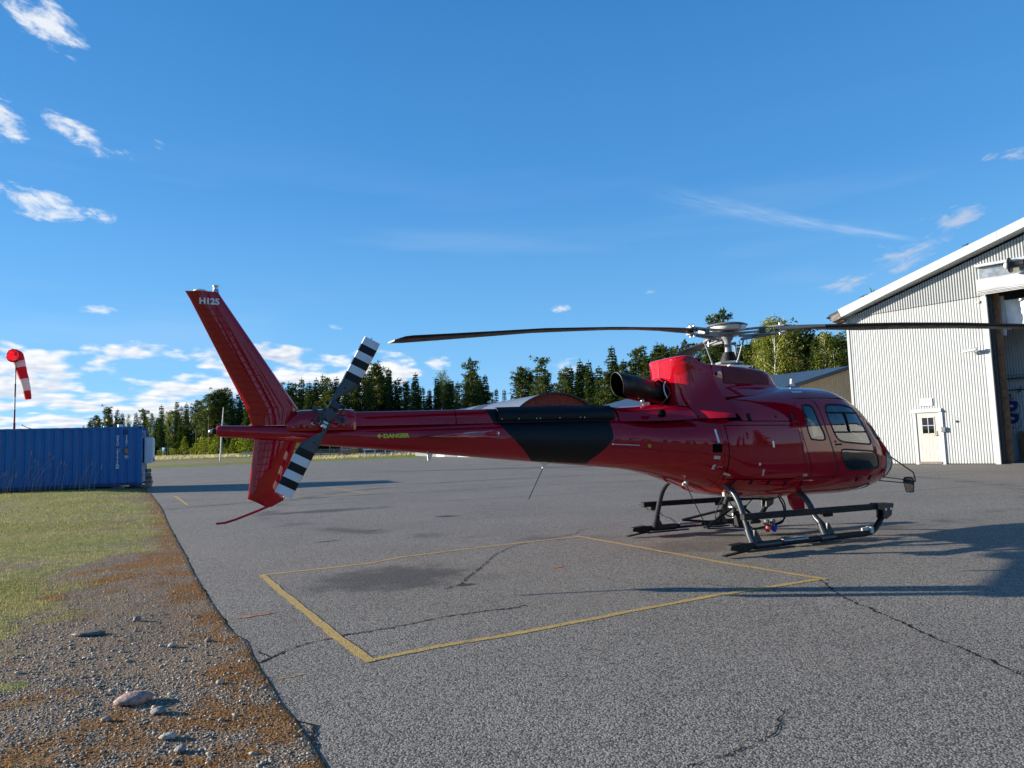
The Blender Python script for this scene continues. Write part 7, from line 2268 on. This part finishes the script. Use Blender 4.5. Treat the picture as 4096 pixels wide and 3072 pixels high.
def unseen_wood():
    """the wood on the other side of the field, behind the viewer; it shows in the helicopter's gloss"""
    rg = random.Random(9); V, F = [], []
    srcs = [PROTO['s'][0][0], PROTO['s'][2][0], PROTO['p'][1][0]]
    data = []
    for me in srcs:
        co = np.empty(len(me.vertices) * 3); me.vertices.foreach_get('co', co)
        data.append((co.reshape(-1, 3), np.array([p.vertices[:] for p in me.polygons])))
    VV, FF, o = [], [], 0
    for i in range(34):
        a = R(-158 + 136 * i / 33 + rg.uniform(-1.5, 1.5)); r = rg.uniform(70, 95)
        co, f = data[rg.randrange(3)]
        s = rg.uniform(.8, 1.15); t = rg.uniform(0, 6.28)
        x = (co[:, 0] * math.cos(t) - co[:, 1] * math.sin(t)) * s * 1.25 + r * math.cos(a)
        y = (co[:, 0] * math.sin(t) + co[:, 1] * math.cos(t)) * s * 1.25 + r * math.sin(a)
        VV.append(np.stack([x, y, co[:, 2] * s], 1)); FF.append(f + o); o += len(co)
    me = bpy.data.meshes.new('unseen_wood'); me.from_pydata(np.vstack(VV).tolist(), [], np.vstack(FF).tolist()); me.materials.append(SPRUCE_L); me.update()
    tag(link(bpy.data.objects.new('unseen_wood', me)), 'unseen dark conifer wood added behind the viewer for reflections', 'wood', kind='stuff')  # out of view, added for the dark band it reflects into the paint


unseen_wood()


def dry_grass():
    """tall bleached grass: by the container, and the rough strip below the wood"""
    rg = random.Random(5); V, F = [], []
    def stalk(x, y, z, h, lean, w):
        a = rg.uniform(-.6, 1.2); bb = rg.uniform(-1.2, 1.2); cb, sb = math.cos(bb), math.sin(bb); dx, dy = math.cos(a) * lean, math.sin(a) * lean
        pts = [(0, 0), (.35, .10), (.7, .45), (1, 1)]
        o = len(V)
        for t, c in pts:
            ww = w * (1 - .6 * t)
            V.append((x + dx * c * h - ww * cb, y + dy * c * h - ww * sb, z + h * t * (1 - .15 * lean))); V.append((x + dx * c * h + ww * cb, y + dy * c * h + ww * sb, z + h * t * (1 - .15 * lean)))
        for i in range(3): F.append((o + 2 * i, o + 2 * i + 1, o + 2 * i + 3, o + 2 * i + 2))
        if h > .8 and rg.random() < .6:
            ex, ey, ez = V[-1]
            o = len(V); V.extend([(ex - .02, ey, ez - .16), (ex + .02, ey, ez - .10), (ex + .03, ey, ez + .06), (ex, ey, ez + .02)]); F.append((o, o + 1, o + 2, o + 3))
    P = Vector((-16.30, 30.60)); d = Vector((.921, .390))
    for i in range(95):
        t = rg.random() ** 1.4 * 4.6 if i < 70 else rg.uniform(0, 6)
        q = P - d * (6.3 - t) + Vector((.39, -.921)) * rg.uniform(.1, .7)
        stalk(q.x, q.y, .08, rg.uniform(.3, 1.05) if i % 3 else rg.uniform(.8, 1.75), rg.uniform(.05, .5), .009)
    me = tri_mesh('dry_reeds', V, F, leaf_mat('bleached_grass', (.34, .25, .15), (.60, .48, .32), .4, (1, 1, .9)))
    tag(link(bpy.data.objects.new('dry_reeds', me)), 'tall bleached dry grass in front of the blue container', 'grass', kind='stuff')
    V.clear(); F.clear()
    for i in range(2600):
        px = rg.uniform(560, 1010) if i % 4 else rg.uniform(1180, 1720)
        bx, _ = bearing(px, 1800)
        y = (rg.uniform(136, 158) if px < 1010 else rg.uniform(106, 118)) / math.sqrt(1 + bx * bx)
        x = bx * y; z = float(terr_z(np.array(x), np.array(y)))
        stalk(x, y, z, rg.uniform(.2, .5), rg.uniform(.2, .9), .05)
    me = tri_mesh('rough_grass', V, F, leaf_mat('pale_rough_grass', (.40, .33, .17), (.62, .52, .32), .5, (1, 1, .9)))
    tag(link(bpy.data.objects.new('rough_grass', me)), 'pale rough grass strip at the foot of the far wood', 'grass', kind='stuff')


dry_grass()


# ------------------------------------------------------------------ verge: turf, moss, gravel
def verge_cover():
    rs = np.random.RandomState(12)
    def scatter(n, y0, y1, dmax, pw=1.0):
        y = y0 + (y1 - y0) * rs.rand(n) ** pw
        dd = dmax * rs.rand(n) ** .9
        x = edge_x(y) - dd / .87
        ok = (x / np.maximum(y, .5) > -.82)
        return x[ok], y[ok], dd[ok]
    # --- grass and moss blades: one triangle each
    X, Y, Cc, Hh, Ww = [], [], [], [], []
    for n, y0, y1, dm, hs in ((110000, 2.6, 8.5, 5.0, .020), (100000, 6.0, 16.0, 8.0, .030), (60000, 14.0, 29.0, 14.0, .055)):
        x, y, dd = scatter(n, y0, y1, dm)
        gr, mo = zones(x, y)
        u = rs.rand(len(x))
        isg = u < gr * .95
        ism = (~isg) & (rs.rand(len(x)) < mo * .8)
        dryb = (~isg) & (~ism) & (rs.rand(len(x)) < .06)
        keep = isg | ism | dryb
        x, y, isg, ism = x[keep], y[keep], isg[keep], ism[keep]
        v = rs.rand(len(x))[:, None]; big = (vnoise(x * 1.3, y * 1.3, 44) * .5 + .5)[:, None]
        gcol = (1 - big) * np.array([.17, .22, .042]) + big * np.array([.40, .345, .14]); gcol = gcol * (.65 + .7 * v)
        gcol = np.where(rs.rand(len(x))[:, None] < .22, np.array([.46, .38, .20]) * (.7 + .5 * v), gcol)
        mcol = np.array([.17, .085, .03]) * (1 - v) + np.array([.44, .23, .075]) * v
        dcol = np.array([.42, .32, .18]) * (.6 + .6 * v)
        col = np.where(isg[:, None], gcol, np.where(ism[:, None], mcol, dcol))
        h = np.where(isg, hs * (.5 + rs.rand(len(x))), np.where(ism, .012 + .016 * rs.rand(len(x)), .015 + .04 * rs.rand(len(x))))
        X.append(x); Y.append(y); Cc.append(col); Hh.append(h); Ww.append(np.where(isg | ism, hs * .10 + .0012, .0022))
    x, y, col, h, w = map(np.concatenate, (X, Y, Cc, Hh, Ww))
    z = verge_z(x, y); n = len(x)
    a = rs.rand(n) * 6.283; ln = rs.rand(n) * .9
    dx, dy = np.cos(a), np.sin(a)
    V = np.empty((n, 3, 3))
    V[:, 0] = np.stack([x - dy * w, y + dx * w, z - .004], 1); V[:, 1] = np.stack([x + dy * w, y - dx * w, z - .004], 1)
    V[:, 2] = np.stack([x + dx * h * ln, y + dy * h * ln, z + h * (1 - .4 * ln)], 1)
    me = bpy.data.meshes.new('turf')
    me.vertices.add(3 * n); me.vertices.foreach_set('co', V.ravel())
    me.loops.add(3 * n); me.loops.foreach_set('vertex_index', np.arange(3 * n, dtype=np.int32))
    me.polygons.add(n); me.polygons.foreach_set('loop_start', np.arange(0, 3 * n, 3, dtype=np.int32))
    me.update(calc_edges=True)
    ca = me.color_attributes.new('tint', 'FLOAT_COLOR', 'POINT')
    cb = np.ones((3 * n, 4), np.float32); cb[:, :3] = np.repeat(col, 3, 0); ca.data.foreach_set('color', cb.ravel())
    m = bpy.data.materials.new('turf_blades'); m.use_nodes = True
    t = m.node_tree; t.nodes.clear(); g = NG(t)
    at = g.n('ShaderNodeVertexColor', layer_name='tint')
    d = g.n('ShaderNodeBsdfDiffuse'); tr = g.n('ShaderNodeBsdfTranslucent'); mx = g.n('ShaderNodeMixShader'); mx.inputs[0].default_value = .35
    g.link(at.outputs['Color'], d.inputs[0]); g.link(at.outputs['Color'], tr.inputs[0]); g.link(d.outputs[0], mx.inputs[1]); g.link(tr.outputs[0], mx.inputs[2])
    o = g.n('ShaderNodeOutputMaterial'); g.link(mx.outputs[0], o.inputs[0])
    me.materials.append(m)
    tag(link(bpy.data.objects.new('turf', me)), 'thin spring grass and orange moss on the gravel verge', 'grass', kind='stuff')
    # --- pebbles
    bm = bmesh.new(); bmesh.ops.create_icosphere(bm, subdivisions=1, radius=1.0)
    bv = np.array([v.co[:] for v in bm.verts]); bf = np.array([[v.index for v in f.verts] for f in bm.faces]); bm.free()
    xs, ys2, ss = [], [], []
    for n, y0, y1, dm, s0, s1 in ((17000, 2.9, 4.8, 2.8, .003, .0085), (9000, 4.3, 7.6, 3.4, .0035, .009), (2400, 3.0, 6.6, 2.8, .007, .014), (170, 3.0, 5.6, 2.4, .012, .022), (7000, 7.0, 13.0, 3.4, .005, .011)):
        x, y, dd = scatter(n, y0, y1, dm)
        gr, mo = zones(x, y)
        k = rs.rand(len(x)) > np.clip(gr * 1.15 + mo * .7, 0, .96)
        x, y = x[k], y[k]
        xs.append(x); ys2.append(y); ss.append(s0 + (s1 - s0) * rs.rand(len(x)) ** 1.8)
    x, y, s = map(np.concatenate, (xs, ys2, ss)); n = len(x)
    z = verge_z(x, y)
    jit = 1 + .28 * (rs.rand(n, len(bv), 1) - .5)
    sc = np.stack([s * (.8 + .7 * rs.rand(n)), s * (.7 + .4 * rs.rand(n)), s * (.34 + .32 * rs.rand(n))], 1)
    P = bv[None] * jit * sc[:, None, :]
    a = rs.rand(n) * 6.283; ca_, sa_ = np.cos(a)[:, None], np.sin(a)[:, None]
    tl = (rs.rand(n) - .5)[:, None] * .7
    px = P[..., 0] * ca_ - P[..., 1] * sa_; py = P[..., 0] * sa_ + P[..., 1] * ca_; pz = P[..., 2] + P[..., 0] * tl
    VV = np.stack([px + x[:, None], py + y[:, None], pz + z[:, None] + (s * .18)[:, None]], 2).reshape(-1, 3)
    FF = (bf[None] + (np.arange(n) * len(bv))[:, None, None]).reshape(-1, 3)
    me = bpy.data.meshes.new('gravel')
    me.vertices.add(len(VV)); me.vertices.foreach_set('co', VV.ravel())
    me.loops.add(FF.size); me.loops.foreach_set('vertex_index', FF.ravel().astype(np.int32))
    me.polygons.add(len(FF)); me.polygons.foreach_set('loop_start', np.arange(0, FF.size, 3, dtype=np.int32))
    me.update(calc_edges=True)
    me.polygons.foreach_set('use_smooth', np.ones(len(FF), bool))
    m = bpy.data.materials.new('gravel_stones'); m.use_nodes = True
    t = m.node_tree; b = t.nodes['Principled BSDF']; g = NG(t)
    rp = g.n('ShaderNodeNewGeometry').outputs['Random Per Island']
    ramp = g.n('ShaderNodeValToRGB'); g.link(rp, ramp.inputs[0]); cr = ramp.color_ramp; cr.interpolation = 'CONSTANT'
    cols = [(0, (.12, .104, .080)), (.20, (.22, .19, .145)), (.40, (.34, .29, .215)), (.56, (.17, .145, .11)), (.68, (.44, .375, .28)), (.78, (.34, .215, .145)), (.86, (.23, .215, .175)), (.93, (.66, .57, .43))]
    while len(cr.elements) < len(cols): cr.elements.new(.5)
    for e, (p, c) in zip(cr.elements, cols): e.position = p; e.color = (*c, 1)
    pos = g.n('ShaderNodeNewGeometry').outputs['Position']
    g.link(g.mix(g.ss(g.noise(pos, 140.0, 3, .6), .35, .7), ramp.outputs[0], g.mix(.45, ramp.outputs[0], (.30, .28, .25))), b.inputs['Base Color'])
    b.inputs['Roughness'].default_value = .75
    me.materials.append(m)
    tag(link(bpy.data.objects.new('gravel', me)), 'loose grey river gravel on the verge beside the asphalt', 'gravel', kind='stuff')
    # --- larger single stones
    STC = {'pink': mat('pink_granite', (.36, .22, .18), .8, var=.35, vscale=40, bump=.8, bscale=60), 'grey': mat('grey_fieldstone', (.20, .19, .175), .75, var=.4, vscale=40, bump=.8, bscale=60), 'pale': mat('pale_fieldstone', (.40, .36, .30), .75, var=.3, vscale=40, bump=.8, bscale=60), 'dark': mat('dark_slate_stone', (.10, .095, .09), .7, var=.4, vscale=30, bump=.8, bscale=50)}
    SS = [((-2.31, 4.26), (.15, .10, .055), 'pink', 'large flat pink granite stone on the gravel verge'), ((-2.06, 4.08), (.095, .055, .035), 'grey', 'flat blue grey stone just right of the pink stone'),
          ((-3.52, 5.84), (.22, .07, .03), 'dark', 'long thin dark rock lying far left on the verge'), ((-2.66, 5.46), (.05, .04, .03), 'pale', 'small pale rounded stone in the middle of the gravel'),
          ((-3.36, 6.27), (.05, .045, .04), 'grey', 'upright grey stone above the gravel at the left'), ((-1.83, 3.72), (.065, .05, .03), 'pale', 'pale oval stone low on the gravel near the asphalt edge'),
          ((-1.69, 3.56), (.05, .04, .03), 'grey', 'grey oval stone nearest the bottom of the picture'), ((-1.92, 4.57), (.04, .035, .025), 'pale', 'small pale stone midway between pink stone and asphalt'),
          ((-2.30, 3.98), (.05, .035, .025), 'grey', 'small bluish stone just below the pink stone'), ((-2.44, 5.59), (.045, .035, .025), 'grey', 'grey stone close to the asphalt edge above the crack')]
    for i, ((sx, sy), (a1, b1, c1), k, lb) in enumerate(SS):
        bm = bmesh.new(); bmesh.ops.create_icosphere(bm, subdivisions=2, radius=1.0)
        rg = random.Random(100 + i)
        for v in bm.verts:
            q = 1 + .10 * math.sin(v.co.x * 3 + i) + .08 * math.sin(v.co.y * 4 + 2 * i) + rg.uniform(-.05, .05)
            q *= 1 + .16 * math.sin(v.co.x * 7 + 3 * i) * math.sin(v.co.y * 6 + i); sc_ = .70 if i in (0, 2) else .60
            v.co = Vector((v.co.x * a1 * q * sc_, v.co.y * b1 * q * sc_, max(v.co.z, -.5) * c1 * q * sc_))
        me = bpy.data.meshes.new('stone'); bm.to_mesh(me); bm.free(); me.materials.append(STC[k])
        me.polygons.foreach_set('use_smooth', [True] * len(me.polygons))
        o = bpy.data.objects.new('stone', me); o.location = (sx, sy, float(verge_z(np.array(sx), np.array(sy))) + c1 * .45); o.rotation_euler = (0, rg.uniform(-.1, .1), rg.uniform(-.3, .5)); link(o)
        tag(o, lb, 'stone', 'larger stones on the verge')


verge_cover()
